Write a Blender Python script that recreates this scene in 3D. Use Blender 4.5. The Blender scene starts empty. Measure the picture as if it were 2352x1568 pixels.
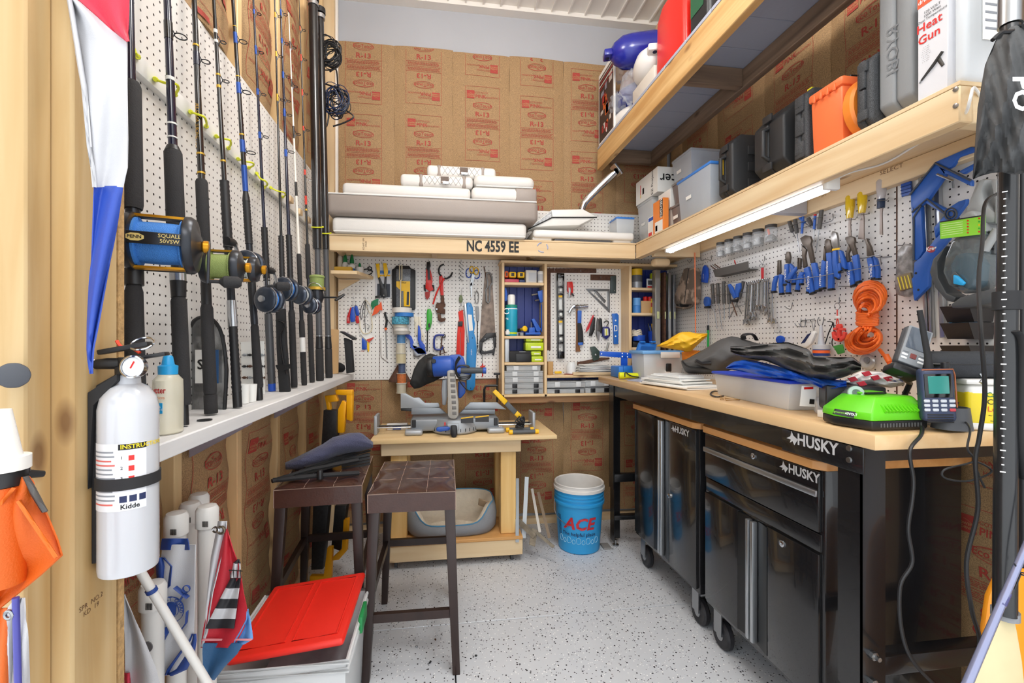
import bpy,bmesh,math,random
from mathutils import Vector as V,Matrix,Euler
S=bpy.context.scene
C=S.collection
rnd=random.Random(7)
R=math.radians
# ------------------------------------------------------------------ camera
CAMH=1.265
YAW=R(8.08)
cd=bpy.data.cameras.new('camera')
cd.sensor_width=36.0
cd.lens=1032/2352*36
cd.shift_x=(1176-1155)/2352
cd.shift_y=(786-784)/2352
cd.clip_start=0.02
cam=bpy.data.objects.new('camera',cd)
cam.location=(0,0,CAMH)
cam.rotation_euler=(R(90),0,-YAW)
C.objects.link(cam)
S.camera=cam
# ------------------------------------------------------------------ world, lamps, exposure
w=bpy.data.worlds.new('world');S.world=w;w.use_nodes=True
w.node_tree.nodes['Background'].inputs[0].default_value=(0.93,0.965,1.0,1)
w.node_tree.nodes['Background'].inputs[1].default_value=1.45
S.view_settings.view_transform='Standard'
S.view_settings.look='None'
S.view_settings.exposure=0.48
S.view_settings.gamma=1.0
S.view_settings.use_curve_mapping=False
for k_,v_ in dict(max_bounces=7,diffuse_bounces=4,glossy_bounces=3,transmission_bounces=4,transparent_max_bounces=10,adaptive_threshold=.07,adaptive_min_samples=16,use_light_tree=False,caustics_reflective=False,caustics_refractive=False).items():setattr(S.cycles,k_,v_)
def area(name,loc,sx,sy,power,rot=(0,0,0),col=(1,.985,.965)):
 l=bpy.data.lights.new(name,'AREA');l.shape='RECTANGLE';l.size=sx;l.size_y=sy
 l.energy=power;l.color=col
 o=bpy.data.objects.new(name,l);o.location=loc;o.rotation_euler=rot;C.objects.link(o)
 return o
# two unseen bulbs added to brighten the ceiling; building lamp and open doorway behind camera
for i,(x,y)in enumerate(((-.05,1.55),(.75,.95))):
 l=bpy.data.lights.new('ceiling_fill_light','POINT');l.energy=26;l.shadow_soft_size=.22;l.color=(1,.985,.965)
 o=bpy.data.objects.new('ceiling_fill_light',l);o.location=(x,y,3.22);C.objects.link(o)
area('ceiling_lamp_light',(0.35,-0.9,3.50),1.6,1.0,32)
# ------------------------------------------------------------------ helpers
F_,CX_,CY_=1032.0,1155.0,786.0
sY,cY=math.sin(YAW),math.cos(YAW)
LW,BW,RW=-0.72,3.10,1.668 # faces of the left, back and right pegboards
def ray(x,y):
 u=(x-CX_)/F_;v=(CY_-y)/F_
 return V((sY+u*cY,cY-u*sY,v))
def at(x,y,X=None,Y=None,Z=None):
 """a measured picture point as a place on a plane of the room"""
 r=ray(x,y)
 t=X/r.x if X is not None else Y/r.y if Y is not None else(Z-CAMH)/r.z
 return V((0,0,CAMH))+r*t
def onw(side,x,y,off=0.0):
 if side=='B':return at(x,y,Y=BW-off)
 if side=='R':return at(x,y,X=RW-off)
 return at(x,y,X=LW+off)
OUT={'B':V((0,-1,0)),'R':V((-1,0,0)),'L':V((1,0,0))}
def lin(h):
 h=h.lstrip('#');o=[]
 for i in(0,2,4):
  c=int(h[i:i+2],16)/255
  o.append(c/12.92 if c<=.04045 else((c+.055)/1.055)**2.4)
 return(*o,1)
MATS={}
def mat(name,hexc,rough=.5,metal=0.,alpha=1.,noise=None,bump=None,emit=0.,coat=0.,spec=.5,trans=0.,dark=.55,sheen=0.):
 if name in MATS:return MATS[name]
 m=bpy.data.materials.new(name);m.use_nodes=True;MATS[name]=m
 nt=m.node_tree;b=nt.nodes['Principled BSDF']
 col=lin(hexc)
 b.inputs['Base Color'].default_value=col
 b.inputs['Roughness'].default_value=rough
 b.inputs['Metallic'].default_value=metal
 b.inputs['Alpha'].default_value=alpha
 b.inputs['Specular IOR Level'].default_value=spec
 b.inputs['Coat Weight'].default_value=coat
 b.inputs['Transmission Weight'].default_value=trans
 if sheen:b.inputs['Sheen Weight'].default_value=sheen
 if emit:
  b.inputs['Emission Color'].default_value=col
  b.inputs['Emission Strength'].default_value=emit
 if noise or bump:
  tc=nt.nodes.new('ShaderNodeTexCoord')
 if noise:
  n=nt.nodes.new('ShaderNodeTexNoise');n.inputs['Scale'].default_value=noise[0];n.inputs['Detail'].default_value=5
  nt.links.new(tc.outputs['Object'],n.inputs['Vector'])
  rp=nt.nodes.new('ShaderNodeValToRGB')
  rp.color_ramp.elements[0].position=.5-noise[1];rp.color_ramp.elements[1].position=.5+noise[1]
  rp.color_ramp.elements[0].color=(col[0]*dark,col[1]*dark,col[2]*dark,1);rp.color_ramp.elements[1].color=col
  nt.links.new(n.outputs['Fac'],rp.inputs['Fac']);nt.links.new(rp.outputs['Color'],b.inputs['Base Color'])
 if bump:
  n=nt.nodes.new('ShaderNodeTexNoise');n.inputs['Scale'].default_value=bump[0];n.inputs['Detail'].default_value=3
  nt.links.new(tc.outputs['Object'],n.inputs['Vector'])
  bp=nt.nodes.new('ShaderNodeBump');bp.inputs['Strength'].default_value=bump[1];bp.inputs['Distance'].default_value=.004
  nt.links.new(n.outputs['Fac'],bp.inputs['Height']);nt.links.new(bp.outputs['Normal'],b.inputs['Normal'])
 return m
def wood(name,c1,c2,axis,rough=.6,scale=1.0,knots=True,contrast=.22):
 if name in MATS:return MATS[name]
 m=bpy.data.materials.new(name);m.use_nodes=True;MATS[name]=m
 nt=m.node_tree;N=nt.nodes;L=nt.links;b=N['Principled BSDF'];b.inputs['Roughness'].default_value=rough
 tc=N.new('ShaderNodeTexCoord');mp=N.new('ShaderNodeMapping')
 sc=[22*scale]*3;sc['xyz'.index(axis)]=1.3*scale
 mp.inputs['Scale'].default_value=sc
 oi=N.new('ShaderNodeObjectInfo');mu=N.new('ShaderNodeMath');mu.operation='MULTIPLY';mu.inputs[1].default_value=37.0
 L.new(oi.outputs['Random'],mu.inputs[0]);cb=N.new('ShaderNodeCombineXYZ')
 for i in range(3):L.new(mu.outputs[0],cb.inputs[i])
 L.new(cb.outputs[0],mp.inputs['Location'])
 L.new(tc.outputs['Object'],mp.inputs['Vector'])
 n=N.new('ShaderNodeTexNoise');n.inputs['Scale'].default_value=1.0;n.inputs['Detail'].default_value=4;n.inputs['Distortion'].default_value=.6
 L.new(mp.outputs[0],n.inputs['Vector'])
 rp=N.new('ShaderNodeValToRGB');e=rp.color_ramp.elements
 e[0].position=.5-contrast;e[1].position=.5+contrast;e[0].color=lin(c2);e[1].color=lin(c1)
 L.new(n.outputs['Fac'],rp.inputs['Fac'])
 last=rp.outputs['Color']
 if knots:
  mk=N.new('ShaderNodeMapping');ks=[7.5]*3;ks['xyz'.index(axis)]=3.2
  mk.inputs['Scale'].default_value=ks;L.new(tc.outputs['Object'],mk.inputs['Vector']);L.new(cb.outputs[0],mk.inputs['Location'])
  vo=N.new('ShaderNodeTexVoronoi');vo.inputs['Scale'].default_value=1.0;L.new(mk.outputs[0],vo.inputs['Vector'])
  r2=N.new('ShaderNodeValToRGB');r2.color_ramp.elements[0].position=.05;r2.color_ramp.elements[1].position=.13
  r2.color_ramp.elements[0].color=(.22,.11,.05,1);r2.color_ramp.elements[1].color=(1,1,1,1)
  L.new(vo.outputs['Distance'],r2.inputs['Fac'])
  mx=N.new('ShaderNodeMix');mx.data_type='RGBA';mx.blend_type='MULTIPLY';mx.inputs[0].default_value=.75
  L.new(last,mx.inputs[6]);L.new(r2.outputs['Color'],mx.inputs[7]);last=mx.outputs[2]
 L.new(last,b.inputs['Base Color'])
 bp=N.new('ShaderNodeBump');bp.inputs['Strength'].default_value=.15;bp.inputs['Distance'].default_value=.002
 L.new(n.outputs['Fac'],bp.inputs['Height']);L.new(bp.outputs['Normal'],b.inputs['Normal'])
 return m
WM={}
def thing(name,label,cat,loc=(0,0,0),group=None,rz=0.,rot=None):
 o=bpy.data.objects.new(name,None);C.objects.link(o)
 o.empty_display_size=.05
 o.location=loc
 o.rotation_euler=rot if rot is not None else(0,0,rz)
 WM[o.name]=Matrix.Translation(V(loc))@o.rotation_euler.to_matrix().to_4x4()
 return tag(o,label,cat,group)
def tag(o,label,cat,group=None):
 o['label']=label;o['category']=cat
 if group:o['group']=group
 return o
def struct(o):
 o['kind']='structure';return o
def frame_of(n):
 n=V(n).normalized();a=V((0,0,1))if abs(n.z)<.9 else V((1,0,0))
 u=a.cross(n).normalized();return u,n.cross(u).normalized()
class MB:
 def __init__(s):s.v=[];s.f=[]
 def add(s,vs,fs):
  n=len(s.v);s.v+=[V(p)for p in vs];s.f+=[tuple(i+n for i in f)for f in fs];return s
 def box(s,x0,x1,y0,y1,z0,z1):
  return s.add([(x,y,z)for z in(z0,z1)for y in(y0,y1)for x in(x0,x1)],
     [(0,2,3,1),(4,5,7,6),(0,1,5,4),(2,6,7,3),(0,4,6,2),(1,3,7,5)])
 def obox(s,c,size,rot=None,taper=1.0):
  h=V(size)/2;M=rot.to_matrix()if isinstance(rot,Euler)else rot
  vs=[]
  for z in(-1,1):
   k=taper if z>0 else 1
   for y in(-1,1):
    for x in(-1,1):
     p=V((x*h.x*k,y*h.y*k,z*h.z));vs.append(V(c)+(M@p if M else p))
  return s.add(vs,[(0,2,3,1),(4,5,7,6),(0,1,5,4),(2,6,7,3),(0,4,6,2),(1,3,7,5)])
 def prism(s,poly,n,t):
  k=len(poly);e=V(n)*t
  return s.add([V(p)for p in poly]+[V(p)+e for p in poly],
     [tuple(range(k))[::-1],tuple(range(k,2*k))]+[(i,(i+1)%k,k+(i+1)%k,k+i)for i in range(k)])
 def bar(s,a,b,w,t,up=(0,0,1)):
  a,b=V(a),V(b);d=(b-a).normalized();u=d.cross(V(up))
  if u.length<1e-4:u=d.cross(V((1,0,0)))
  u.normalize();v=u.cross(d).normalized()
  vs=[p+u*i*w/2+v*j*t/2 for p in(a,b)for i,j in((-1,-1),(1,-1),(1,1),(-1,1))]
  return s.add(vs,[(0,1,2,3),(7,6,5,4)]+[(i,i+4,(i+1)%4+4,(i+1)%4)for i in range(4)])
 def tube(s,pts,r,n=8,closed=False,flat=1.0):
  pts=[V(p)for p in pts];k=len(pts)
  rs=r if isinstance(r,(list,tuple))else[r]*k
  def tan(i):
   if closed:return(pts[(i+1)%k]-pts[i-1]).normalized()
   return(pts[min(i+1,k-1)]-pts[max(i-1,0)]).normalized()
  u,v=frame_of(tan(0));vs=[];fs=[]
  for i in range(k):
   t=tan(i);u=(u-t*u.dot(t)).normalized();v=t.cross(u)
   vs+=[pts[i]+(u*math.cos(6.2832*j/n)+v*math.sin(6.2832*j/n)*flat)*rs[i]for j in range(n)]
  for i in range(k if closed else k-1):
   for j in range(n):
    a,b2=i*n,((i+1)%k)*n
    fs.append((a+j,a+(j+1)%n,b2+(j+1)%n,b2+j))
  if not closed:fs+=[tuple(range(n))[::-1],tuple(range((k-1)*n,k*n))]
  return s.add(vs,fs)
 def lathe(s,prof,o=(0,0,0),ax=(0,0,1),n=20,sx=1.0,caps=True):
  o=V(o);ax=V(ax).normalized();u,v=frame_of(ax)
  vs=[];fs=[];k=len(prof)
  for r,h in prof:
   vs+=[o+ax*h+(u*math.cos(6.28318*j/n)*sx+v*math.sin(6.28318*j/n))*max(r,1e-5)for j in range(n)]
  for i in range(k-1):
   for j in range(n):fs.append((i*n+j,i*n+(j+1)%n,(i+1)*n+(j+1)%n,(i+1)*n+j))
  if caps:fs+=[tuple(range(n))[::-1],tuple(range((k-1)*n,k*n))]
  return s.add(vs,fs)
 def grid(s,fn,nu,nv,thick=0.0):
  P=[[V(fn(i/nu,j/nv))for j in range(nv+1)]for i in range(nu+1)]
  vs=[p for row in P for p in row];fs=[]
  for i in range(nu):
   for j in range(nv):
    a=i*(nv+1)+j;fs.append((a,a+nv+1,a+nv+2,a+1))
  if thick:
   nrm=[]
   for i in range(nu+1):
    for j in range(nv+1):
     du=P[min(i+1,nu)][j]-P[max(i-1,0)][j];dv=P[i][min(j+1,nv)]-P[i][max(j-1,0)]
     q=du.cross(dv);nrm.append(q.normalized()if q.length>1e-12 else V((0,0,1)))
   k=len(vs);vs=vs+[p-q*thick for p,q in zip(vs,nrm)]
   fs+=[tuple(x+k for x in f[::-1])for f in fs]
   idx=lambda i,j:i*(nv+1)+j
   rim=[idx(0,j)for j in range(nv+1)]+[idx(i,nv)for i in range(1,nu+1)]+[idx(nu,j)for j in range(nv-1,-1,-1)]+[idx(i,0)for i in range(nu-1,0,-1)]
   for q in range(len(rim)):
    a,b=rim[q],rim[(q+1)%len(rim)];fs.append((a,b,b+k,a+k))
  return s.add(vs,fs)
 def rbox(s,c,size,r=.01,seg=2,rot=None):
  bm=bmesh.new();bmesh.ops.create_cube(bm,size=1.0)
  for q in bm.verts:q.co=V((q.co.x*size[0],q.co.y*size[1],q.co.z*size[2]))
  bmesh.ops.bevel(bm,geom=list(bm.edges),offset=min(r,min(size)*.49),segments=seg,profile=.5,affect='EDGES')
  M=rot.to_matrix()if isinstance(rot,Euler)else rot
  bm.verts.index_update()
  s.add([V(c)+(M@q.co if M else q.co)for q in bm.verts],[tuple(q.index for q in f.verts)for f in bm.faces]);bm.free();return s
 def build(s,name,m,parent=None,local=False,bev=0.,seg=2,smooth=True,ang=40,label=None,recalc=True,world_origin=False,sub=0):
  vs=s.v
  if parent is not None:
   M=WM[parent.name]
   if not local:inv=M.inverted();vs=[inv@p for p in vs]
   loc=V((0,0,0))
  elif world_origin:loc=V((0,0,0))
  else:
   lo=[min(p[i]for p in vs)for i in range(3)];hi=[max(p[i]for p in vs)for i in range(3)]
   loc=V(((lo[0]+hi[0])/2,(lo[1]+hi[1])/2,lo[2]));vs=[p-loc for p in vs]
  me=bpy.data.meshes.new(name);me.from_pydata([tuple(p)for p in vs],[],s.f)
  if bev or recalc:
   bm=bmesh.new();bm.from_mesh(me)
   if recalc:bmesh.ops.recalc_face_normals(bm,faces=bm.faces)
   if bev:
    ed=[e for e in bm.edges if e.is_manifold and e.calc_face_angle(0)>.6]
    bmesh.ops.bevel(bm,geom=ed,offset=bev,segments=seg,profile=.5,affect='EDGES',clamp_overlap=True)
   bm.to_mesh(me);bm.free()
  for p in me.polygons:p.use_smooth=smooth
  if smooth:me.set_sharp_from_angle(angle=R(ang))
  me.materials.append(m)
  o=bpy.data.objects.new(name,me);C.objects.link(o)
  if parent is not None:o.parent=parent;WM[o.name]=WM[parent.name]
  else:o.location=loc;WM[o.name]=Matrix.Translation(loc)
  if sub:
   sm=o.modifiers.new('s','SUBSURF');sm.levels=sub;sm.render_levels=sub
  if label:o['label']=label
  return o
def copy_tree(o,loc=None,parent=None,rot=None,label=None,group=None):
 c=o.copy();C.objects.link(c)
 if parent is not None:c.parent=parent
 if loc is not None:c.location=loc
 if rot is not None:c.rotation_euler=rot
 if label:c['label']=label
 if group:c['group']=group
 WM[c.name]=Matrix.Translation(c.location)@c.rotation_euler.to_matrix().to_4x4()
 for ch in[x for x in o.children]:
  copy_tree(ch,parent=c)
 return c
def slab(name,side,pts,off,t,m,parent=None,bev=0.,label=None,ang=40):
 """outline measured on the wall, given its true thickness; off = gap behind it"""
 P=[onw(side,x,y,off+t)for x,y in pts]
 return MB().prism(P,OUT[side],-t).build(name,m,parent,bev=bev,label=label,ang=ang)
def wtube(side,pts,off,r,n=8,closed=False):
 return MB().tube([onw(side,p[0],p[1],p[2]if len(p)>2 else off)for p in pts],r,n,closed)
_TX={}
def textmesh(body,size=1.,bold=0.,shear=0.,sx=1.,align='CENTER'):
 k=(body,bold,shear,align)
 if k not in _TX:
  cu=bpy.data.curves.new('t','FONT');cu.body=body;cu.size=1.0;cu.align_x=align;cu.align_y='CENTER'
  cu.offset=bold;cu.shear=shear;cu.resolution_u=2
  o=bpy.data.objects.new('t',cu);C.objects.link(o)
  me=bpy.data.meshes.new_from_object(o)
  _TX[k]=([(q.co.x,q.co.y)for q in me.vertices],[tuple(p.vertices)for p in me.polygons])
  bpy.data.objects.remove(o);bpy.data.curves.remove(cu);bpy.data.meshes.remove(me)
 vs,fs=_TX[k]
 return[(x*size*sx,y*size)for x,y in vs],fs
def text(name,body,o,u,v,size,m,parent,bold=0.,shear=0.,sx=1.,align='CENTER',fn=None):
 """flat lettering: o centre, u reading direction, v up"""
 vs,fs=textmesh(body,size,bold,shear,sx,align);mb=MB()
 o,u,v=V(o),V(u).normalized(),V(v).normalized()
 mb.add([fn(x,y)if fn else o+u*x+v*y for x,y in vs],fs)
 return mb.build(name,m,parent,smooth=False,recalc=False)
def arc(cx,cy,r,a0,a1,n=10,ry=None):
 return[(cx+r*math.cos(R(a0+(a1-a0)*i/n)),cy+(ry or r)*math.sin(R(a0+(a1-a0)*i/n)))for i in range(n+1)]
def spline(pts,n=6):
 pts=[V(p)for p in pts];out=[]
 for i in range(len(pts)-1):
  p0,p1,p2,p3=pts[max(i-1,0)],pts[i],pts[i+1],pts[min(i+2,len(pts)-1)]
  for j in range(n):
   t=j/n
   out.append(.5*((2*p1)+(p2-p0)*t+(2*p0-5*p1+4*p2-p3)*t*t+(3*p1-p0-3*p2+p3)*t**3))
 return out+[pts[-1]]
X3,Y3,Z3=V((1,0,0)),V((0,1,0)),V((0,0,1))
# ------------------------------------------------------------------ common materials
pine={a:wood('pine_'+a,'#E6CFA8','#D6B588',a,.55)for a in 'xyz'}
pineY={a:wood('pine_golden_'+a,'#DDB980','#C4965C',a,.5,contrast=.14)for a in 'xyz'}
oldw={a:wood('weathered_wood_'+a,'#9A8069','#6B5645',a,.75,contrast=.2)for a in 'xyz'}
BLK=mat('black_plastic','#1B1B1D',.42)
BLKG=mat('black_gloss','#0C0C0E',.13,coat=.3)
BLKM=mat('black_matte','#232325',.75)
GRYP=mat('grey_plastic','#8C9094',.45)
CHR=mat('chrome','#C9CCD0',.16,1.0)
STL=mat('steel','#A4A6A8',.32,1.0)
WIRE=mat('zinc_wire','#8F9194',.35,1.0)
WHT=mat('white_plastic','#EDEBE6',.35)
WPAINT=mat('white_paint','#E4E2DD',.45)
REDP=mat('red_plastic','#D8231C',.38)
BLUP=mat('blue_plastic','#1B4FB8',.38)
KOB=mat('blue_grip','#3062BA',.45)
YEL=mat('yellow_plastic','#F0BE12',.4)
ORG=mat('orange_plastic','#F0682A',.42)
GRN=mat('green_plastic','#2FA52C',.4)
LIME=mat('lime_plastic','#BCD219',.38)
RUST=mat('rusty_steel','#6B4A3A',.7,.35,noise=(60,.2))
INK=mat('black_ink','#151515',.6)
WINK=mat('white_ink','#F4F4F4',.6)
CLR=mat('clear_plastic','#F6FAFC',.22,alpha=.42)
FROST=mat('frosted_plastic','#F4F7F8',.38,alpha=.58)
GLASS=mat('clear_glass','#F2F8FA',.05,alpha=.22)
ALU=mat('aluminium','#B9BDC1',.3,.9)
PAPER=mat('paper_white','#EEEEEA',.7)
# ================================================================== the room
def floor_mat():
 m=bpy.data.materials.new('flake_epoxy');m.use_nodes=True;nt=m.node_tree;N=nt.nodes;L=nt.links;b=N['Principled BSDF']
 b.inputs['Roughness'].default_value=.38
 tc=N.new('ShaderNodeTexCoord');last=None
 n=N.new('ShaderNodeTexNoise');n.inputs['Scale'].default_value=5;L.new(tc.outputs['Object'],n.inputs['Vector'])
 rp=N.new('ShaderNodeValToRGB');rp.color_ramp.elements[0].color=lin('#CBCFD5');rp.color_ramp.elements[1].color=lin('#D8DBDF');L.new(n.outputs['Fac'],rp.inputs['Fac']);last=rp.outputs['Color']
 for sc,thr,col,dd in((95,.88,'#23242A',.34),(150,.90,'#4A4C52',.33),(120,.86,'#F2F3F4',.34),(60,.93,'#2A2B30',.2)):
  vo=N.new('ShaderNodeTexVoronoi');vo.inputs['Scale'].default_value=sc;L.new(tc.outputs['Object'],vo.inputs['Vector'])
  sp=N.new('ShaderNodeSeparateColor');L.new(vo.outputs['Color'],sp.inputs[0])
  g=N.new('ShaderNodeMath');g.operation='GREATER_THAN';g.inputs[1].default_value=thr;L.new(sp.outputs[0],g.inputs[0])
  d=N.new('ShaderNodeMath');d.operation='LESS_THAN';d.inputs[1].default_value=dd;L.new(vo.outputs['Distance'],d.inputs[0])
  mu=N.new('ShaderNodeMath');mu.operation='MULTIPLY';L.new(g.outputs[0],mu.inputs[0]);L.new(d.outputs[0],mu.inputs[1])
  mx=N.new('ShaderNodeMix');mx.data_type='RGBA';L.new(mu.outputs[0],mx.inputs[0]);L.new(last,mx.inputs[6]);mx.inputs[7].default_value=lin(col);last=mx.outputs[2]
 L.new(last,b.inputs['Base Color']);return m
FM=floor_mat()
fl=thing('floor','','',(0,0,0));del fl['label'],fl['category'];struct(fl)
jy,jx,g=2.03,.062,.004
for x0,x1,y0,y1 in((-1.6,jx-.002,-1.6,jy-.002),(jx+.002,2.2,-1.6,jy-.002),(-1.6,2.2,jy+.002,3.3)):
 MB().box(x0,x1,y0,y1,-.1,0).build('floor_slab',FM,fl,bev=.002,seg=1)
MB().box(-1.6,2.2,-1.6,3.3,-.14,-.1).build('joint_bed',mat('joint_dark','#4A4B4E',.9),fl)
# ceiling of narrow ribbed panels
ce=thing('ceiling','','',(0,0,3.577));del ce['label'],ce['category'];struct(ce)
CEM=mat('ceiling_white','#EDE8E0',.5,noise=(3,.3),dark=.9)
x=-.9
pm=MB().box(0,.112,-1.6,3.3,3.583,3.595).v
first=None
while x<2.1:
 p=MB().box(x+.004,x+.114,-1.6,3.14,3.582,3.60).build('ceiling_panel',CEM,ce)
 r_=MB().box(x-.006,x+.004,-1.6,3.14,3.566,3.60).build('ceiling_rib',CEM,ce)
 x+=.12
MB().box(-.9,2.1,3.055,3.14,3.552,3.582).build('edge_trim',CEM,ce)
MB().box(-1.,2.2,-1.6,3.3,3.60,3.64).build('roof_deck',CEM,ce)

def peg_mat():
 m=bpy.data.materials.new('pegboard_white');m.use_nodes=True;nt=m.node_tree;N=nt.nodes;L=nt.links;b=N['Principled BSDF']
 b.inputs['Roughness'].default_value=.4
 tc=N.new('ShaderNodeTexCoord');sp=N.new('ShaderNodeSeparateXYZ');L.new(tc.outputs['Object'],sp.inputs[0])
 # wall runs along local x (or y): the two are summed, so one material serves every board
 ad=N.new('ShaderNodeMath');ad.operation='ADD';L.new(sp.outputs[0],ad.inputs[0]);L.new(sp.outputs[1],ad.inputs[1])
 sq=[]
 for src in(ad.outputs[0],sp.outputs[2]):
  d=N.new('ShaderNodeMath');d.operation='DIVIDE';d.inputs[1].default_value=.0254;L.new(src,d.inputs[0])
  f=N.new('ShaderNodeMath');f.operation='FLOORED_MODULO';f.inputs[1].default_value=1;L.new(d.outputs[0],f.inputs[0])
  c=N.new('ShaderNodeMath');c.operation='SUBTRACT';c.inputs[1].default_value=.5;L.new(f.outputs[0],c.inputs[0])
  q=N.new('ShaderNodeMath');q.operation='MULTIPLY';L.new(c.outputs[0],q.inputs[0]);L.new(c.outputs[0],q.inputs[1]);sq.append(q)
 su=N.new('ShaderNodeMath');su.operation='ADD';L.new(sq[0].outputs[0],su.inputs[0]);L.new(sq[1].outputs[0],su.inputs[1])
 lt=N.new('ShaderNodeMath');lt.operation='LESS_THAN';lt.inputs[1].default_value=.0155;L.new(su.outputs[0],lt.inputs[0])
 mx=N.new('ShaderNodeMix');mx.data_type='RGBA';L.new(lt.outputs[0],mx.inputs[0]);mx.inputs[6].default_value=lin('#E9E6E1');mx.inputs[7].default_value=lin('#231C19')
 L.new(mx.outputs[2],b.inputs['Base Color']);return m
PEG=peg_mat()
KRAFT=mat('kraft_paper','#AF8D63',.75,noise=(330,.12),bump=(40,.25),dark=.58)
KPR=mat('kraft_red_ink','#A63E33',.7)
KPL=mat('kraft_tan_ink','#B0855A',.75)
KDK=mat('kraft_black_ink','#57402E',.75)
PINKF=mat('pink_fibre','#C77F86',.95,bump=(200,.6))
# ---- the insulation print, drawn once in flat coordinates (a across, b up)
def ring(rx,ry,cx,cy,w=.0012,n=28,a0=0,a1=360):
 vs=[];fs=[]
 for i in range(n+1):
  t=R(a0+(a1-a0)*i/n)
  for k in(-1,1):vs.append((cx+(rx+k*w)*math.cos(t),cy+(ry+k*w)*math.sin(t)))
 for i in range(n):fs.append((2*i,2*i+1,2*i+3,2*i+2))
 return vs,fs
class Flat:
 def __init__(s):s.v=[];s.f=[]
 def add(s,vf,dx=0,dy=0,flip=False):
  vs,fs=vf;n=len(s.v);k=-1 if flip else 1
  s.v+=[(k*x+dx,k*y+dy)for x,y in vs];s.f+=[tuple(i+n for i in f)for f in fs]
 def rect(s,x0,x1,y0,y1,nx=1,ny=1):
  n=len(s.v)
  for j in range(ny+1):
   for i in range(nx+1):s.v.append((x0+(x1-x0)*i/nx,y0+(y1-y0)*j/ny))
  for j in range(ny):
   for i in range(nx):
    a=n+j*(nx+1)+i;s.f.append((a,a+1,a+nx+2,a+nx+1))
red,tan_=Flat(),Flat()
def shead(f,t,flip):
 k=-1 if flip else 1
 def ad(fl_,vf,dx,dy):fl_.add(vf,k*dx,k*dy,flip)
 f_=Flat();f_.rect(-.108,-.055,.172,.228,3,3);ad(f,(f_.v,f_.f),0,0)
 ad(t,textmesh('OWENS',.013,.02),-.081,.198);ad(t,textmesh('CORNING',.0115,.02),-.081,.186)
 ad(t,ring(.045,.045,-.1,.17,.0006,10,20,80),0,0)
 ad(f,textmesh('ECOTOUCH',.017,0),-.01,.214);ad(f,textmesh('PINK',.034,.015),-.012,.188);ad(f,textmesh('INSULATION',.015,0),.063,.184)
 ad(f,textmesh('EcoTouch',.033,.008),0,.125);ad(f,ring(.066,.024,0,.124),0,0);ad(f,ring(.058,.019,.004,.127,.0007),0,0)
 ad(f,textmesh('R-13',.046,.018,sx=1.15),0,.062)
shead(red,tan_,False);shead(red,tan_,True)
for yy in(-.256,-.034,0,.034,.256):red.rect(-.118,.118,yy-.0009,yy+.0009,8,1)
for xx in(-.118,.118):red.rect(xx-.0009,xx+.0009,-.256,.256,1,14)
rr=random.Random(3)
for yy in(.026,.0205,.015,.0095,-.0095,-.015,-.0205,-.026):
 a=-.108
 while a<.1:
  ln=rr.uniform(.006,.02);red.rect(a,min(a+ln,.108),yy-.0012,yy+.0012);a+=ln+.0035
sidefl=Flat()
for i in range(22):sidefl.rect(-.003,.003,i*.0075,i*.0075+rr.uniform(.003,.006))
def batt(parent,base,ax,nrm,a0,a1,z0,z1,hf,phase,period=.588,rows=None,printed=True,centre=None,ink=True,nz=26,na=10):
 """one kraft-faced batt: a along ax, bulge hf(a,z) along nrm; print blocks every period from phase (z of the upright R-13)"""
 base=V(base);ax=V(ax);nrm=V(nrm)
 def P(a,z,e=0.):return base+ax*a+Z3*z+nrm*(hf(a,z)+e)
 o=MB().grid(lambda u,v:P(a0+(a1-a0)*u,z0+(z1-z0)*v),na,nz,.012).build('insulation_batt',KRAFT,parent,ang=80)
 if not printed:return o
 c=centre if centre is not None else(a0+a1)/2
 mr,mt,mk=MB(),MB(),MB()
 zb=phase-.062
 while zb>z0-.3:zb-=period
 while zb<z1+.3:
  for fl_,mb,e in((red,mr,.0022),(tan_,mt,.0032)):
   keep={};nv=[];nf=[]
   for f in fl_.f:
    if all(z0+.003<fl_.v[i][1]+zb<z1-.003 and a0+.003<fl_.v[i][0]+c<a1-.003 for i in f):
     for i in f:
      if i not in keep:keep[i]=len(nv);nv.append(P(fl_.v[i][0]+c,fl_.v[i][1]+zb,e))
     nf.append(tuple(keep[i]for i in f))
   if nv:mb.add(nv,nf)
  zb+=period
 if mr.v:mr.build('print',KPR,o,smooth=False,recalc=False)
 if mt.v:mt.build('print',KPL,o,smooth=False,recalc=False)
 return o
# ---- back wall
wb=thing('wall_back','','',(0,BW,0));del wb['label'],wb['category'];struct(wb)
GREYP=mat('grey_panel','#AFB1B6',.55,noise=(2,.3),dark=.93)
MB().box(-1.0,2.2,BW+.03,BW+.06,0,3.6).build('sheathing',GREYP,wb)
MB().box(LW+.03,RW+.1,BW+.026,BW+.03,3.2,3.6).build('upper_panel',GREYP,wb)
def hback(s):
 def f(a,z):
  e=min(abs(a-q)for q in(-.68,-.298,.096,.489,.878,1.27,1.665))
  b=.010*(1-math.exp(-e/.06))
  wr=.003*math.sin(9*a+5*z+s)+.0025*math.sin(21*z+3*math.sin(7*a+s))
  if z<1.0:
   k=min(1,(1.0-z)/.15)
   wr+=k*(.007*math.sin(17*z+9*a+2*math.sin(8*a+s))+.006*math.sin(31*a-13*z+s)+.004*math.sin(43*z+23*a))
  return b+wr
 return f
seams=[-.70,-.298,.096,.489,.878,1.27,1.665]
phs=[2.592,2.615,2.839,2.799,3.021,2.60]
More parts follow.
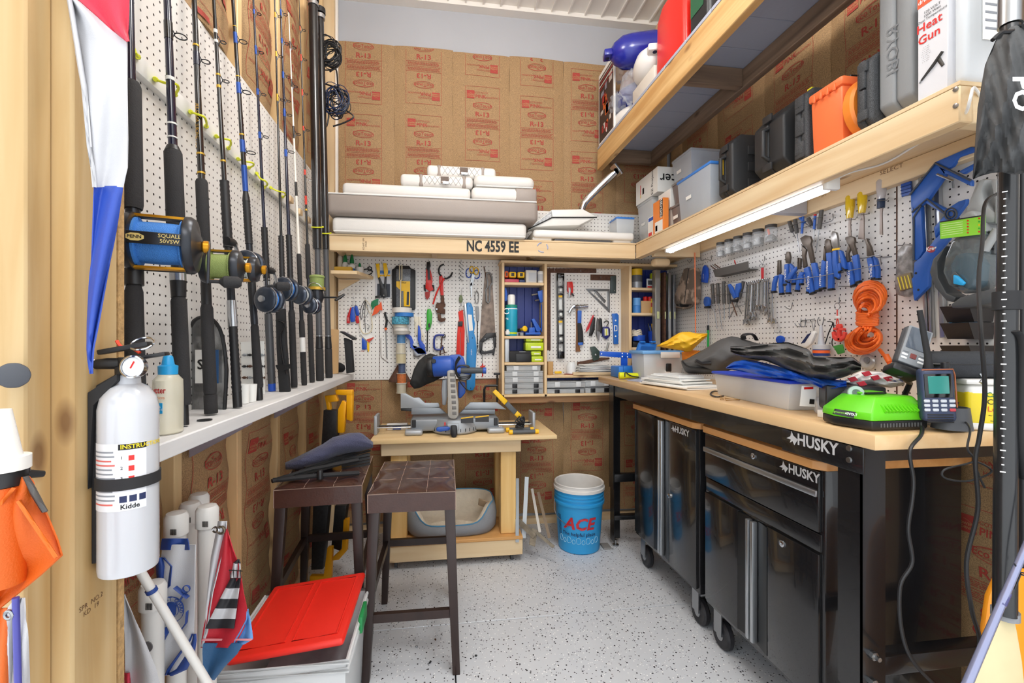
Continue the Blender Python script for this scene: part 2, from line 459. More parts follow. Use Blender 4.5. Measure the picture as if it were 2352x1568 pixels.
for i in range(6):
 tz=3.268+[.0,.004,-.004,.002,-.006,0][i]
 batt(wb,(0,BW+.012,0),X3,-Y3,seams[i],seams[i+1],.06,tz,hback(i*2.1),phs[i],nz=70,na=16,
  centre=[-.50,-.103,.297,.682,1.05,1.45][i])
MB().box(LW,RW,BW-.03,BW+.02,0,.04).build('sill_plate',pine['x'],wb)
MB().box(LW-.02,LW+.045,BW-.06,BW+.03,0,3.55).build('corner_stud',pine['z'],wb)
MB().box(LW+.045,LW+.06,BW-.02,BW+.004,1.95,3.56).build('corner_trim',WPAINT,wb)
# pegboard sheets of the back wall
struct(MB().box(-.66,RW,BW,BW-.005+.0,1.015,2.19).build('wall_back_pegboard',PEG))
MB().box(-.66,RW,BW-.004,BW+.004,1.012,1.0155).build('board_edge',RUST,wb)
# ---- left wall
wl=thing('wall_left','','',(LW,1.5,0));del wl['label'],wl['category'];struct(wl)
MB().box(LW-.13,LW-.10,.6,3.2,0,3.6).build('sheathing',GREYP,wl)
studs=[1.0,1.38,1.772,2.18,2.592,2.965]
STUDM=wood('stud_pine_z','#E3C695','#CDA571','z',.6)
for y in studs:MB().box(LW-.1,LW-.006,y-.019,y+.019,.03,3.56).build('stud',STUDM,wl,bev=.003,seg=1)
MB().box(LW-.1,LW-.006,.8,3.1,0,.035).build('sill_plate',pine['y'],wl)
def hleft(s,c,hw,amp=.012):
 def f(a,z):
  t=min(1,abs(a-c)/hw)
  return .034*(1-t**3)-.04+amp*math.sin(7*z+s+5*a)*(1-t*t)+.005*math.sin(31*z+11*a+s)
 return f
for i in range(5):
 a0,a1=studs[i]+.02,studs[i+1]-.02
 c=(a0+a1)/2
 batt(wl,(LW,0,0),Y3,X3,a0,a1,.03,1.018,hleft(i*1.7,c,(a1-a0)/2),[.95,.82,.72,.66,.58][i],nz=24)
 batt(wl,(LW,0,0),Y3,X3,a0,a1,2.245,3.55,hleft(i*2.3+1,c,(a1-a0)/2),[2.6,2.7,2.62,2.75,2.66][i],nz=26)
struct(MB().box(LW-.006,LW,.86,3.06,1.02,2.242).build('wall_left_pegboard',PEG))
# ---- right wall
wr_=thing('wall_right','','',(RW,1.5,0));del wr_['label'],wr_['category'];struct(wr_)
MB().box(RW+.09,RW+.12,-.2,3.3,0,3.6).build('sheathing',GREYP,wr_)
rst=[.28,.68,1.08,1.337,1.73,2.13,2.53,2.93]
rst=[.53,.93,1.33,1.73,2.13,2.53,2.93]
for y in rst:MB().box(RW+.03,RW+.09,y-.019,y+.019,.03,3.56).build('stud',STUDM,wr_)
MB().box(RW+.006,RW+.09,.0,3.1,0,.035).build('sill_plate',pine['y'],wr_)
def hright(s,c,hw):
 def f(a,z):
  t=min(1,abs(a-c)/hw)
  return .012*(1-t**4)-.008+.004*math.sin(6*z+s+5*a)*(1-t*t)+.003*math.sin(27*z+11*a+s)
 return f
for i in range(len(rst)):
 a0=rst[i]+.0;a1=rst[i+1]if i+1<len(rst)else 3.1
 c=(a0+a1)/2;ww=a1-a0
 # seen from the room the right wall reads from far to near, so the across axis runs towards -Y
 batt(wr_,(RW+.008,0,0),-Y3,-X3,-a1,-a0,1.98,3.55,(lambda f:(lambda a,z:f(-a,z)))(hright(i,c,ww/2)),[2.50,2.50,2.50,2.50,2.30,2.7,2.6][i],nz=30,printed=ww>.3)
 batt(wr_,(RW+.008,0,0),-Y3,-X3,-a1,-a0,.03,1.014,(lambda f:(lambda a,z:f(-a,z)))(hright(i+3,c,ww/2)),.55,nz=18,printed=ww>.3)
MB().box(RW-.115,RW-.03,.6,3.06,3.44,3.552).build('top_plate',pine['y'],wr_)
MB().box(RW-.11,RW-.03,BW-.045,BW-.01,2.64,3.55).build('corner_stud',pine['z'],wr_)
struct(MB().box(RW,RW+.006,1.435,3.09,1.02,1.99).build('wall_right_pegboard',PEG))
struct(MB().box(RW,RW+.006,.60,1.431,1.02,1.99).build('wall_right_pegboard',PEG))
MB().box(RW-.001,RW+.004,1.4305,1.4355,1.02,1.9).build('board_edge',RUST,wr_)
MB().box(RW+.002,RW+.005,.6,3.09,1.0165,1.02).build('board_edge',RUST,wr_)
# ================================================================== shelves and carpentry
def board(name,x0,x1,y0,y1,z0,z1,m,parent,bev=.003):return MB().box(x0,x1,y0,y1,z0,z1).build(name,m,parent,bev=bev,seg=1)
# shelf along the back wall
t=thing('wall_shelf','pine shelf across the back wall carrying the boat cushions','shelf',(.3,2.95,1.81))
fb=board('front_board',-.649,1.279,2.80,2.838,1.813,1.905,pine['x'],t)
board('deck',-.649,1.30,2.80,3.094,1.9055,1.916,pine['x'],t,.001)
board('ledger',-.649,1.28,3.056,3.094,1.835,1.905,pine['x'],t)
for x in(-.62,-.03,.62):board('cross_brace',x-.019,x+.019,2.839,3.055,1.83,1.904,pine['y'],t)
n4=at(1132,567,Y=2.7985)
text('registration_lettering','NC 4559 EE',(n4.x,2.7985,n4.z),X3,Z3,.094,INK,t,bold=.032,sx=.70)
text('lumber_stamp','KD-HT  SPF\nSTUD',at(838,560,Y=2.7985),Z3,-X3,.014,mat('brown_stamp','#6A4B30',.7),t)
ar=at(1246,568,Y=2.7985)
for k in range(3):
 pts=[(ar.x+.035*math.cos(R(a)),2.7983,ar.z+.03*math.sin(R(a)))for a in range(100+120*k,180+120*k,16)]
 MB().tube(pts,.0035,5).build('recycling_arrow',mat('pale_stamp','#AEB6D8',.7),t)
# shelf along the right wall
t=thing('wall_shelf','pine shelf along the pegboard wall above the workbench holding tool cases','shelf',(1.47,1.87,1.81))
board('front_board',1.28,1.318,.945,2.798,1.813,1.905,pine['y'],t)
board('deck',1.28,1.663,.945,3.05,1.9055,1.916,pine['y'],t,.001)
board('ledger',1.626,1.664,.945,3.05,1.836,1.905,pine['y'],t)
board('end_board',1.319,1.625,.945,.983,1.813,1.904,pine['x'],t)
board('cross_brace',1.319,1.625,1.79,1.828,1.836,1.904,mat('grey_painted_wood','#B3B3B8',.6),t)
board('cross_brace',1.319,1.625,2.62,2.66,1.80,1.904,pine['x'],t)
SB=MATS['brown_stamp']
for k,yy in enumerate((350,363,376,389)):
 text('lumber_stamp','SELECT',at(2047,yy,X=1.6255),-Y3,Z3,.022,SB,t,sx=1.2)
text('lumber_stamp','HT D 002\nC 028\nSPF P',at(1892,443,X=1.6255),-Y3,Z3,.012,SB,t)
for yy in(205,243):MB().lathe([(.006,0),(.006,.003),(.002,.004)],at(2196,yy,X=1.28),(-1,0,0),10).build('screw',STL,t)
for x0,x1,y0,y1 in((1.13,1.19,2.86,2.90),(1.19,1.33,2.78,2.84)):pass
# rounded block of wood under the corner
tag(MB().rbox((1.40,2.70,1.775),(.11,.07,.05),.02,3).build('wood_block',pine['x']),'rounded wood offcut under the shelf corner by the lamp','wood block')
# upper shelf
t=thing('overhead_shelf','high wooden shelf with grey underside loaded with fuel can and fenders','shelf',(1.3,2.0,2.47))
board('front_board',1.10,1.138,.75,3.03,2.47,2.612,pineY['y'],t)
board('rear_beam',1.48,1.518,.75,3.03,2.52,2.612,oldw['y'],t)
for y in(.95,1.36,2.02,2.985):board('joist',1.139,1.479,y,y+.038,2.52,2.612,oldw['x'],t)
GUN=mat('grey_deck_paint','#A9AEBE',.6,bump=(60,.2))
y=.75
while y<3.0:
 MB().box(1.10,1.60,y,min(y+.187,3.03),2.613,2.63).build('deck_plank',GUN,t,bev=.0015,seg=1);y+=.19
# left shelf under the rods
t=thing('rod_shelf','white painted shelf board holding the upright fishing rods','shelf',(-.63,1.9,1.03))
WGR=wood('white_washed_y','#E6E5E3','#CFCFD0','y',.6,knots=False)
board('shelf_board',-.7195,-.535,.83,2.95,1.032,1.068,WGR,t)
for y in(.95,1.42,2.10):
 MB().prism([(LW+.001,y,1.031),(-.56,y,1.031),(-.56,y,1.018),(LW+.001,y,.93)],Y3,.035).build('bracket',mat('bracket_mauve','#8C828A',.6),t)
# end post of the partition
t=thing('wall_post','knotty pine end studs of the partition beside the fire extinguisher','post',(-.58,.8,0))
PN=wood('post_pine_z','#D0B78B','#B7945F','z',.6)
board('stud',-.62,-.542,.755,.851,0,3.56,PN,t,.004)
board('stud',-.70,-.569,.712,.7545,0,3.56,PN,t,.003)
board('stud',-.80,-.701,.66,.7545,0,3.56,PN,t,.003)
OSB=mat('osb_edge','#C9A26C',.9,noise=(90,.25),bump=(120,.8))
board('panel_edge',-.719,-.542,.852,.866,0,3.56,OSB,t,0)
text('lumber_stamp','SPR  NO.2\nKD  19',at(210,1390,X=-.5415),Y3,Z3,.011,SB,t)
MB().tube([at(30,862,X=-.577),at(30,862,X=-.54)],[.014,.017],10).build('knob',mat('grey_rubber','#4A4D54',.6),t,bev=.003)
# ---- cubby cabinet hung on the back wall
t=thing('cubby_cabinet','open pine cubby cabinet with blue beadboard backs hung below the shelf','cabinet',(.9,3.02,.90))
yf,yb=2.95,3.093
PX,PZ=wood('cubby_pine_x','#EBD0A8','#DDBB8B','x',.55),wood('cubby_pine_z','#EBD0A8','#DDBB8B','z',.55)
for x0,x1,z0 in((.411,.43,.90),(.70,.72,.90),(1.30,1.32,.90)):board('upright',x0,x1,yf,yb,z0,1.806,PZ,t)
board('top_board',.405,1.655,yf-.005,yb,1.793,1.811,PX,t)
board('bottom_board',.411,1.32,yf,yb,.90,.918,PX,t)
for z in(1.666,1.308,1.132):board('shelf_board',.4305,.6995,yf+.005,yb,z-.019,z,PX,t)
board('shelf_board',.7205,1.2995,yf+.003,yb,1.025,1.043,PX,t)
for z in(1.646,1.47,1.23):board('shelf_board',1.3205,1.60,yf+.01,yb,z-.019,z,PX,t)
board('under_cleat',.411,1.32,yf+.03,yf+.05,.855,.899,wood('brown_cleat','#B58A60','#8E6543','x'),t)
BEAD=mat('navy_beadboard','#1E2F78',.45)
for x0,x1,z0,z1 in((.4305,.6995,1.132,1.79),(.7205,1.2995,.919,1.024),(1.3205,1.65,1.1,1.79)):
 x=x0
 while x<x1-.005:
  MB().box(x,min(x+.052,x1),yb-.012,yb-.003,z0,z1).build('bead_plank',BEAD,t,bev=.002,seg=1);x+=.0535
# ================================================================== workbench with black frame
t=thing('workbench','long workbench with butcher block top on black steel adjustable legs','workbench',(1.35,1.9,0))
BUT=wood('butcher_block','#DFC093','#CFA470','y',.35,scale=.8,knots=False,contrast=.3)
MB().box(1.045,1.66,.95,2.86,1.002,1.04).build('bench_top',BUT,t,bev=.004)
STB=mat('black_steel','#19191B',.24,coat=.25,noise=(400,.1),dark=.9)
def leg(x0,y0,sx,sy):
 # folded angle leg with an inner telescoping foot
 MB().box(x0,x0+.004*sx,y0,y0+.068*sy,.36,1.0).box(x0,x0+.07*sx,y0,y0+.004*sy,.36,1.0).build('leg',STB,t)
 x1,y1=x0+.005*sx,y0+.005*sy
 il=MB().box(x1,x1+.004*sx,y1,y1+.06*sy,.035,.5).box(x1,x1+.062*sx,y1,y1+.004*sy,.035,.5).build('inner_leg',STB,t)
 for k in range(8):MB().lathe([(.005,0),(.005,.0015),(.0035,.0015),(.0035,0)],(x0+.034*sx,y1,.33-k*.032),(0,-1 if sy>0 else 1,0),8).build('adjusting_hole',mat('hole_brown','#8E7B68',.8),il)
 for z in(.47,.40):
  MB().lathe([(.011,0),(.011,.008),(.006,.010),(.006,.020)],(x0+.032*sx,y0,z),(0,-1 if sy>0 else 1,0),6).build('bolt',STL,t)
 MB().lathe([(.02,0),(.02,.008),(.006,.012),(.006,.035)],(x0+.03*sx,y0+.03*sy,.0),(0,0,1),12).build('levelling_foot',STL,t)
leg(1.06,1.0,1,1);leg(1.06,2.705,1,-1);leg(1.645,1.0,-1,1);leg(1.645,2.705,-1,-1)
MB().box(1.066,1.072,1.005,2.70,.935,1.0).build('front_apron',STB,t)
ap=MB().box(1.054,1.0595,.99,1.26,.932,.998).build('end_plate',STB,t,bev=.002)
MB().box(1.065,1.64,1.006,1.012,.96,1.0).build('end_apron',STB,t);MB().box(1.065,1.64,2.69,2.698,.90,1.0).build('end_apron',STB,t)
MB().box(1.07,1.64,1.012,1.055,.40,.45).build('end_rail',STB,t,bev=.004);MB().box(1.07,1.64,2.65,2.69,.40,.45).build('end_rail',STB,t,bev=.004)
MB().box(1.07,1.64,2.66,2.70,.16,.19).build('end_rail',STB,t,bev=.004)
for yy in(1029,1056):MB().lathe([(.008,0),(.007,.004),(.003,.004)],at(1951,yy,X=1.054),(-1,0,0),12).build('bolt',STL,t)
LOGO=mat('silver_logo','#D9DADC',.35,.3)
def dog_logo(o,u,v,s,parent):
 pl=[(-.5,-.1),(-.15,.1),(-.05,.5),(.12,.2),(.5,.0),(.2,-.45),(.05,-.2),(-.2,-.35),(-.1,-.12)]
 o,u,v=V(o),V(u),V(v)
 MB().add([o+u*x*s+v*y*s for x,y in pl],[tuple(range(len(pl)))]).build('logo',LOGO,parent,recalc=False)
def husky(px,py,Xp,size,parent,dx):
 p=at(px,py,X=Xp-.0012)
 text('lettering','HUSKY',p,-Y3,Z3,size,LOGO,parent,bold=.03,sx=.95)
 dog_logo(p+Y3*dx,-Y3,Z3,size*.95,parent)
husky(1875,1021,1.054,.046,t,.088)
# ---- rolling cabinets under the bench
CABM=mat('cabinet_black','#1B1B1D',.2,coat=.4,noise=(900,.06),dark=.8)
CABD=mat('cabinet_dark_side','#0A0A0C',.3)
def caster(parent,x,y,rusty):
 c=MB().box(x-.028,x+.028,y-.03,y+.03,.155,.164).box(x-.024,x-.019,y-.02,y+.03,.06,.16).box(x+.019,x+.024,y-.02,y+.03,.06,.16).build('caster',mat('rust_fork','#7A4A30',.6,.5)if rusty else STL,parent)
 MB().lathe([(.02,-.016),(.05,-.016),(.058,-.008),(.058,.008),(.05,.016),(.02,.016)],(x,y,.058),(1,0,0),24).build('wheel',mat('wheel_black','#26252A',.5,noise=(60,.2)),c)
 MB().lathe([(.022,-.0185),(.022,.0185)],(x,y,.058),(1,0,0),14).build('hub',STL,c)
def lock(parent,px,py,X=1.12):MB().lathe([(.011,0),(.011,.004),(.008,.006),(.003,.006),(.003,.003)],at(px,py,X=X),(-1,0,0),16).build('lock',CHR,parent)
def cabinet(label,y0,y1,drawer):
 t=thing('tool_cabinet',label,'cabinet',(1.36,(y0+y1)/2,0),'rolling cabinets under the workbench')
 MB().box(1.124,1.60,y0,y1,.165,.886).build('body',CABM,t,bev=.004)
 MB().prism([(1.098,y0+.02,.888),(1.12,y0-.012,.888),(1.62,y0-.012,.888),(1.62,y1+.012,.888),(1.12,y1+.012,.888),(1.098,y1-.02,.888)],Z3,.027).build('wood_top',wood('cabinet_wood_y','#DFA468','#C98A4B','y',.4,knots=False),t,bev=.003)
 mid=(y0+y1)/2
 ztop=.88
 if drawer:
  d=MB().box(1.112,1.124,y0+.012,y1-.012,.70,.882).build('drawer',CABM,t,bev=.004)
  MB().box(1.103,1.111,y0+.012,y1-.012,.806,.826).build('handle',ALU,d,bev=.003)
  MB().box(1.118,1.126,y0+.01,y1-.01,.64,.695).build('rail',CABM,t,bev=.004)
  ztop=.635
 for a,b,s in((y0+.012,mid-.002,-1),(mid+.002,y1-.012,1)):
  e=b if s<0 else a
  d=MB().box(1.112,1.1238,min(e+s*.075,a if s<0 else b),max(e+s*.075,a if s<0 else b),.185,ztop).build('door',CABM,t,bev=.003)
  MB().prism([(1.1225,e,.19),(1.1225,e+s*.012,.19),(1.112,e+s*.074,.19),(1.1235,e+s*.074,.19),(1.1235,e,.19)],Z3,ztop-.195).build('recess',CABD,d)
  MB().box(1.100,1.1215,min(e+s*.002,e+s*.018),max(e+s*.002,e+s*.018),.195,ztop-.008).build('handle',ALU,d,bev=.004)
 for yy,rs in((y0+.06,drawer),(y1-.06,False)):
  caster(t,1.165,yy,rs);caster(t,1.55,yy,False)
 return t
c1=cabinet('near black rolling cabinet with a drawer above two doors',1.175,1.772,True)
husky(1845,1088,1.112,.040,c1,.080);lock(c1,1731,1047,1.112);lock(c1,1797,1248,1.112)
c2=cabinet('far black rolling cabinet with two full height doors',1.815,2.46,False)
husky(1566,991,1.112,.040,c2,.078);lock(c2,1537,1138,1.112)
# ================================================================== saw table
t=thing('saw_table','rolling pine table with plywood top carrying the mitre saw','table',(.1,2.76,0))
PLY=wood('plywood_x','#EBCF9F','#E0BE88','x',.55,knots=False)
MB().box(-.37,.668,2.50,3.02,.713,.735).build('table_top',PLY,t,bev=.002)
board('apron',-.318,.468,2.55,2.588,.635,.7125,pine['x'],t);board('apron',-.318,.468,2.93,2.968,.635,.7125,pine['x'],t)
board('apron',-.318,-.28,2.589,2.929,.635,.7125,pine['y'],t);board('apron',.43,.468,2.589,2.929,.635,.7125,pine['y'],t)
for x in(-.225,.40):
 for y in(2.634,2.89):board('leg',x-.045,x+.045,y-.045,y+.045,.151,.7125,wood('leg_pine_z','#EDC987','#D9A95F','z',.5),t)
for y in(2.55,2.93):board('base_board',-.30,.478,y,y+.038,.042,.131,pine['x'],t)
board('platform',-.30,.478,2.545,2.97,.1315,.15,wood('platform_pine','#DDAA6C','#C98F4E','x'),t)
for x in(-.24,.42):
 for y in(2.60,2.90):
  c=MB().box(x-.012,x+.012,y-.012,y+.012,.03,.0415).build('caster',STL,t)
  MB().lathe([(.019,-.008),(.019,.008)],(x,y-.01,.0195),(1,0,0),16).build('wheel',mat('caster_rubber','#3B3B3D',.5),c)
# ================================================================== stools
LEA=mat('brown_leather','#4A2F27',.27,bump=(160,.12),noise=(30,.3),dark=.75,coat=.15)
DKW=wood('espresso_z','#33221D','#241714','z',.4,knots=False)
STI=mat('stitch_tan','#A58E80',.7)
def stool(label,cx,cy,rz,loc_dx=0):
 t=thing('bar_stool',label,'stool',(cx,cy,0),'bar stools',rz)
 hx,hy=.165,.235
 def top(u,v):
  x,y=(u*2-1)*hx,(v*2-1)*hy
  e=max(abs(u*2-1),abs(v*2-1))
  z=.700-.012*e**8+.004*math.cos(abs(x)*9.4/hx)*math.cos(abs(y)*9.4/hy)
  for bx in(-.055,.055):
   for by in(-.078,.078):z-=.009*math.exp(-((x-bx)**2+(y-by)**2)/.0005)
  return(x,y,z)
 b=MB().grid(top,18,22).box(-hx,hx,-hy,hy,.618,.689)
 se=b.build('seat',LEA,t,local=True,ang=60)
 st=MB()
 for q in(-.055,.055):
  st.tube([top((q/hx+1)/2,v/16)for v in range(17)],.0011,5);st.tube([top(u/12,(q*1.42/hy+1)/2)for u in range(13)],.0011,5)
 st.tube([(-hx,-hy,.689),(hx,-hy,.689),(hx,hy,.689),(-hx,hy,.689)],.0022,6,True)
 st.tube([(-hx,-hy-.001,.62),(-hx,-hy-.001,.688)],.0016,5).tube([(hx,-hy-.001,.62),(hx,-hy-.001,.688)],.0016,5)
 st.build('stitching',STI,se,local=True)
 ft={}
 for sx in(-1,1):
  for sy in(-1,1):
   a=V((sx*(hx-.022),sy*(hy-.022),.62));f=V((sx*(hx+.003),sy*(hy+.018),0));ft[sx,sy]=(a,f)
   m=MB()
   vs=[]
   for p,k in((a,.020),(f,.014)):vs+=[p+V((x*k,y*k,0))for x,y in((-1,-1),(1,-1),(1,1),(-1,1))]
   m.add(vs,[(0,1,2,3),(7,6,5,4)]+[(i,i+4,(i+1)%4+4,(i+1)%4)for i in range(4)]).build('leg',DKW,t,local=True,bev=.002)
 def pt(k,z):a,f=ft[k];return a.lerp(f,(.62-z)/.62)
 for k1,k2,z in(((-1,-1),(1,-1),.225),((-1,1),(1,1),.30),((-1,-1),(-1,1),.30),((1,-1),(1,1),.30)):
  MB().bar(pt(k1,z),pt(k2,z),.02,.032).build('stretcher',DKW,t,local=True)
 return t
stool('bar stool with bare tufted brown leather seat in front of the saw table',-.098,1.985,R(-1))
stool('bar stool with a towel and folded stand lying on its brown leather seat',-.485,2.10,R(3))
# ================================================================== bucket
t=thing('bucket','blue five gallon bucket with a white bucket nested inside standing on the floor','bucket',(.861,2.70,0))
BB=mat('bucket_blue','#2E9AD6',.4)
MB().lathe([(.118,0),(.126,.006),(.146,.285),(.154,.287),(.155,.302),(.147,.305),(.1475,.318),(.1525,.32),(.1525,.327),(.148,.329),(.148,.338),(.152,.34),(.152,.347),(.148,.349),(.149,.365),(.142,.365),(.122,.012),(.0,.010)],n=48,caps=False).build('pail',BB,t,local=True)
MB().lathe([(.138,.33),(.147,.3655),(.157,.367),(.157,.383),(.150,.386),(.151,.402),(.1525,.404),(.149,.408),(.1405,.404),(.116,.06),(0,.055)],n=48,caps=False).build('inner_pail',mat('bucket_white','#E6E3DF',.4,noise=(12,.2),dark=.9),t,local=True)
MB().tube(spline([(-.155,0,.30),(-.162,-.02,.26),(-.150,-.045,.21),(-.1,-.115,.17)],5),.002,6).build('bail',WIRE,t,local=True)
def bfn(body,size,zc,m,bold,sx=1.,shear=0.,name='lettering',ang0=0.):
 vs,fs=textmesh(body,size,bold,shear,sx);out=[]
 for x,y in vs:
  z=zc+y;r=.126+(z-.006)/.279*.020+.0012;a=x/r+ang0;r+=.0028
  c0=math.atan2(-.861,2.70)*1.0
  out.append((r*math.sin(a+c0*1.0),-r*math.cos(a+c0),z))
 MB().add(out,fs).build(name,m,t,local=True,smooth=False,recalc=False)
bfn('ACE',.098,.185,mat('sign_red','#C22B35',.45),.03,1.0,.25)
bfn('The helpful place',.030,.124,mat('sign_navy','#1E2B55',.5),.01,1.0)
dr=MB()
for k in range(9):
 a=-.9+k*.22;s_=.011 if k%2 else .016;zc=.088-(k%2)*.008
 pts=[]
 for q in range(12):
  th=6.283*q/12;rad=s_*(1 if math.sin(th)>-.5 else 1.35)
  z=zc+rad*math.sin(th);r=.126+(z-.006)/.279*.020+.001;aa=a+rad*.8*math.cos(th)/r+math.atan2(-.861,2.70)
  pts.append((r*math.sin(aa),-r*math.cos(aa),z))
 dr.tube(pts,.0016,5,True)
dr.build('drop_pattern',mat('sign_pale_blue','#9BCBE0',.5),t,local=True)
tb=MB()
for k in range(16):
 z=.10+k*.008;
 for q in range(2):
  a=-1.05+q*.10+math.atan2(-.861,2.70);a2=a+.08;r=.126+(z-.006)/.279*.020+.001
  tb.add([(r*math.sin(a),-r*math.cos(a),z),(r*math.sin(a2),-r*math.cos(a2),z),(r*math.sin(a2),-r*math.cos(a2),z+.004),(r*math.sin(a),-r*math.cos(a),z+.004)],[(0,1,2,3)])
tb.build('fine_print',MATS['sign_navy'],t,local=True,recalc=False,smooth=False)
# ================================================================== left wall: batten, rods
def PX(px,py,d):
 """a point at measured picture position and true depth d in front of the camera"""
 return V((0,0,CAMH))+ray(px,py)*d
RT=V((cY,-sY,0));FW=V((sY,cY,0))
MB().box(LW,LW+.02,.87,3.05,1.90,1.944).build('trim_1',WPAINT,bev=.002)['kind']='structure'
FOAM=mat('black_foam','#2B2A2B',.85,bump=(300,.3))
RUB=mat('rubber_grip','#1E1E20',.5)
GOLD=mat('gold_anodised','#D99A22',.3,.7)
GUN_=mat('gunmetal','#34363B',.3,.6)
BLN=mat('line_blue','#3E84D6',.6,bump=(500,.6));GLN=mat('line_green','#8A9A55',.6,bump=(500,.6));WLN=mat('line_clear','#C8CEC8',.4)
BLANK=mat('blank_navy','#10142E',.15,coat=.5);BLANKB=mat('blank_black','#141416',.18,coat=.5);BLANKW=mat('blank_white','#E3DED4',.3);SILV=mat('silver_collar','#B7B9BC',.25,.8)
WRAPG=mat('wrap_gold','#C8A03A',.4,.5);WRAPB=mat('wrap_blue','#274E9E',.35,.3);WRAPR=mat('wrap_red','#C63A2A',.4);WRAPW=mat('wrap_white','#DDDDD8',.4)
MT=dict(foam=FOAM,rub=RUB,gun=GUN_,silv=SILV,blk=BLK,gold=GOLD,grey=mat('grey_grip','#4A4B4E',.4),blue=BLUP,white=WHT)
class Line:
 def __init__(s,B,T):s.B,s.T=V(B),V(T)
 def at(s,py):
  v=(CY_-py)/F_;f=lambda P:(P.z-CAMH)-v*(P.x*sY+P.y*cY)
  a,b=f(s.B),f(s.T);return s.B.lerp(s.T,a/(a-b))
def conv_reel(rod,c,ax,rad,wd,body,trim,line,hand=1,name='reel',toward=None):
 """multiplier reel: two side plates, cross bars, spool, crank with knob; ax is the spool axis"""
 ax=V(ax).normalized();c=V(c)
 r=MB().lathe([(rad*.5,0),(rad*.93,.003),(rad,.009),(rad,.017),(rad*.9,.02)],c-ax*(wd/2+.02),ax,28).lathe([(rad*.9,0),(rad,.004),(rad,.013),(rad*.92,.02),(rad*.5,.024),(rad*.3,.03)],c+ax*(wd/2),ax,28).build(name,body,rod,label=None)
 up=Z3
 side=ax.cross(up).normalized()
 for q in(80,100,260,285):
  p=up*math.sin(R(q))+side*math.cos(R(q))
  MB().bar(c-ax*(wd/2+.003)+p*rad*.92,c+ax*(wd/2+.003)+p*rad*.92,.010,.005,p).build('cross_bar',trim if q in(80,285)else body,r)
 MB().lathe([(rad*.84,-wd/2),(rad*.84,-wd/2+.004),(rad*.70,-wd/2+.006),(rad*.72,0),(rad*.70,wd/2-.006),(rad*.84,wd/2-.004),(rad*.84,wd/2)],c,ax,26).build('spool',line,r)
 e=c+ax*(wd/2+.03)
 MB().lathe([(.010,0),(.013,.003),(.013,.012),(.006,.014)],e,ax,14).build('drag_star',trim,r)
 if hand:
  d=(side*.25*hand-up).normalized();k=e+ax*.012
  MB().bar(k-d*rad*.2,k+d*rad*1.35,.012,.005,ax).build('crank_arm',GUN_,r,bev=.001)
  kk=k+d*rad*1.25
  MB().tube([kk,kk+ax*.02,kk+ax*.03,kk+ax*.055,kk+ax*.062],[.004,.004,.013,.013,.008],12).build('knob',FOAM,r)
 return r
def lever_reel(rod,c,ax,rad,wd,line,arm=1):
 ax=V(ax).normalized();c=V(c);body=mat('reel_slate','#3B424E',.25,.5)
 r=MB().lathe([(rad*.2,wd/2+.012),(rad*.75,wd/2+.010),(rad*.98,wd/2+.002),(rad,wd/2-.006),(rad*.9,wd/2-.010)],c,ax,28).lathe([(rad*.9,-wd/2+.010),(rad,-wd/2+.006),(rad,-wd/2-.004),(rad*.6,-wd/2-.010)],c,ax,28).build('reel',body,rod)
 MB().lathe([(rad*.92,-wd/2+.004),(rad*.74,-wd/2+.009),(rad*.76,0),(rad*.74,wd/2-.009),(rad*.92,wd/2-.004)],c,ax,26).build('spool',line,r)
 MB().tube([c+ax*(wd/2-.004)+(Z3*math.cos(t*.524)+ax.cross(Z3).normalized()*math.sin(t*.524))*rad*.99 for t in range(12)],.0025,6,True).build('rim',SILV,r)
 side=ax.cross(Z3).normalized();e=c+ax*(wd/2+.012)
 MB().lathe([(.011,0),(.011,.008),(.005,.010)],e,ax,12).build('cap',SILV,r)
 if arm:
  a=(Z3*.9+side*.3*arm).normalized();MB().bar(e+ax*.006,e+ax*.006+a*rad*1.6,.012,.004,ax).build('crank_arm',SILV,r,bev=.001)
  k=e+a*rad*1.5;MB().tube([k,k+ax*.012,k+ax*.04],[.005,.011,.012],10).build('knob',BLK,r)
 return r
def guide(rod,p,out,r,ringm):
 out=V(out).normalized();c=p+out*(r+.012)
 g=MB().tube([c+(out*math.cos(q*.524)+out.cross(Z3).normalized()*math.sin(q*.524))*r for q in range(12)],.0016,5,True)
 g.tube([p-Z3*.03,p+out*.010-Z3*.006,c-out*r],.0014,5).tube([p+Z3*.02,c-out*r*.9],.0014,5)
 return g.build('line_guide',ringm,rod)
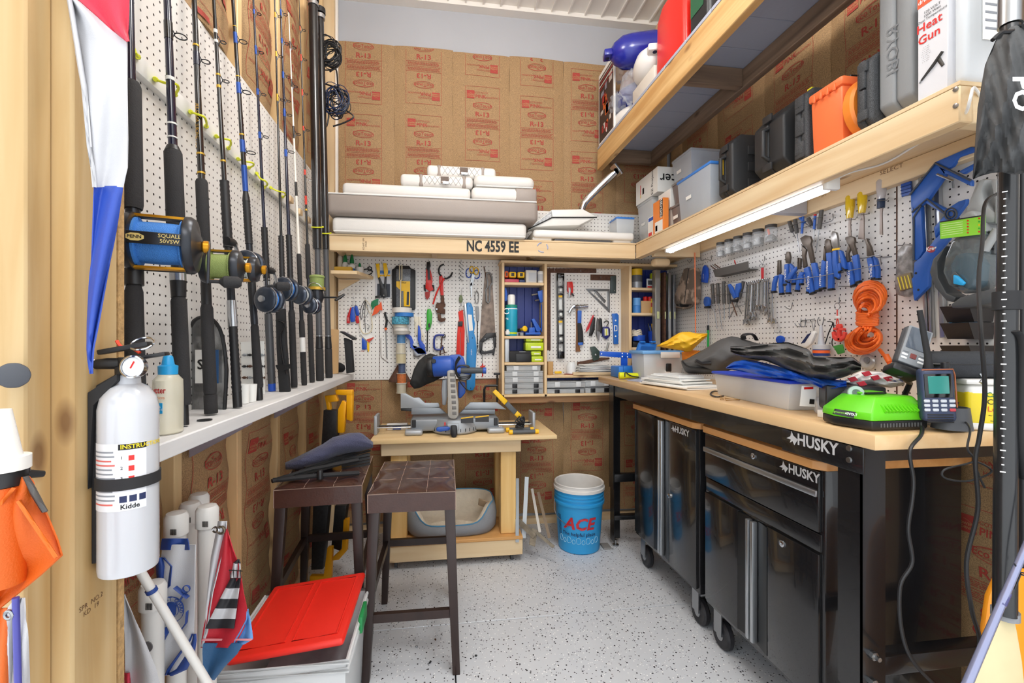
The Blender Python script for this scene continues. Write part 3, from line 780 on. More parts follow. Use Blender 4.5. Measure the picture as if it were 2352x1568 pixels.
def rod(label,base,top,segs,blank,guides=(),wraps=(),length=1.95,r0=.008,group='fishing rods standing on the left shelf',xt=-.688,wm=None,cat='fishing rod',name='fishing_rod',rtip=.3,cord=True):
 B=at(base[0],base[1],Z=1.0695);T=at(top[0],top[1],X=xt);ln=Line(B,T)
 t=thing(name,label,cat,B,group)
 d=(T-B).normalized();tip=B+d*length
 ys=min(s[0]for s in segs)
 p0=ln.at(ys+12)
 MB().tube([p0.lerp(tip,i/6)for i in range(7)],[r0*(1-(1-rtip)*i/6)for i in range(7)],10).build('blank',blank,t)
 for y0,y1,ra,rb,mk in segs:
  nm={'foam':'grip','rub':'grip','grey':'butt','gun':'reel_seat','silv':'collar','gold':'collar','blk':'reel_seat','blue':'butt_cap','white':'label_band'}[mk]
  a,b=ln.at(y0),ln.at(y1)
  if nm=='grip':
   if mk=='rub':
    k=14;MB().tube([a.lerp(b,i/(2*k))for i in range(2*k+1)],[(ra+(rb-ra)*i/(2*k))*(.9 if i%2 else 1.0)for i in range(2*k+1)],12).build(nm,MT[mk],t)
   else:MB().tube([a,a.lerp(b,.04),a.lerp(b,.5),a.lerp(b,.96),b],[ra*.8,ra,(ra+rb)/2,rb,rb*.9],14).build(nm,MT[mk],t)
  else:MB().tube([a,b],[ra,rb],12).build(nm,MT[mk],t)
 for gy,gr,*gm in guides:guide(t,ln.at(gy),V((.75,.66,0)),gr,gm[0]if gm else GUN_)
 for wy0,wy1,m in wraps:
  a,b=ln.at(wy0),ln.at(wy1);k=r0*(1-(1-rtip)*(a-p0).length/(tip-p0).length)*1.14;MB().tube([a,b],k,10).build('thread_wrap',m,t)
 return t,ln
AX=(RT*.90+FW*.40).normalized()
out0=V((.86,.5,0))
# 1 big trolling rod with blue line
t,l=rod('black trolling rod behind the pennant, its big gold trimmed reel full of blue line',(313,1010),(299,100),[(188,480,.0185,.0185,'foam'),(480,618,.013,.013,'gun'),(618,655,.017,.017,'blk'),(655,1008,.0155,.0185,'foam')],BLANK,r0=.009,length=1.7,xt=-.648)
c=PX(372,560,.935)
r_=conv_reel(t,c,AX,.060,.082,GUN_,GOLD,BLN,hand=.6)
u_=AX.copy();n_=V((u_.y,-u_.x,0));p=c+n_*.0555
MB().bar(p-u_*.052,p+u_*.052,.004,.024).build('name_bar',GUN_,r_,bev=.001)
text('lettering','SQUALL\n50VSW',p+n_*.003+u_*.026,u_,Z3,.0105,mat('gold_ink','#D8C27A',.4),r_,bold=.01)
MB().prism([p+n_*.0025+u_*(-.030+.016*math.cos(q*.785+.39))+Z3*.008*math.sin(q*.785+.39)for q in range(8)],n_,.001).build('badge',mat('gold_ink','#D8C27A',.4),r_)
text('lettering','PENN',p+n_*.0042-u_*.030,u_,Z3,.009,INK,r_,bold=.02)
# 2
t,l=rod('navy trolling rod with thick grey foregrip between the blue line reel and the zip pouch',(422,978),(384,4),[(345,520,.019,.0195,'foam'),(335,347,.012,.017,'blk'),(520,632,.013,.013,'gun'),(625,645,.0165,.0165,'silv'),(645,682,.0165,.015,'blk'),(682,930,.0165,.0175,'foam'),(930,976,.011,.011,'blk')],BLANK,[(72,.013),(-120,.011)],[(50,90,BLANKB),(178,186,WRAPW),(283,287,WRAPW),(315,318,WRAPW)],r0=.0098,xt=-.65)
conv_reel(t,PX(508,612,1.16),(RT*.92+FW*.30),.044,.05,GUN_,GOLD,GLN,hand=0)
# 3
t,l=rod('black rod with gold lettering and slim grey grip second from the pouch',(485,952),(446,4),[(413,575,.0155,.0155,'foam'),(575,655,.012,.012,'gun'),(650,700,.0125,.0125,'blk'),(700,905,.0155,.0165,'foam'),(905,950,.0165,.0165,'foam')],BLANKB,[(133,.011),(-60,.01)],[(103,107,WRAPG),(120,150,BLANK),(352,356,WRAPG),(396,400,WRAPG)],r0=.0092)
tr=MATS['gold_ink']
text('lettering','OFFSHORE ANGLER',l.at(292)-FW*.0098,Z3,RT,.014,mat('gold_foil','#C79A3F',.35,.5),t)
conv_reel(t,PX(556,618,1.27),(RT*.94+FW*.25),.036,.04,GUN_,GOLD,WLN,hand=-.4)
# 4
t,l=rod('black rod with diamond knurled grip and clear line',(546,936),(491,4),[(416,568,.0135,.014,'rub'),(568,600,.0105,.0105,'blk'),(600,690,.011,.011,'gun'),(690,750,.0125,.0135,'silv'),(750,900,.0125,.0135,'rub'),(900,935,.0125,.0125,'blk')],BLANKB,[(90,.008),(180,.009)],[(68,76,WRAPW),(92,98,WRAPW),(170,174,WRAPG),(196,202,WRAPG),(368,372,WRAPG)],r0=.007)
lever_reel(t,PX(571,607,1.36),(-RT*.1-FW*.98),.040,.034,WLN,1)
# 5
t,l=rod('black rod with big blue wrapped triangular guides and diamond blue wrapping',(596,918),(535,4),[(462,560,.0125,.0125,'rub'),(440,462,.008,.0125,'blk'),(560,640,.0105,.0105,'gun'),(640,700,.0125,.0125,'blk'),(700,745,.0115,.0115,'gun'),(745,890,.0125,.015,'foam'),(890,918,.0115,.0115,'blk')],BLANKB,[(88,.012),(205,.013),(345,.014)],[(75,100,WRAPB),(190,215,WRAPB),(322,350,WRAPB),(380,440,WRAPB),(60,62,WRAPG),(175,177,WRAPG),(308,311,WRAPG)],r0=.0082)
lever_reel(t,PX(618,688,1.5),(-RT*.22-FW*.97),.043,.036,BLN,0)
# 6
t,l=rod('thin navy rod with grey butt tube and bright blue end cap',(625,898),(582,4),[(522,645,.0125,.013,'rub'),(640,658,.012,.012,'silv'),(658,720,.010,.010,'gun'),(720,880,.0145,.0145,'grey'),(880,897,.0145,.0145,'blue')],BLANK,[(26,.007),(115,.008),(212,.009),(310,.010)],[(22,32,WRAPB),(105,125,WRAPB),(204,218,WRAPB),(303,318,WRAPB)],r0=.0062)
lever_reel(t,PX(656,664,1.62),(-RT*.22-FW*.97),.042,.036,BLN,1)
# 7
t,l=rod('thin black rod with gold and orange thread wraps beside the black sheath',(655,893),(631,4),[(542,640,.0115,.0115,'rub'),(640,690,.009,.009,'gun'),(690,712,.012,.012,'silv'),(712,892,.012,.012,'grey')],BLANKB,[(33,.007),(125,.008),(225,.009)],[(28,40,WRAPG),(118,130,WRAPG),(216,232,WRAPG)],r0=.0058)
lever_reel(t,PX(693,678,1.76),(-RT*.22-FW*.97),.036,.034,WLN,1)
# 8
t,l=rod('dark rod with blue guide wraps and long ribbed grip',(676,891),(644,4),[(540,640,.013,.013,'rub'),(640,712,.0095,.0095,'gun'),(712,890,.0135,.0135,'foam')],BLANK,[(28,.008),(95,.009),(172,.009),(228,.008),(260,.010),(345,.012)],[(22,36,WRAPB),(88,100,WRAPB),(165,180,WRAPB),(250,268,WRAPB),(344,360,WRAPB)],r0=.0075)
# 9 white
t,l=rod('white rod with black banded guides',(699,884),(663,30),[(583,655,.010,.010,'foam'),(655,735,.009,.009,'gun'),(735,884,.0125,.0125,'foam'),(775,808,.0129,.0129,'white')],BLANKW,[(105,.008),(195,.008),(305,.010)],[(95,112,BLANKB),(182,200,BLANKB),(290,318,BLANKB),(418,450,BLANKB)],r0=.0066,length=1.72)
r_=lever_reel(t,PX(716,702,1.87),(-RT*.1-FW*.98),.034,.034,mat('spool_red','#B51A28',.25,.5),0)
# 10 black with red wraps, spinning reel
t,l=rod('black spinning rod with red thread wraps and a green line spinning reel',(717,878),(687,4),[(560,640,.011,.013,'foam'),(640,720,.0095,.0095,'gun'),(720,878,.0125,.0125,'foam')],BLANKB,[(65,.008),(133,.008),(212,.008),(296,.009),(410,.011,CHR)],[(60,70,WRAPR),(125,140,WRAPR),(205,220,WRAPR),(290,300,WRAPR),(390,402,WRAPR),(450,470,WRAPR),(480,484,WRAPG)],r0=.0058)
c=PX(728,648,1.93)
r_=MB().tube([c-Z3*.03,c-Z3*.065,c-Z3*.10],[.024,.030,.016],14).tube([c-Z3*.06,c-Z3*.02-RT*.04],.007,8).build('reel',GUN_,t)
MB().lathe([(.034,-.034),(.034,-.026),(.028,-.024),(.029,.018),(.032,.02),(.030,.028),(.012,.032)],c,Z3,22).build('spool',GLN,r_)
MB().lathe([(.0345,-.012),(.0345,.0)],c-Z3*.022,Z3,22).build('skirt',WRAPG,r_)
MB().tube([c-Z3*.05+RT*(.036*math.cos(q))-FW*(.036*math.sin(q))+Z3*.045*math.sin(q)for q in(0,.5,1,1.57,2.1,2.6,3.14)],.002,6).build('bail',CHR,r_)
k=c-Z3*.065;MB().tube([k,k+RT*.05,k+RT*.085],.004,8).build('crank_arm',GUN_,r_)
MB().tube([k+RT*.085-Z3*.014-FW*.015,k+RT*.098-Z3*.0,k+RT*.115+Z3*.014+FW*.01],[.008,.012,.007],10,flat=.6).build('knob',BLK,r_)
# two long black poles
for i,(bp,tp,lb)in enumerate((((735,874),(719,20),'long glossy black telescopic pole with coiled cords, beside the white rod'),((756,867),(735,40),'long glossy black telescopic pole standing nearest the back wall corner'))):
 t,l=rod(lb,bp,tp,[(560,770,.0145,.0155,'grey'),(770,800,.0155,.019,'blk'),(800,bp[1],.019,.019,'foam')],mat('pole_black','#1A1A1C',.22,coat=.4),length=1.975+.035*i,r0=.0235 if i==0 else .02,name='telescopic_pole',cat='pole',group='outrigger poles in the corner',rtip=1.0,xt=-.66)
 for yy in(14+30*i,):MB().tube([l.at(yy),l.at(yy-9)],.027,14).build('collar',SILV,t)
 MB().tube([l.at(2+30*i),l.at(-10+30*i)],.03,14).build('cap',BLK,t)
 MB().lathe([(.0205,0),(.0205,.003)],l.at(772),(0,0,1),14).build('ring',SILV,t)
 ym=521+14*i;MB().tube([l.at(ym)+V((.03*math.cos(q),.03*math.sin(q),.01*math.sin(q)))for q in[-2.4+.4*z for z in range(9)]],.0035,6).build('tie',mat('neon_cord','#D9DC22',.5),t)
# coiled black cords hanging from the poles
def coil(label,cx,cy,r,d,n,m,rad=.0022,ex=()):
 c=PX(cx,cy,d);t=thing('cord_coil',label,'cord',c-Z3*r,'cord coils')
 rr=random.Random(int(cx+cy))
 for k in range(n):
  ph=rr.uniform(-1,1);a=r*rr.uniform(.5,1.1);b=r*rr.uniform(.6,1.15);o=V((rr.uniform(-.02,.02),rr.uniform(-.015,.015),rr.uniform(-.025,.02)))
  MB().tube([c+o+RT*a*(math.cos(q*.349)*.85+.12*math.sin(q*.7+k))+Z3*b*math.sin(q*.349)+FW*ph*.03*math.sin(q*.349)for q in range(18)],rad if k%3 else rad*1.6,6,True).build('loop',m if k%4 else BLK,t)
 for pts in ex:MB().tube(spline([PX(x,y,d)for x,y in pts],6),.0045,7).build('cord',BLK,t)
 return t
coil('upper coil of thin black cord and line tied to the pole',757,125,.075,2.55,24,BLKM,ex=([(757,165),(772,160),(776,200),(777,212)],[(742,190),(757,196),(775,200),(778,194)]))
coil('lower coil of black and blue line tied to the pole',772,232,.072,2.55,22,mat('navy_cord','#1C2A4A',.5),ex=([(742,250),(748,228),(765,232),(790,250),(812,268),(790,282),(765,290)],[(735,290),(745,255),(755,262),(750,290),(740,292)]))
# neon bungee keepers on the batten
NEON=mat('neon_cord','#D9DC22',.5)
for i,pts in enumerate(([(298,104),(306,108),(312,122),(316,130)],[(357,182),(378,190),(402,192),(410,202),(402,217)],[(438,257),(452,262),(468,268),(474,280),(474,290)],[(497,313),(512,318),(528,322),(530,332),(525,340)],[(547,365),(562,370),(580,374),(582,380),(572,385)],[(590,398),(598,410),(610,416),(614,424),(607,430)],[(622,431),(636,438),(652,442),(655,448),(650,452)])):
 t=MB().tube(spline([onw('L',x,y,o)for(x,y),o in zip(pts,(.03,.055,.07,.06,.035))],5),.0032,6)
 for q in(0,-1):t.tube([onw('L',*pts[q],.021),onw('L',*pts[q],.034)],[.007,.005],8)
 tag(t.build('bungee_keeper',NEON),'%s neon yellow cord keeper from the pennant along the white batten'%('first','second','third','fourth','fifth','sixth','seventh')[i],'cord keeper','yellow rod keepers')
for i,(x,y)in enumerate(((661,458),(683,487),(703,505))):
 a=onw('L',x,y,.02)
 tag(MB().box(a.x,a.x+.02,a.y-.022,a.y+.022,a.z-.014,a.z+.014).build('wood_cleat',pine['y'],bev=.002),'small pine cleat on the batten %s'%('beside the dark ribbed grip rod','behind the white rod','behind the red wrapped rod')[i],'cleat','rod cleats')
# ---- things on the rod shelf
t=thing('lotion_bottle','clear lotion bottle with bright blue cap on the rod shelf','bottle',at(386,994,Z=1.069))
B=at(386,994,Z=1.069)
MB().lathe([(.022,0),(.026,.003),(.0265,.08),(.0255,.115),(.017,.126),(.012,.128)],B,Z3,24,sx=1.25).build('bottle',mat('lotion_clear','#E9E4CF',.25,alpha=.6),t)
MB().lathe([(.018,.127),(.0185,.145),(.012,.148),(.009,.165),(.006,.168)],B,Z3,20).build('cap',mat('cap_cyan','#2AA0DC',.35),t)
fr=-FW;lb=B+fr*.0335+Z3*.06
text('lettering','Cutter',lb+Z3*.035,RT,Z3,.018,mat('sign_red','#C22B35',.45),t,bold=.02,sx=.8)
text('lettering','Skinsations',lb+Z3*.020,RT,Z3,.010,mat('sign_orange','#E2702A',.5),t,sx=.8)
MB().obox(lb-Z3*.002,(.026,.001,.022),Euler((0,0,-YAW))).build('label_print',mat('cap_cyan','#2AA0DC',.35),t)
text('lettering','ALOE &\nVITAMIN E',lb-Z3*.002+fr*.001,RT,Z3,.006,WINK,t)
# zip pouch
c=at(470,955,Z=1.07);po=thing('zip_pouch','clear plastic zip pouch with black piped rim leaning behind the rods','pouch',c)
Q=[PX(x,y,1.32)for x,y in((428,965),(424,800),(440,745),(462,728),(490,735),(510,770),(520,850),(514,962))]
MB().prism(Q,FW,.012).build('pouch',mat('pouch_foil','#9A9C9E',.18,.5,alpha=.75,noise=(25,.1),dark=.3),po)
MB().tube(spline(Q,3),.005,6).build('piping',BLK,po)
MB().prism([PX(x,y,1.312)for x,y in((448,803),(502,803),(502,880),(448,880))],FW,.001).build('label_card',mat('label_navy','#1E4B78',.5),po)
MB().prism([PX(x,y,1.310)for x,y in((448,803),(470,803),(470,880),(448,880))],FW,.001).build('label_card',PAPER,po)
text('lettering','S',PX(460,838,1.308),RT,Z3,.04,INK,po,bold=.02)
# chart card, paper cups, sheath and small things
t=thing('fish_chart','white card chart with rows of little fish pictures behind the rods','chart',at(582,900,Z=1.07))
MB().prism([PX(x,y,1.62)for x,y in((553,785),(606,783),(608,905),(556,908))],FW,.003).build('card',PAPER,t)
for k in range(12):
 c=PX(562+13*(k%4),815+26*(k//4),1.617)
 MB().lathe([(.001,-.011),(.005,-.003),(.004,.003),(.001,.007),(.005,.011)],c,RT,8).build('fish_picture',(GRYP,BLK,RUST)[k%3],t)
for i,(x,y,h)in enumerate(((561,926,.062),(578,922,.058))):
 B=at(x,y,Z=1.069)
 tag(MB().lathe([(.0135,0),(.0165,h),(.0155,h),(.0125,.003)],B,Z3,18).build('paper_cup',PAPER),('taller' if i==0 else 'shorter')+' white paper cup beside the fish chart on the rod shelf','cup','paper cups')
t=thing('rod_sheath','black nylon sheath with strap standing between the rods','sheath',at(652,902,Z=1.07))
MB().prism([PX(x,y,1.78)for x,y in((632,712),(652,708),(656,790),(664,900),(640,903),(634,800))],FW,.02).build('sheath',BLKM,t,bev=.004)
MB().tube(spline([PX(x,y,1.775)for x,y in((640,735),(655,745),(645,770),(650,820),(660,860))],5),.006,6,flat=.4).build('strap',BLK,t)
MB().prism([PX(x,y,1.765)for x,y in((633,838),(665,836),(664,846),(650,852),(636,848))],FW,.012).build('flap',BLK,t)
c=at(780,853,Z=1.07)
t=thing('net_cap','small crumpled black mesh cap at the end of the rod shelf','cap',c)
MB().lathe([(.045,0),(.055,.02),(.05,.045),(.03,.065),(.004,.07)],c,Z3,14).build('mesh',mat('black_mesh','#17171A',.8,bump=(120,1.)),t)
t=thing('rubber_chute','black rubber wedge chute standing at the end of the rod shelf','chute',at(797,858,Z=1.07))
MB().prism([PX(x,y,2.72)for x,y in((789,775),(806,782),(811,855),(795,858))],FW,.035).build('body',BLKM,t,bev=.004)
MB().prism([PX(x,y,2.70)for x,y in((779,762),(783,760),(814,776),(811,781))],FW,.06).build('lip',BLK,t,bev=.003)
tag(MB().prism([PX(x,y,2.80)for x,y in((760,755),(778,757),(777,857),(760,859))],FW,.004).build('cardboard_tag',mat('cardboard','#CFA877',.8)),'plain cardboard tag behind the black poles','card')
tag(MB().lathe([(.016,0),(.017,.002),(.012,.0025),(.006,.001)],at(470,965,Z=1.069),Z3,16).build('rubber_washer',BLK),'flat black rubber washer lying on the rod shelf','washer')
t=thing('corner_shelf','little pine corner shelf with glue bottles and tubs','shelf',onw('B',790,660))
MB().prism([onw('L',757,640,0)*0+V((-.655,3.095,1.685)),V((-.655,2.86,1.685)),V((-.50,2.86,1.685)),V((-.435,3.095,1.685))],Z3,.02).build('shelf_board',pine['x'],t)
MB().prism([V((-.655,3.095,1.68)),V((-.52,3.095,1.68)),V((-.655,3.095,1.60))],-Y3,.018).build('bracket',pine['x'],t)
tag(MB().box(-.65,-.545,2.93,2.985,1.706,1.74).build('sponge_block',mat('sponge_ochre','#C39A3A',.9),bev=.002),'ochre sanding sponge block on the corner shelf','sponge')
def bottle(name,label,x,y,z,prof,m,capm=None,capprof=None,group='glue bottles and tubs',cat='bottle',band=None):
 t=thing(name,label,cat,(x,y,z),group);MB().lathe(prof,n=18).build('body',m,t,local=True)
 if capprof:MB().lathe(capprof,n=14).build('cap',capm,t,local=True)
 if band:MB().lathe([(band[0],band[1]),(band[0],band[2])],n=18).build('label_band',band[3],t,local=True)
 return t
GB=mat('bottle_green','#177A45',.35)
bottle('glue_bottle','taller green capped glue bottle on the corner shelf',-.605,3.04,1.7055,[(.016,0),(.018,.004),(.018,.07),(.012,.08)],WHT,GB,[(.014,.08),(.013,.10),(.008,.125),(.004,.14)])
bottle('glue_bottle','shorter green capped glue bottle behind the blue labelled tub',-.565,3.055,1.7055,[(.016,0),(.018,.004),(.018,.065),(.012,.075)],WHT,GB,[(.014,.075),(.013,.095),(.008,.12),(.004,.135)])
bottle('beige_bottle','beige bottle at the wall end of the corner shelf',-.64,3.06,1.7055,[(.015,0),(.017,.004),(.017,.11),(.01,.125)],mat('beige_plastic','#D9CDBC',.4))
bottle('tub','small white tub with blue label on the corner shelf',-.565,2.955+.07,1.7055,[(.022,0),(.024,.003),(.024,.045)],WHT,WHT,[(.026,.045),(.026,.058),(.0,.058)],cat='tub',band=(.0246,.008,.038,mat('label_sky','#3F7CC2',.4)))
bottle('tub','white lidded tub with small green nozzle at the outer end of the corner shelf',-.515,3.05,1.7055,[(.022,0),(.023,.003),(.026,.05)],WHT,GB,[(.009,.052),(.008,.07),(.003,.08)],cat='tub')
tag(MB().tube([(-.47+.035*math.cos(q*.4),3.06-.01*math.sin(q),1.73+.02*math.sin(q*.4))for q in range(16)],.004,6).build('wire_scraper',BLK),'small black looped tool at the tip of the corner shelf','tool')
# ================================================================== near left: extinguisher, pennant, flags, orange gear
EX=V((-.497,.805,0));zb=1.265-(1310-786)*.725/1032
t=thing('fire_extinguisher','white fire extinguisher strapped to the pine post','extinguisher',EX+Z3*zb)
XW=mat('extinguisher_white','#C6C8CD',.18,coat=.4)
MB().lathe([(.030,0),(.0385,.004),(.0395,.012),(.0395,.262),(.036,.280),(.026,.296),(.016,.302),(.015,.316)],EX+Z3*zb,Z3,40).build('cylinder',XW,t)
top=EX+Z3*(zb+.316)
MB().lathe([(.018,0),(.018,.012),(.014,.014),(.014,.028)],top,Z3,16).build('valve',BLK,t)
dl=-RT*.9-FW*.2;dl.normalize()
MB().tube([top+Z3*.018,top+Z3*.018+dl*.03,top+Z3*.016+dl*.062],[.009,.009,.0065],12).build('nozzle',BLK,t)
lv=MB().bar(top+Z3*.034+dl*.04,top+Z3*.048-dl*.03,.018,.008).bar(top+Z3*.028-dl*.0,top+Z3*.030-dl*.055,.018,.006)
MB().bar(top+Z3*.036+dl*.04,top+Z3*.050-dl*.03,.018,.008).build('lever',BLK,t,bev=.002)
MB().bar(top+Z3*.024,top+Z3*.034-dl*.055,.018,.006).build('handle',BLK,t,bev=.002)
g=top+Z3*.013-FW*.016+RT*.026;gn=(-FW+Z3*.1+RT*.1).normalized()
ga=MB().lathe([(.017,0),(.018,.003),(.018,.012),(.0155,.013),(.0155,.009),(.0,.009)],g,gn,26).build('gauge',CHR,t)
MB().lathe([(.015,.0095),(.0,.0097)],g,gn,22).build('dial',WINK,ga)
MB().obox(g+gn*.0105+Z3*.003,(.002,.001,.012),Euler((0,.5,-YAW))).build('needle',REDP,ga)
MB().tube([top+Z3*.05+RT*(.022+.018*math.cos(q*.5))+Z3*.010*math.sin(q*.5)+FW*.01*math.sin(q*.5)for q in range(13)],.0018,6).build('pull_ring',CHR,t)
MB().tube(spline([top+Z3*.055-RT*.02,top+Z3*.045-RT*.012,top+Z3*.043+RT*.005,top+Z3*.035+RT*.018],5),.0025,6).build('seal',mat('orange_red','#E8492C',.5),t)
# bracket against the post
MB().prism([V((-.541,y,z))for y,z in((.79,zb+.02),(.79,zb+.275),(.80,zb+.30),(.845,zb+.315),(.845,zb+.02))],X3,.006).build('bracket',BLKM,t,bev=.001)
MB().prism([V((-.5405,.79,zb+.14)),V((-.5405,.79,zb+.29)),V((-.50,.79,zb+.318)),V((-.50,.79,zb+.308)),V((-.533,.79,zb+.27))],-Y3,.008).build('bracket_arm',BLKM,t)
MB().lathe([(.0402,zb+.140),(.0418,zb+.140),(.0418,zb+.158),(.0402,zb+.158)],EX,Z3,40).build('strap',BLKM,t)
def exl(body,px,z,size,m,bold=0.,w=None):
 vs,fs=textmesh(body,size,bold,align='LEFT');vs2=[]
 a0=math.atan2(EX.x,EX.y)
 for x,y in vs:
  a=(px+x)/.0395;dr=(-FW*math.cos(a)+RT*math.sin(a));vs2.append(EX+dr*.0403+Z3*(zb+z+y))
 MB().add(vs2,fs).build('lettering',m,t,recalc=False,smooth=False)
def exr(x0,x1,z0,z1,m,nm='label_print',off=.0397):
 n=26;MB().grid(lambda u,v:EX+(-FW*math.cos((x0+(x1-x0)*u)/.0395)+RT*math.sin((x0+(x1-x0)*u)/.0395))*off+Z3*(zb+z0+(z1-z0)*v),n,1).build(nm,m,t,recalc=False)
LBL=mat('label_pale','#E4E6EA',.4);LRED=mat('label_red_text','#D66A62',.6);LGRY=mat('label_grey_text','#8B8F96',.6)
exr(-.030,.05,.108,.212,LBL,off=.0398)
exr(.0145,.05,.202,.211,INK,off=.0400);exl('INSTRUCTIONS',.017,.2065,.009,mat('label_yellow','#F2D524',.5),.02)
for k in range(13):
 exr(-.027,.011-rnd.uniform(0,.008),.198-k*.0067,.2005-k*.0067,LRED if k in(2,3,12)else LGRY,'fine_print',.0400)
for k in range(3):exr(.024,.036,.184-k*.016,.196-k*.016,WINK,off=.0400);exr(.027,.034,.185-k*.016,.193-k*.016,REDP,'pictogram',.0402);exl(str(k+1),.017,.190-k*.016,.007,INK)
for k in range(3):exr(.016+k*.012,.025+k*.012,.121,.131,mat('sign_navy','#1E2B55',.5),'pictogram',.0400)
exl('Kidde',.017,.114,.010,INK,.02)
# pennant hanging beside the post
def cloth(name,m,parent,quad,d0,amp,nu=10,nv=24,thick=.002,f=2.2,ph=0.,skew=None,eps=0.,sub=(0,1,0,1)):
 TL,TR,BR,BL=[V((*q,0))for q in quad]
 def P(u,v):
  a=TL.lerp(TR,u);b=BL.lerp(BR,u);q=a.lerp(b,v)
  return PX(q.x,q.y,d0+amp*math.sin(6.28*f*u+ph+1.4*v)+amp*.5*math.sin(3.1*v+ph)-eps)
 s0,s1,v0,v1=sub
 return MB().grid(lambda u,v:P(s0+(s1-s0)*u,v0+(v1-v0)*v),nu,nv,thick).build(name,m,parent,ang=80),P
NW,NR,NB=mat('nylon_white','#C4C4C7',.6,bump=(700,.15)),mat('nylon_red','#D3324A',.55,bump=(700,.15)),mat('nylon_blue','#2A4AA8',.5,bump=(700,.15))
t=thing('pennant','hanging boat pennant with red, white and blue panels in front of the post','pennant',PX(210,856,.66))
DP=.66
def zone(name,m,rows,eps=0.):
 # rows: (y, xl, xr) px; draped strip between them
 k=len(rows)
 def P(u,v):
  f=v*(k-1);i=min(int(f),k-2);q=f-i
  y=rows[i][0]+(rows[i+1][0]-rows[i][0])*q;xl=rows[i][1]+(rows[i+1][1]-rows[i][1])*q;xr=rows[i][2]+(rows[i+1][2]-rows[i][2])*q
  return PX(xl+(xr-xl)*u,y,DP+.006*math.sin(7*u+y*.012)+.004*math.sin(y*.02)-eps)
 return MB().grid(P,12,(k-1)*5,.0018).build(name,m,t,ang=80)
zone('red_panel',NR,[(-60,165,298),(0,178,297),(40,225,296),(75,262,295),(95,293,294.5)])
def xr_(y):return 297 if y<0 else 296
rows=[(-60,140,166),(0,158,178),(40,170,226),(75,176,263),(95,178,293),(200,193,293),(320,207,295),(385,214,294),(430,216,282),(455,250,278)]
zone('white_panel',NW,rows[:9])
zone('white_hem',NW,[(-60,136,146),(0,154,164),(200,190,200),(430,212,219)],.004)
zone('blue_panel',NB,[(428,215,282),(450,214,278),(600,209,254),(740,203,229),(800,202,217),(826,204,215),(858,209,213)])
MB().tube([PX(202,826,DP-.003),PX(216,826,DP-.003)],.0012,5).build('stitching',WINK,t)
# white pipes with caps
PVC=mat('pvc_white','#D9D7D3',.35)
def pipe(label,px,pyt,d,z0=0.0,r=.021,hole=False):
 p=PX(px,pyt,d);t=thing('pvc_pipe',label,'pipe',(p.x,p.y,z0),'capped white pipes in the corner by the post')
 h=p.z-z0
 MB().lathe([(r,0),(r,h-.02)],(p.x,p.y,z0),Z3,20).build('pipe',PVC,t)
 MB().lathe([(r+.005,h-.055),(r+.005,h-.012),(r,h-.003),(0,h)],(p.x,p.y,z0),Z3,22).build('cap',PVC,t)
 q=V((p.x,p.y,z0+h-.04))-FW*(r+.0055)+RT*.006
 for k in range(6):MB().obox(q+RT*.0025*k,(.0012,.001,.014),Euler((0,0,-YAW))).build('barcode',INK,t)
 if hole:MB().lathe([(.012,-.001),(.012,.001),(0,.001)],V((p.x,p.y,z0+h-.13))-FW*r+RT*.004,-FW,14).build('hole',mat('pipe_hole','#6B6A6C',.8),t)
 return t
pipe('capped white pipe nearest the room carrying the lighthouse flag',476,1158,1.15)
pipe('capped white pipe with blue and white flag rolled around it',405,1174,1.10)
pipe('capped white pipe behind the two flag pipes',437,1151,1.21)
pipe('capped white pipe furthest back against the insulation',457,1131,1.29)
pipe('shorter capped white pipe with a round hole beside the extinguisher',351,1335,.99,hole=True)
# guard flag
NVY=mat('nylon_navy','#1F3F86',.5,bump=(700,.15))
t=thing('rolled_flag','white flag with blue anchor and ring lettering rolled on a pipe','flag',PX(400,1560,1.02))
DP=1.03
zone('blue_sleeve',NVY,[(1236,374,432),(1245,372,434),(1262,370,436)])
zone('white_field',NW,[(1250,376,450),(1300,368,449),(1380,364,448),(1460,362,446),(1500,366,442),(1545,372,408)])
zone('blue_fold',NVY,[(1280,362,378),(1300,360,396),(1345,363,392),(1358,363,376)],.006)
zone('blue_fold',NVY,[(1455,440,449),(1470,434,450),(1500,410,446),(1535,384,430),(1550,378,396)],.006)
DE=1.012
def emb(name,pts,m,w=.004,closed=False):MB().tube([PX(x,y,DE)for x,y in pts],w,6,closed,flat=.3).build(name,m,t)
emb('emblem_ring',arc(392,1400,30,0,360,24)[:-1],NVY,.0022,True);emb('emblem_ring',arc(392,1400,18,0,360,20)[:-1],NVY,.002,True)
emb('anchor',[(402,1348),(432,1372)],NVY,.0065);emb('anchor',arc(428,1352,8,0,360,12)[:-1],NVY,.003,True);emb('anchor',[(424,1362),(412,1380)],NVY,.006)
emb('anchor',[(430,1404),(428,1430),(414,1448),(400,1452)],NVY,.006);emb('anchor',[(376,1470),(384,1455),(378,1442)],NVY,.006);MB().prism([PX(x,y,DE)for x,y in((384,1385),(404,1385),(402,1412),(394,1420),(385,1410))],FW,.003).build('shield',NVY,t)
def ringtext(body,cx,cy,r,a0,step,size):
 for i,ch in enumerate(body):
  if ch==' ':continue
  a=R(a0-step*i);c=PX(cx+r*math.cos(a),cy-r*math.sin(a),DE-.002)
  u=RT*math.sin(a)-Z3*math.cos(a);v=RT*math.cos(a)+Z3*math.sin(a)
  text('lettering',ch,c,u,v,size,NVY,t,bold=.03)
ringtext('ST GUARD',392,1400,24,110,17,.011)
ringtext('SERVE',388,1404,24,200,-15,.009)
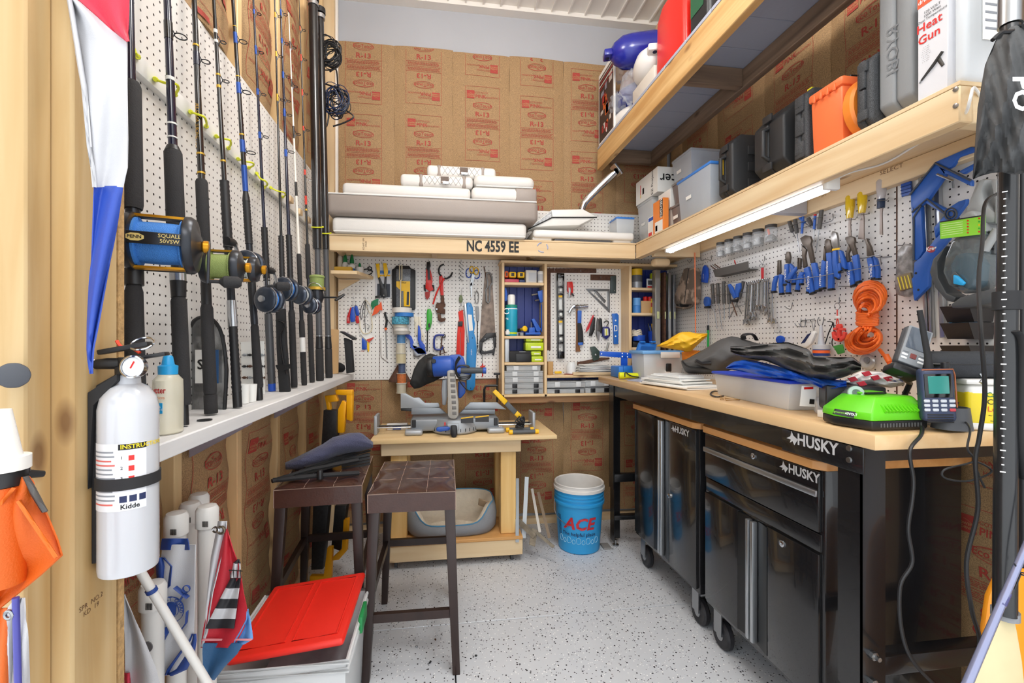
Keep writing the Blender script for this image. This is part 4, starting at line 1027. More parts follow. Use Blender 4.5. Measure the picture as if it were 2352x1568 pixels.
# lighthouse flag
t=thing('lighthouse_flag','red garden flag with black and white striped lighthouse clipped to a pipe','flag',PX(500,1560,1.05))
DP=1.06
FR,FS,FD=mat('flag_red','#B5202F',.55,bump=(600,.2)),mat('flag_sky','#5F8FC8',.55,bump=(600,.2)),mat('flag_steel','#2F5C86',.55,bump=(600,.2))
zone('hoist_band',NW,[(1196,502,522),(1210,500,521),(1280,486,510),(1360,478,490),(1450,470,476),(1485,461,465)],.002)
zone('red_field',FR,[(1215,518,523),(1260,508,536),(1300,500,551),(1360,488,560),(1400,478,569),(1440,468,562),(1470,463,546),(1486,461,532)])
zone('sky_field',FS,[(1398,569,570),(1420,566,574),(1450,550,579),(1466,540,581),(1478,535,560)],.001)
zone('steel_field',FD,[(1476,466,560),(1500,465,545),(1530,466,515),(1560,468,492)],.002)
zone('stitching',mat('stitch_pink','#D98A90',.7),[(1466,466,580),(1470,464,576)],.004)
for k,(y0,y1)in enumerate(((1328,1350),(1350,1374),(1374,1396),(1396,1420),(1420,1442))):
 f=lambda y:531-(y-1328)*.52;g_=lambda y:553-(y-1328)*.13
 zone('tower_stripe',(mat('flag_black','#26262A',.6)if k%2==0 else NW),[(y0,f(y0),g_(y0)),(y1,f(y1),g_(y1))],.004)
zone('lamp_house',NW,[(1292,538,552),(1308,535,553),(1326,530,553)],.004);zone('lamp_roof',MATS['flag_black'],[(1284,548,550),(1293,537,553)],.005)
for x in(528,536,544,552):MB().tube([PX(x,1308,1.048),PX(x+1,1328,1.048)],.0009,5).build('railing',INK,t)
MB().tube([PX(526,1309,1.048),PX(556,1311,1.048)],.0012,5).build('railing',INK,t)
MB().tube([PX(508+8*math.cos(q*.628),1217+8*math.sin(q*.628),1.048)for q in range(10)],.003,6,True).build('grommet',mat('bronze','#6E6252',.4,.7),t)
MB().tube(spline([PX(x,y,1.045)for x,y in((488,1216),(494,1210),(503,1216),(496,1222),(489,1219))],5),.0022,6).build('clip',CHR,t)
# loose white flag and thin leaning pole
t=thing('white_flag','plain white flag hanging at the foot of the post','flag',PX(320,1566,.93));DP=.93
zone('field',NW,[(1365,284,287),(1420,285,310),(1480,286,335),(1540,287,360),(1590,288,372)])
zone('border',mat('nylon_red','#D3324A',.55),[(1545,286,296),(1590,286,300)],.003)
t=thing('flag_pole','thin white flag pole leaning across the pipes','pole',PX(480,1600,.95)-Z3*.0)
MB().tube([PX(318,1305,.90),PX(478,1570,.96),PX(560,1706,1.0)],[.0085,.0085,.0085],12).build('pole',PVC,t)
MB().tube([PX(346,1352,.909),PX(350,1359,.911)],.0105,12).build('ring',NVY,t)
# wood offcuts by the tote
for i,(x,y,z_,w_)in enumerate(((540,1545,.10,.09),(545,1572,.04,.08))):
 p=at(x,y,Z=z_)
 tag(MB().obox((p.x-.02,p.y,z_-.02 if i==0 else z_-.02),(w_,.12,.038),Euler((0,0,.5))).build('wood_offcut',pineY['y'],bev=.002),('upper' if i==0 else 'lower')+' pine offcut lying beside the storage tote','wood offcut','pine offcuts')
# orange gear hanging by the post
OR=mat('nylon_orange','#D05E10',.6,bump=(500,.2))
t=thing('orange_bag','orange nylon bag hanging on the outer stud','bag',PX(60,1390,.55))
DP=.55
zone('panel',OR,[(1095,44,64),(1110,28,78),(1140,-6,88),(1180,-30,110),(1240,-30,135),(1275,-30,145),(1320,-30,96),(1370,-30,35),(1400,-30,-2)])
zone('zip_edge',mat('grey_zip','#4D4A48',.7),[(1094,52,62),(1130,70,84),(1175,100,108)],.004)
DP=.545
for r0_ in(([(1120,30,34),(1180,-20,-16)]),([(1150,40,43),(1280,128,131)])):zone('seam',mat('seam_orange','#D9650F',.6),r0_,.006)
t=thing('signal_horn','white cone nozzle on orange canister beside the orange bag','horn',PX(10,1380,.545))
c0,c1=PX(2,1075,.545),PX(2,940,.545)
MB().tube([c0-Z3*.002,c0+Z3*.014,c0+Z3*.0145,c1],[.0265,.0265,.019,.0095],22).build('nozzle',WHT,t)
MB().tube([c0-Z3*.020,c0-Z3*.003],.0245,20).build('band',BLK,t)
MB().tube([c0-Z3*.14,c0-Z3*.021],.023,20).build('canister',OR,t)
MB().tube([PX(50,1088,.555),PX(100,1088,.575)],[.006,.004],8).build('clamp_screw',BLK,t);MB().tube([PX(60,1068,.558),PX(60,1100,.558)],.004,8).build('clamp_bar',BLK,t)
t=thing('life_vest','orange and white folded gear at the lower edge of the outer stud','life vest',PX(20,1580,.52));DP=.55
zone('orange_panel',OR,[(1395,-30,20),(1480,-30,18),(1590,-30,22)])
zone('white_panel',NW,[(1372,40,58),(1400,18,60),(1480,16,62),(1590,18,66)])
t=thing('short_rod','slim violet blue rod standing beside the orange gear','rod',PX(42,1600,.535))
MB().tube([PX(36,1372,.535),PX(42,1600,.535)],.0035,10).build('shaft',mat('violet_blue','#4A4A9A',.3),t);MB().tube([PX(20+9*math.cos(q*.628),1412+9*math.sin(q*.628),.532)for q in range(10)],.002,6,True).build('eye',STL,t)
# ================================================================== cushions on the back shelf
VIN=mat('white_vinyl','#E2DFDA',.42,bump=(260,.12));TAU=mat('taupe_vinyl','#9C9189',.42,bump=(260,.12));PIP=mat('vinyl_piping','#EAE8E4',.4);QST=mat('quilt_stitch','#7F7770',.7)
def cushion(label,x0,x1,y0,y1,z0,z1,m,r=.03,pipe=None,seg=4):
 t=thing('boat_cushion',label,'cushion',((x0+x1)/2,(y0+y1)/2,z0),'white boat cushions on the back shelf')
 MB().rbox(((x0+x1)/2,(y0+y1)/2,(z0+z1)/2),(x1-x0,y1-y0,z1-z0),r,seg).build('pad',m,t,ang=70)
 if pipe:
  for z in pipe:MB().tube([(x0+r*.4,y0+.004,z),(x1-r*.4,y0+.004,z)],.0045,8).build('piping',PIP,t)
 return t
cushion('lowest long white cushion lying directly on the back shelf',-.63,.548,2.775,3.08,1.9165,2.015,VIN,.028,[1.926])
cushion('long taupe sided cushion with white piping in the middle of the stack',-.655,.615,2.745,3.08,2.016,2.148,TAU,.03,[2.140])
cushion('long slim white cushion on top of the taupe one',-.575,.195,2.79,3.06,2.149,2.225,VIN,.025,[2.157])
t=cushion('white cushion with taupe end panel under the rounded corner cushion',.20,.612,2.79,3.06,2.149,2.238,VIN,.03)
MB().rbox((.545,2.925,2.193),(.138,.274,.0895),.012,3).build('end_panel',TAU,t,ang=70)
cushion('rounded white corner cushion on top at the hatch end of the stack',.215,.606,2.80,3.06,2.239,2.322,VIN,.04,[2.246],5)
def bolster(label,x0,x1,z0,z1,y0,straps,clip):
 t=thing('boat_bolster',label,'cushion',((x0+x1)/2,y0+.07,z0),'quilted bolsters with straps')
 MB().rbox(((x0+x1)/2,y0+.075,(z0+z1)/2),(x1-x0,.15,z1-z0),.024,4).build('pad',VIN,t,ang=70)
 for s_ in straps:MB().rbox((s_,y0+.075,(z0+z1)/2),(.036,.154,z1-z0+.004),.024,4).build('strap',TAU,t,ang=70)
 n=7;w_=(straps[1]-straps[0]-.04)/n;a=straps[0]+.02
 for k in range(n):
  for s_ in(0,1):MB().tube([(a+(k+s_)*w_,y0-.0005,z0+.012),(a+(k+1-s_)*w_,y0-.0005,z1-.012)],.0009,4).build('stitching',QST,t)
 MB().box(clip-.025,clip+.025,y0-.004,y0+.0,z0+.02,z1-.012).build('patch',mat('patch_brown','#6A5A50',.6),t)
 MB().rbox((clip+.003,y0-.010,z0+.022),(.048,.014,.018),.004,2).build('latch',CHR,t)
bolster('lower quilted white bolster with two taupe straps',-.235,.21,2.226,2.300,2.80,(-.11,.155),.035)
bolster('topmost quilted white bolster with two taupe straps',-.075,.36,2.303,2.378,2.84,(.0,.275),.155)
# hatch cover, tray, chrome pipe
t=thing('hatch_cover','white hatch cover with black seal leaning beside the cushions','hatch',(.85,2.95,1.99))
q=[at(1212,523,Y=2.90),at(1268,481,Y=2.90),at(1340,480,Y=2.90),at(1371,497,Y=2.90),at(1330,517,Y=2.90),at(1262,519,Y=2.90)]
MB().prism(q,Y3,.12).build('cover',WHT,t,bev=.006)
MB().tube([at(1212,527,Y=2.894),at(1269,499,Y=2.894),at(1371,499,Y=2.894)],.004,6).build('seal',BLK,t)
MB().prism([at(1214,526,Y=2.893),at(1267,483,Y=2.893),at(1269,497,Y=2.893),at(1213,530,Y=2.893)],Y3,.006).build('skin',mat('gel_grey','#D2D4D6',.3,noise=(150,.08)),t)
t=thing('fibreglass_tray','shallow white fibreglass tray upside down at the shelf end','tray',(.93,2.93,1.917))
MB().rbox((.935,2.93,1.962),(.68,.25,.052),.02,4).build('lid',WHT,t,ang=70)
for x in(.66,1.2):MB().rbox((x,2.90,1.9335),(.13,.14,.033),.014,3).build('foot',WHT,t,ang=70)
MB().box(.74,1.12,2.83,2.99,1.917,1.937).build('mesh_insert',mat('mesh_grey','#77797C',.8,noise=(300,.2)),t)
t=thing('chrome_pipe','bent chrome exhaust pipe rising behind the hatch cover','pipe',at(1340,490,Y=3.0))
MB().tube(spline([at(1337,492,Y=3.0),at(1337,478,Y=2.99),at(1345,462,Y=2.98),at(1368,438,Y=2.95),at(1412,396,Y=2.90)],5),.025,16).build('tube',mat('chrome_mirror','#C9CCD0',.07,1.0),t)
fl_=at(1416,391,Y=2.89);MB().obox(fl_,(.012,.085,.085),Euler((0,-.75,0))).build('flange',CHR,t,bev=.003)
tag(MB().rbox((1.17,2.93,1.995),(.20,.06,.014),.004,2,Euler((0,.05,.2))).build('drill_bits_pack',mat('dark_pack','#5B5448',.6,noise=(60,.2))),'small dark packet lying on the white tray','packet')
# ================================================================== things on the right shelf
DZ=1.9165
GRB=mat('bin_grey_clear','#D3DBE4',.3,alpha=.5);BLB=mat('bin_blue_lid','#3F82D6',.35);CONT=mat('bin_contents','#A8A5A2',.7,noise=(18,.3),dark=.3);SMK=mat('bin_smoke','#8E8584',.3,alpha=.62)
def bin_(label,x0,x1,y0,y1,z0,z1,m,lidm,fill=.5,lab=True,cont=None,group='plastic bins on the right shelf',name='storage_bin'):
 t=thing(name,label,'storage bin',((x0+x1)/2,(y0+y1)/2,z0),group)
 c=((x0+x1)/2,(y0+y1)/2);sx,sy,h=x1-x0,y1-y0,z1-z0
 def rg(k,z,inset=0):return[(c[0]+sx/2*k*a-a*inset,c[1]+sy/2*k*b-b*inset,z)for a,b in((-1,-1),(1,-1),(1,1),(-1,1))]
 vs=rg(.86,z0)+rg(.98,z1-.012)+rg(.98,z1-.012,.003)+rg(.86,z0+.003,.003)
 fs=[(3,2,1,0),(12,13,14,15)]
 for k in range(3):fs+=[(k*4+i,k*4+(i+1)%4,k*4+4+(i+1)%4,k*4+4+i)for i in range(4)]
 MB().add(vs,fs).build('tub',m,t,bev=.006,seg=2)
 MB().rbox((c[0],c[1],z1-.008),(sx*1.02,sy*1.02,.016),.006,2).build('lid',lidm,t)
 if fill:
  a=rg(.8,z0+.006);b=rg(.86,z0+h*fill)
  MB().add(a+b,[(3,2,1,0),(4,5,6,7)]+[(i,(i+1)%4,4+(i+1)%4,4+i)for i in range(4)]).build('contents',cont or CONT,t)
 if lab:
  MB().obox((x0+sx*.03-.001,y0+sy*.65,z0+h*.5),(.001,.05,.018),Euler((0,-.06,0))).build('label_sticker',PAPER,t)
 return t
bin_('small blue lidded bin in the far corner of the shelf',1.20,1.33,2.93,3.06,DZ,2.125,CLR,BLB,.5)
t=bin_('tall clear bin full of white pipe fittings under the projector box',1.35,1.62,2.72,2.93,DZ,2.20,CLR,CLR,.3)
for k in range(7):
 p=V((1.40+rnd.uniform(0,.08),2.76+rnd.uniform(0,.12),2.0+rnd.uniform(0,.12)));d=V((rnd.uniform(-1,1),rnd.uniform(-1,1),rnd.uniform(-.6,.6))).normalized()*.03
 MB().lathe([(.014,-.025),(.018,-.025),(.018,.025),(.014,.025)],p,d,12).build('fitting',WHT,t)
def carton(label,x0,x1,y0,y1,z0,z1,m,rz=0.,prints=(),group='cartons on the right shelf',name='carton'):
 t=thing(name,label,'box',((x0+x1)/2,(y0+y1)/2,z0),group,rz)
 sx,sy,h=(x1-x0)/2,(y1-y0)/2,z1-z0
 MB().box(-sx,sx,-sy,sy,0,h).build('box',m,t,local=True,bev=.0015,seg=1)
 for nm,face,a0,a1,b0,b1,pm in prints: # rectangles of print; face 'F' faces the room, 'N' faces the door
  if face=='F':o=MB().box(-sx-.0008,-sx,sy*a1*-1,sy*a0*-1,h*b0,h*b1)
  else:o=MB().box(sx*a0,sx*a1,-sy-.0008,-sy,h*b0,h*b1)
  o.build(nm,pm,t,local=True)
 return t
def ctext(t,body,face,a,b,x0,x1,y0,y1,h,size,m,bold=.0,sx=1.,rotq=0):
 """lettering on a carton face; a across -1..1, b height 0..1, rotq quarter turns"""
 hx,hy=(x1-x0)/2,(y1-y0)/2
 if face=='F':o,u=V((-hx-.0014,-hy*a,h*b)),V((0,-1,0))
 else:o,u=V((hx*a,-hy-.0014,h*b)),V((1,0,0))
 v=V((0,0,1));
 for _ in range(rotq):u,v=v,-u
 M=WM[t.name];text('lettering',body,M@o,M.to_3x3()@u,M.to_3x3()@v,size,m,t,bold=bold,sx=sx)
bx=(1.345,1.62,2.63,2.94);t=carton('white projector carton lying upside down on the tall clear bin',*bx,2.203,2.36,PAPER,prints=[('colour_bar','F',-.55,-.5,.35,.75,REDP),('colour_bar','F',-.55,-.5,.2,.35,YEL),('barcode','F',-.35,-.2,.3,.55,INK)])
ctext(t,'acer','N',-.35,.55,*bx,.157,.085,INK,.012,rotq=2);ctext(t,'EZ Project','F',.55,.5,*bx,.157,.035,INK,rotq=1)
bx=(1.345,1.60,2.475,2.62);t=carton('white and blue carton under the projector carton',*bx,2.06,2.17,PAPER,prints=[('blue_patch','F',-1,-.6,0,.45,mat('label_sky','#3F7CC2',.4))])
tag(MB().box(1.36,1.58,2.48,2.62,DZ,2.058).build('small_carton',mat('carton_plain','#D6CFC4',.7),bev=.002),'plain carton supporting the white and blue carton','box')
bx=(1.30,1.335,2.475,2.60);t=carton('orange tool blister card standing on the shelf edge',*bx,DZ+.003,2.115,mat('blister_orange','#EE8A3C',.45),prints=[('dark_panel','F',.35,.95,.45,.97,mat('pack_dark','#3A3632',.5)),('white_panel','F',-.6,.9,.03,.36,PAPER),('barcode','F',-.5,-.1,.08,.25,INK)],name='blister_pack')
ctext(t,'RIDGID','F',.65,.72,*bx,.195,.036,WINK,.01,rotq=3)
bx=(1.325,1.36,2.63,2.72);t=carton('narrow white carton standing behind the orange blister card',*bx,DZ,2.06,PAPER,prints=[('red_print','F',-.8,.2,.1,.3,REDP),('blue_print','F',-.8,.8,.8,.95,BLUP)])
bin_('smoke clear bin at the bottom of the small bin stack',1.34,1.60,2.345,2.46,DZ,2.055,SMK,SMK,.6,cont=mat('bin_mixed','#A5523A',.6,noise=(14,.1),dark=.2))
bin_('smoke clear bin resting on the lower small bin',1.345,1.60,2.345,2.46,2.057,2.185,SMK,SMK,.5,cont=mat('bin_brown','#6A4436',.7,noise=(14,.2)),lab=False)
bin_('large grey clear bin stacked highest behind the blue lidded bin',1.40,1.62,2.35,2.56,2.188,2.362,GRB,GRB,.4)
tag(MB().box(1.52,1.64,2.20,2.33,DZ,2.16).build('spacer_carton',mat('carton_plain','#D6CFC4',.7),bev=.002),'plain carton wedged behind the clear bin with the bright blue lid','box')
bin_('clear bin with bright blue lid at the shelf edge',1.305,1.50,2.02,2.33,DZ,2.15,GRB,BLB,.55)
# --- tool cases
CB=mat('case_black','#2C2D2F',.5,bump=(400,.15));CS=mat('case_speckle','#4B4D50',.7,noise=(500,.12),dark=.35);CG=mat('case_grey','#8E9193',.5,bump=(300,.12))
def case(label,x0,x1,y0,y1,z0,z1,m,ch=.04,ribs=3,handle=True,lean=0.,latch=True,split=True,name='tool_case'):
 t=thing(name,label,'tool case',((x0+x1)/2,(y0+y1)/2,z0),'tool cases on the right shelf',0)
 a,b,h=(x1-x0)/2,(y1-y0)/2,z1-z0
 pr=[(-a,ch),(-a,h-ch),(-a+ch,h),(a-ch,h),(a,h-ch),(a,ch),(a-ch,0),(-a+ch,0)]
 MB().prism([(x,-b,z)for x,z in pr],Y3,2*b*.49).build('shell',m,t,local=True,bev=.009,seg=2,ang=50)
 MB().prism([(x,b,z)for x,z in pr],-Y3,2*b*.49).build('shell',m,t,local=True,bev=.009,seg=2,ang=50)
 for k in range(ribs):
  z=h*(k+1)/(ribs+1);MB().rbox((0.02,-b-.001,z),(2*a*.62,.008,h/(ribs+1)*.55),.003,2).build('rib',m,t,local=True)
 if handle:
  zc=h*.5;MB().tube([(-a+.004,-.0,zc-h*.2),(-a-.022,0,zc-h*.16),(-a-.022,0,zc+h*.16),(-a+.004,0,zc+h*.2)],.009,10).build('handle',m,t,local=True)
 if latch:
  for z in(h*.2,h*.82):MB().rbox((-a-.003,0,z),(.010,min(2*b*.6,.05),.03),.003,2).build('latch',m,t,local=True)
 return t
t=case('black case with yellow sticker standing beside the blue lidded bin',1.315,1.62,1.87,1.972,DZ,2.215,CB,.045)
MB().rbox((1.312,1.94,2.085),(.004,.02,.08),.001,1).build('sticker',YEL,t)
t=case('big black circular saw case with deep handle recess',1.335,1.63,1.585,1.755,DZ,2.235,CB,.075,ribs=0)
MB().prism([(1.40,1.584,2.10),(1.47,1.584,2.22),(1.60,1.584,2.22),(1.60,1.584,2.07),(1.42,1.584,2.05)],-Y3,.03).build('bulge',CB,t,bev=.012)
t=case('dark speckled case with yellow tag beside the orange bin',1.325,1.63,1.462,1.525,DZ,2.20,CS,.03,handle=False)
MB().box(1.36,1.42,1.48,1.50,2.201,2.207).build('tag_strip',mat('tag_yellow','#E8DE2A',.5),t)
for k in(-1,0,1):MB().rbox((1.3245,1.4935,2.06+k*.085),(.012,.04,.06),.004,2).build('block',CS,t)
OB=mat('bin_orange','#F47A45',.42)
t=thing('dry_box','bright orange lidded dry box on the shelf','box',(1.45,1.34,DZ))
MB().obox((1.43,1.375,DZ+.10),(.21,.12,.20),None,1.06).build('tub',OB,t,bev=.006)
MB().rbox((1.43,1.375,DZ+.215),(.235,.14,.03),.008,2).build('lid',OB,t)
for k in range(4):MB().rbox((1.3115,1.335+k*.027,DZ+.205),(.008,.010,.026),.002,1).build('lid_rib',OB,t)
MB().rbox((1.43,1.307,DZ+.12),(.01,.006,.14),.002,1).build('side_rib',OB,t);MB().rbox((1.40,1.33,DZ+.237),(.08,.02,.012),.003,2).build('handle',BLK,t)
t=thing('hose_reel','round orange reel squeezed between the dry box and the dark case','reel',(1.43,1.225,DZ))
MB().lathe([(.03,-.02),(.098,-.02),(.105,-.012),(.105,.012),(.098,.02),(.03,.02)],(1.40,1.275,DZ+.107),Y3,36).build('drum',mat('reel_orange','#F2872E',.4),t)
t=case('dark charcoal drill case leaning behind the grey case',1.30,1.60,1.192,1.245,DZ,2.155,CS,.03,handle=False,ribs=0)
for k in(0,1):MB().rbox((1.2985,1.22,2.0+.09*k),(.012,.02,.085),.003,2).build('rib',CS,t)
t=case('large light grey drill case standing tall beside the heat gun carton',1.315,1.62,1.085,1.186,DZ,2.40,CG,.05,ribs=1,handle=False,latch=False)
text('lettering','RYOBI',V((1.3135,1.14,2.12)),-Z3,-Y3*-1,.05,mat('case_grey_dark','#7A7D80',.5),t)
bx=(1.30,1.42,.995,1.05);t=carton('white heat gun carton with orange banner',1.285,1.43,.975,1.048,DZ,2.22,mat('carton_white','#D6D6DA',.5),prints=[('orange_banner','F',-1,1,.82,.91,mat('banner_orange','#E8582E',.5))])
bx=(1.285,1.43,.975,1.048);hh=2.22-DZ
ctext(t,'drillmaster','F',0,.865,*bx,hh,.016,WINK,.01);ctext(t,'120 VOLT\n1500 Watt\nDual Temperature','F',0,.72,*bx,hh,.0095,INK);ctext(t,'Heat\nGun','F',-.2,.575,*bx,hh,.032,REDP,.012)
for k in range(8):ctext(t,'- - --- -- --'[:6+k%5],'F',-.4,.45-k*.018,*bx,hh,.008,INK)
M=WM[t.name]
MB().tube([M@V((-.0735,.026,hh*.17)),M@V((-.0735,-.005,hh*.25)),M@V((-.0735,-.026,hh*.32))],[.004,.007,.006],8,flat=.4).build('gun_picture',mat('pack_dark','#3A3632',.5),t)
MB().tube([M@V((-.0735,-.014,hh*.29)),M@V((-.0735,-.026,hh*.20))],[.005,.004],8,flat=.4).build('gun_picture',mat('pack_dark','#3A3632',.5),t)
MB().tube([M@V((-.0735,.026,hh*.17)),M@V((-.0735,.031,hh*.155))],[.003,.003],8,flat=.4).build('gun_picture',STL,t)
t=thing('parts_organizer','clear plastic parts case with printed size chart at the shelf end','organizer',(1.36,.95,DZ))
MB().rbox((1.42,.953,DZ+.16),(.26,.03,.315),.012,3).build('case',CLR,t)
MB().box(1.335,1.50,.9345,.9365,DZ+.10,DZ+.30).build('chart',PAPER,t)
for k in range(9):MB().box(1.34,1.495,.9335,.9345,DZ+.285-k*.02,DZ+.2905-k*.02).build('chart_row',(mat('banner_gold','#E5B23C',.5)if k==2 else LGRY),t)
# LED shop light under the shelf front board
t=thing('shop_light','white tube shop light glowing under the right shelf','lamp',(1.34,1.9,1.78))
y0,y1=at(1908,410,X=1.345).y,at(1537,563,X=1.345).y
MB().box(1.322,1.372,y0,y1,1.812,1.835).build('housing',mat('fixture_grey','#C6C8CC',.4),t,bev=.003)
lm=MB().tube([(1.347,y0+.015,1.803),(1.347,y1-.01,1.803)],.0125,14).build('tube',mat('led_glow','#F4F7FF',.4,emit=9.0),t)
for yy in(y0,y1):MB().rbox((1.347,yy,1.815),(.056,.02,.045),.006,2).build('end_cap',WHT,t)
tag(MB().tube(spline([(1.345,y0,1.82),at(1950,397,X=1.40),at(2030,375,X=1.42),at(2105,332,X=1.40),at(2180,285,X=1.36),at(2216,262,X=1.30),at(2228,228,X=1.28),(1.30,.93,1.89),at(2252,222,X=1.34)],8),.0035,8).build('lamp_cord',WHT),'white lamp cord running from the shop light along the shelf','cord')
# ================================================================== overhead shelf load
UZ=2.6305
t=thing('fuel_can','red plastic fuel can on the overhead shelf','fuel can',(1.27,2.14,UZ))
pr=[(-.165,0),(.165,0),(.17,.05),(.165,.34),(.09,.40),(-.09,.40),(-.165,.33),(-.17,.05)]
MB().prism([(1.155,2.14+a*.85,UZ+b)for a,b in pr],X3,.22).build('body',mat('can_red','#E22318',.3),t,bev=.025,seg=3,ang=60)
MB().tube(spline([(1.265,2.04,UZ+.37),(1.265,2.06,UZ+.46),(1.265,2.17,UZ+.47),(1.265,2.22,UZ+.40)],5),.018,10).build('handle',mat('can_red','#E22318',.3),t)
MB().lathe([(.03,0),(.03,.04),(.0,.042)],(1.265,2.24,UZ+.36),Z3,16).build('cap',BLK,t)
t=thing('black_jug','dark bottle with green label beside the fuel can','bottle',(1.2,1.85,UZ))
MB().rbox((1.22,1.87,UZ+.16),(.14,.15,.32),.02,3).build('body',BLK,t);MB().obox((1.1485,1.88,UZ+.17),(.001,.10,.10)).build('label',mat('label_darkgreen','#1E5A3A',.4),t);MB().lathe([(.025,0),(.025,.04)],(1.22,1.87,UZ+.32),Z3,14).build('cap',BLK,t)
NVP=mat('fender_navy','#1A2490',.22,coat=.3)
def fender(label,c,ax,L,r,m,name='boat_fender',group='boat fenders on the overhead shelf'):
 ax=V(ax).normalized();c=V(c);t=thing(name,label,'fender',c-Z3*r,group)
 MB().lathe([(.03,-L/2),(r*.62,-L/2+.02),(r*.93,-L/2+.07),(r,-L/2+.12),(r,L/2-.12),(r*.93,L/2-.07),(r*.62,L/2-.02),(.03,L/2)],c,ax,28).build('body',m,t)
 u,v=frame_of(ax)
 for s_ in(-1,1):
  e=c+ax*s_*(L/2+.02);E_=MB().obox(e,(.05,.075,.04),Matrix((ax,u,v)).transposed()).build('end_lug',m,t,bev=.008)
  MB().lathe([(.012,-.022),(.012,.022)],e+ax*.004*s_,v,12).build('rope_hole',mat('lug_hole','#0A0E40',.6),E_)
 return t
fender('upper navy boat fender with pierced lugs lying across the pile',(1.23,2.60,3.05),(.97,-.2,.1),.38,.098,NVP)
fender('lower navy boat fender under the plastic bags',(1.29,2.82,2.875),(.5,-.8,.0),.36,.10,NVP)
t=fender('white boat fender peeking out beside the fuel can',(1.21,2.47,2.86),(-.25,-.95,.1),.26,.088,mat('fender_white','#E6E4E0',.3))
tag(MB().box(1.15,1.40,2.29,2.56,UZ,2.765).build('stowage_carton',mat('carton_plain','#D6CFC4',.7),bev=.002),'carton under the white fender on the overhead shelf','box')
fender('small white fender lying lowest near the framed board',(1.20,2.75,UZ+.07),(.3,-.95,0),.26,.068,mat('fender_white','#E6E4E0',.3))
BAG=mat('clear_bag','#D6DAE2',.1,alpha=.28,bump=(40,1.))
for i,(px,py,d,r)in enumerate(((1424,165,2.98,.06),(1452,200,2.78,.085),(1418,240,2.93,.065))):
 c=PX(px,py,d);m=MB()
 k=random.Random(i+5)
 vs=[];n1,n2=9,12
 for a in range(n1+1):
  for b in range(n2):
   th=math.pi*a/n1;ph=6.283*b/n2;rr_=r*(1+k.uniform(-.22,.22));vs.append(c+V((math.sin(th)*math.cos(ph)*.8,math.sin(th)*math.sin(ph)*.8,math.cos(th)*1.15))*rr_)
 fs=[(a*n2+b,a*n2+(b+1)%n2,(a+1)*n2+(b+1)%n2,(a+1)*n2+b)for a in range(n1)for b in range(n2)]
 tag(m.add(vs,fs).build('plastic_bag',BAG,smooth=False),('crumpled clear plastic bag over the navy fender lug','largest crumpled clear plastic bag in front of the navy fender','crumpled clear plastic bag hanging above the small white fender')[i],'plastic bag','clear plastic bags')
t=thing('picture_board','white edged board with dark colourful print standing at the far end of the overhead shelf','picture',(1.12,2.92,UZ))
MB().box(1.118,1.128,2.77,3.05,UZ,3.14).build('board',PAPER,t)
MB().box(1.1165,1.118,2.785,3.035,UZ+.03,3.11).build('print_ground',mat('print_dark','#3A2E2C',.5),t)
for k in range(16):
 a,b=rnd.uniform(2.79,2.97),rnd.uniform(UZ+.05,3.02)
 MB().box(1.1155,1.1165,a,a+rnd.uniform(.02,.06),b,b+rnd.uniform(.02,.07)).build('print_patch',(mat('print_red','#9C2A2A',.5),mat('print_grey','#8A8FA0',.5),mat('print_orange','#D9672A',.5),mat('print_pale','#C9C4BE',.5))[k%4],t)
for k in range(4):MB().box(1.115,1.1165,2.79,3.03,3.02+k*.022,3.03+k*.022).build('print_stripe',(mat('print_red','#9C2A2A',.5),mat('print_pale','#C9C4BE',.5))[k%2],t)
# ================================================================== tools on the back pegboard
def k1(pts):return[(750+p[0]/4.9,580+p[1]/4.9,*p[2:])for p in pts]
def k2(pts):return[(1130+p[0]/4.48,570+p[1]/4.48,*p[2:])for p in pts]
HK='tools hanging on the back pegboard'
class Hang:
 """a thing on a pegboard; every outline is measured on that wall and given its own thickness"""
 def __init__(s,name,label,cat,side,k,base,group=HK):
  s.side,s.k=side,k;p=onw(side,*k([base])[0][:2],.02);s.t=thing(name,label,cat,p,group)
 def s(s,nm,pts,off,th,m,bev=.0015,label=None):
  o=slab(nm,s.side,[q[:2]for q in s.k(pts)],off,th,m,s.t,bev=bev);return o
 def tb(s,nm,pts,off,r,m,n=8,closed=False,sp=0):
  P=[onw(s.side,q[0],q[1],q[2]if len(q)>2 else off)for q in s.k(pts)]
  return MB().tube(spline(P,sp)if sp else P,r,n,closed).build(nm,m,s.t)
 def la(s,nm,pt,off,prof,m,n=16,ax=None):
  q=s.k([pt])[0];return MB().lathe(prof,onw(s.side,q[0],q[1],off),ax or OUT[s.side],n).build(nm,m,s.t)
 def tx(s,body,pt,off,size,m,**kw):
  q=s.k([pt])[0];u=X3 if s.side=='B' else-Y3;rot=kw.pop('rot',0);v=Z3
  for _ in range(rot):u,v=v,-u
  return text('lettering',body,onw(s.side,q[0],q[1],off),u,v,size,m,s.t,**kw)
 def hook(s,pt,l=.03):
  q=s.k([pt])[0];o=onw(s.side,q[0],q[1],0);n=OUT[s.side]
  MB().tube([o+Z3*.012,o+n*.006,o+n*l,o+n*l+Z3*.012],.0016,6).build('hook',WIRE,s.t)
def box_of(cx,cy,hx,hy):return[(cx-hx,cy-hy),(cx+hx,cy-hy),(cx+hx,cy+hy),(cx-hx,cy+hy)]
def oval(cx,cy,rx,ry,n=14):return[(cx+rx*math.cos(6.2832*i/n),cy+ry*math.sin(6.2832*i/n))for i in range(n)]
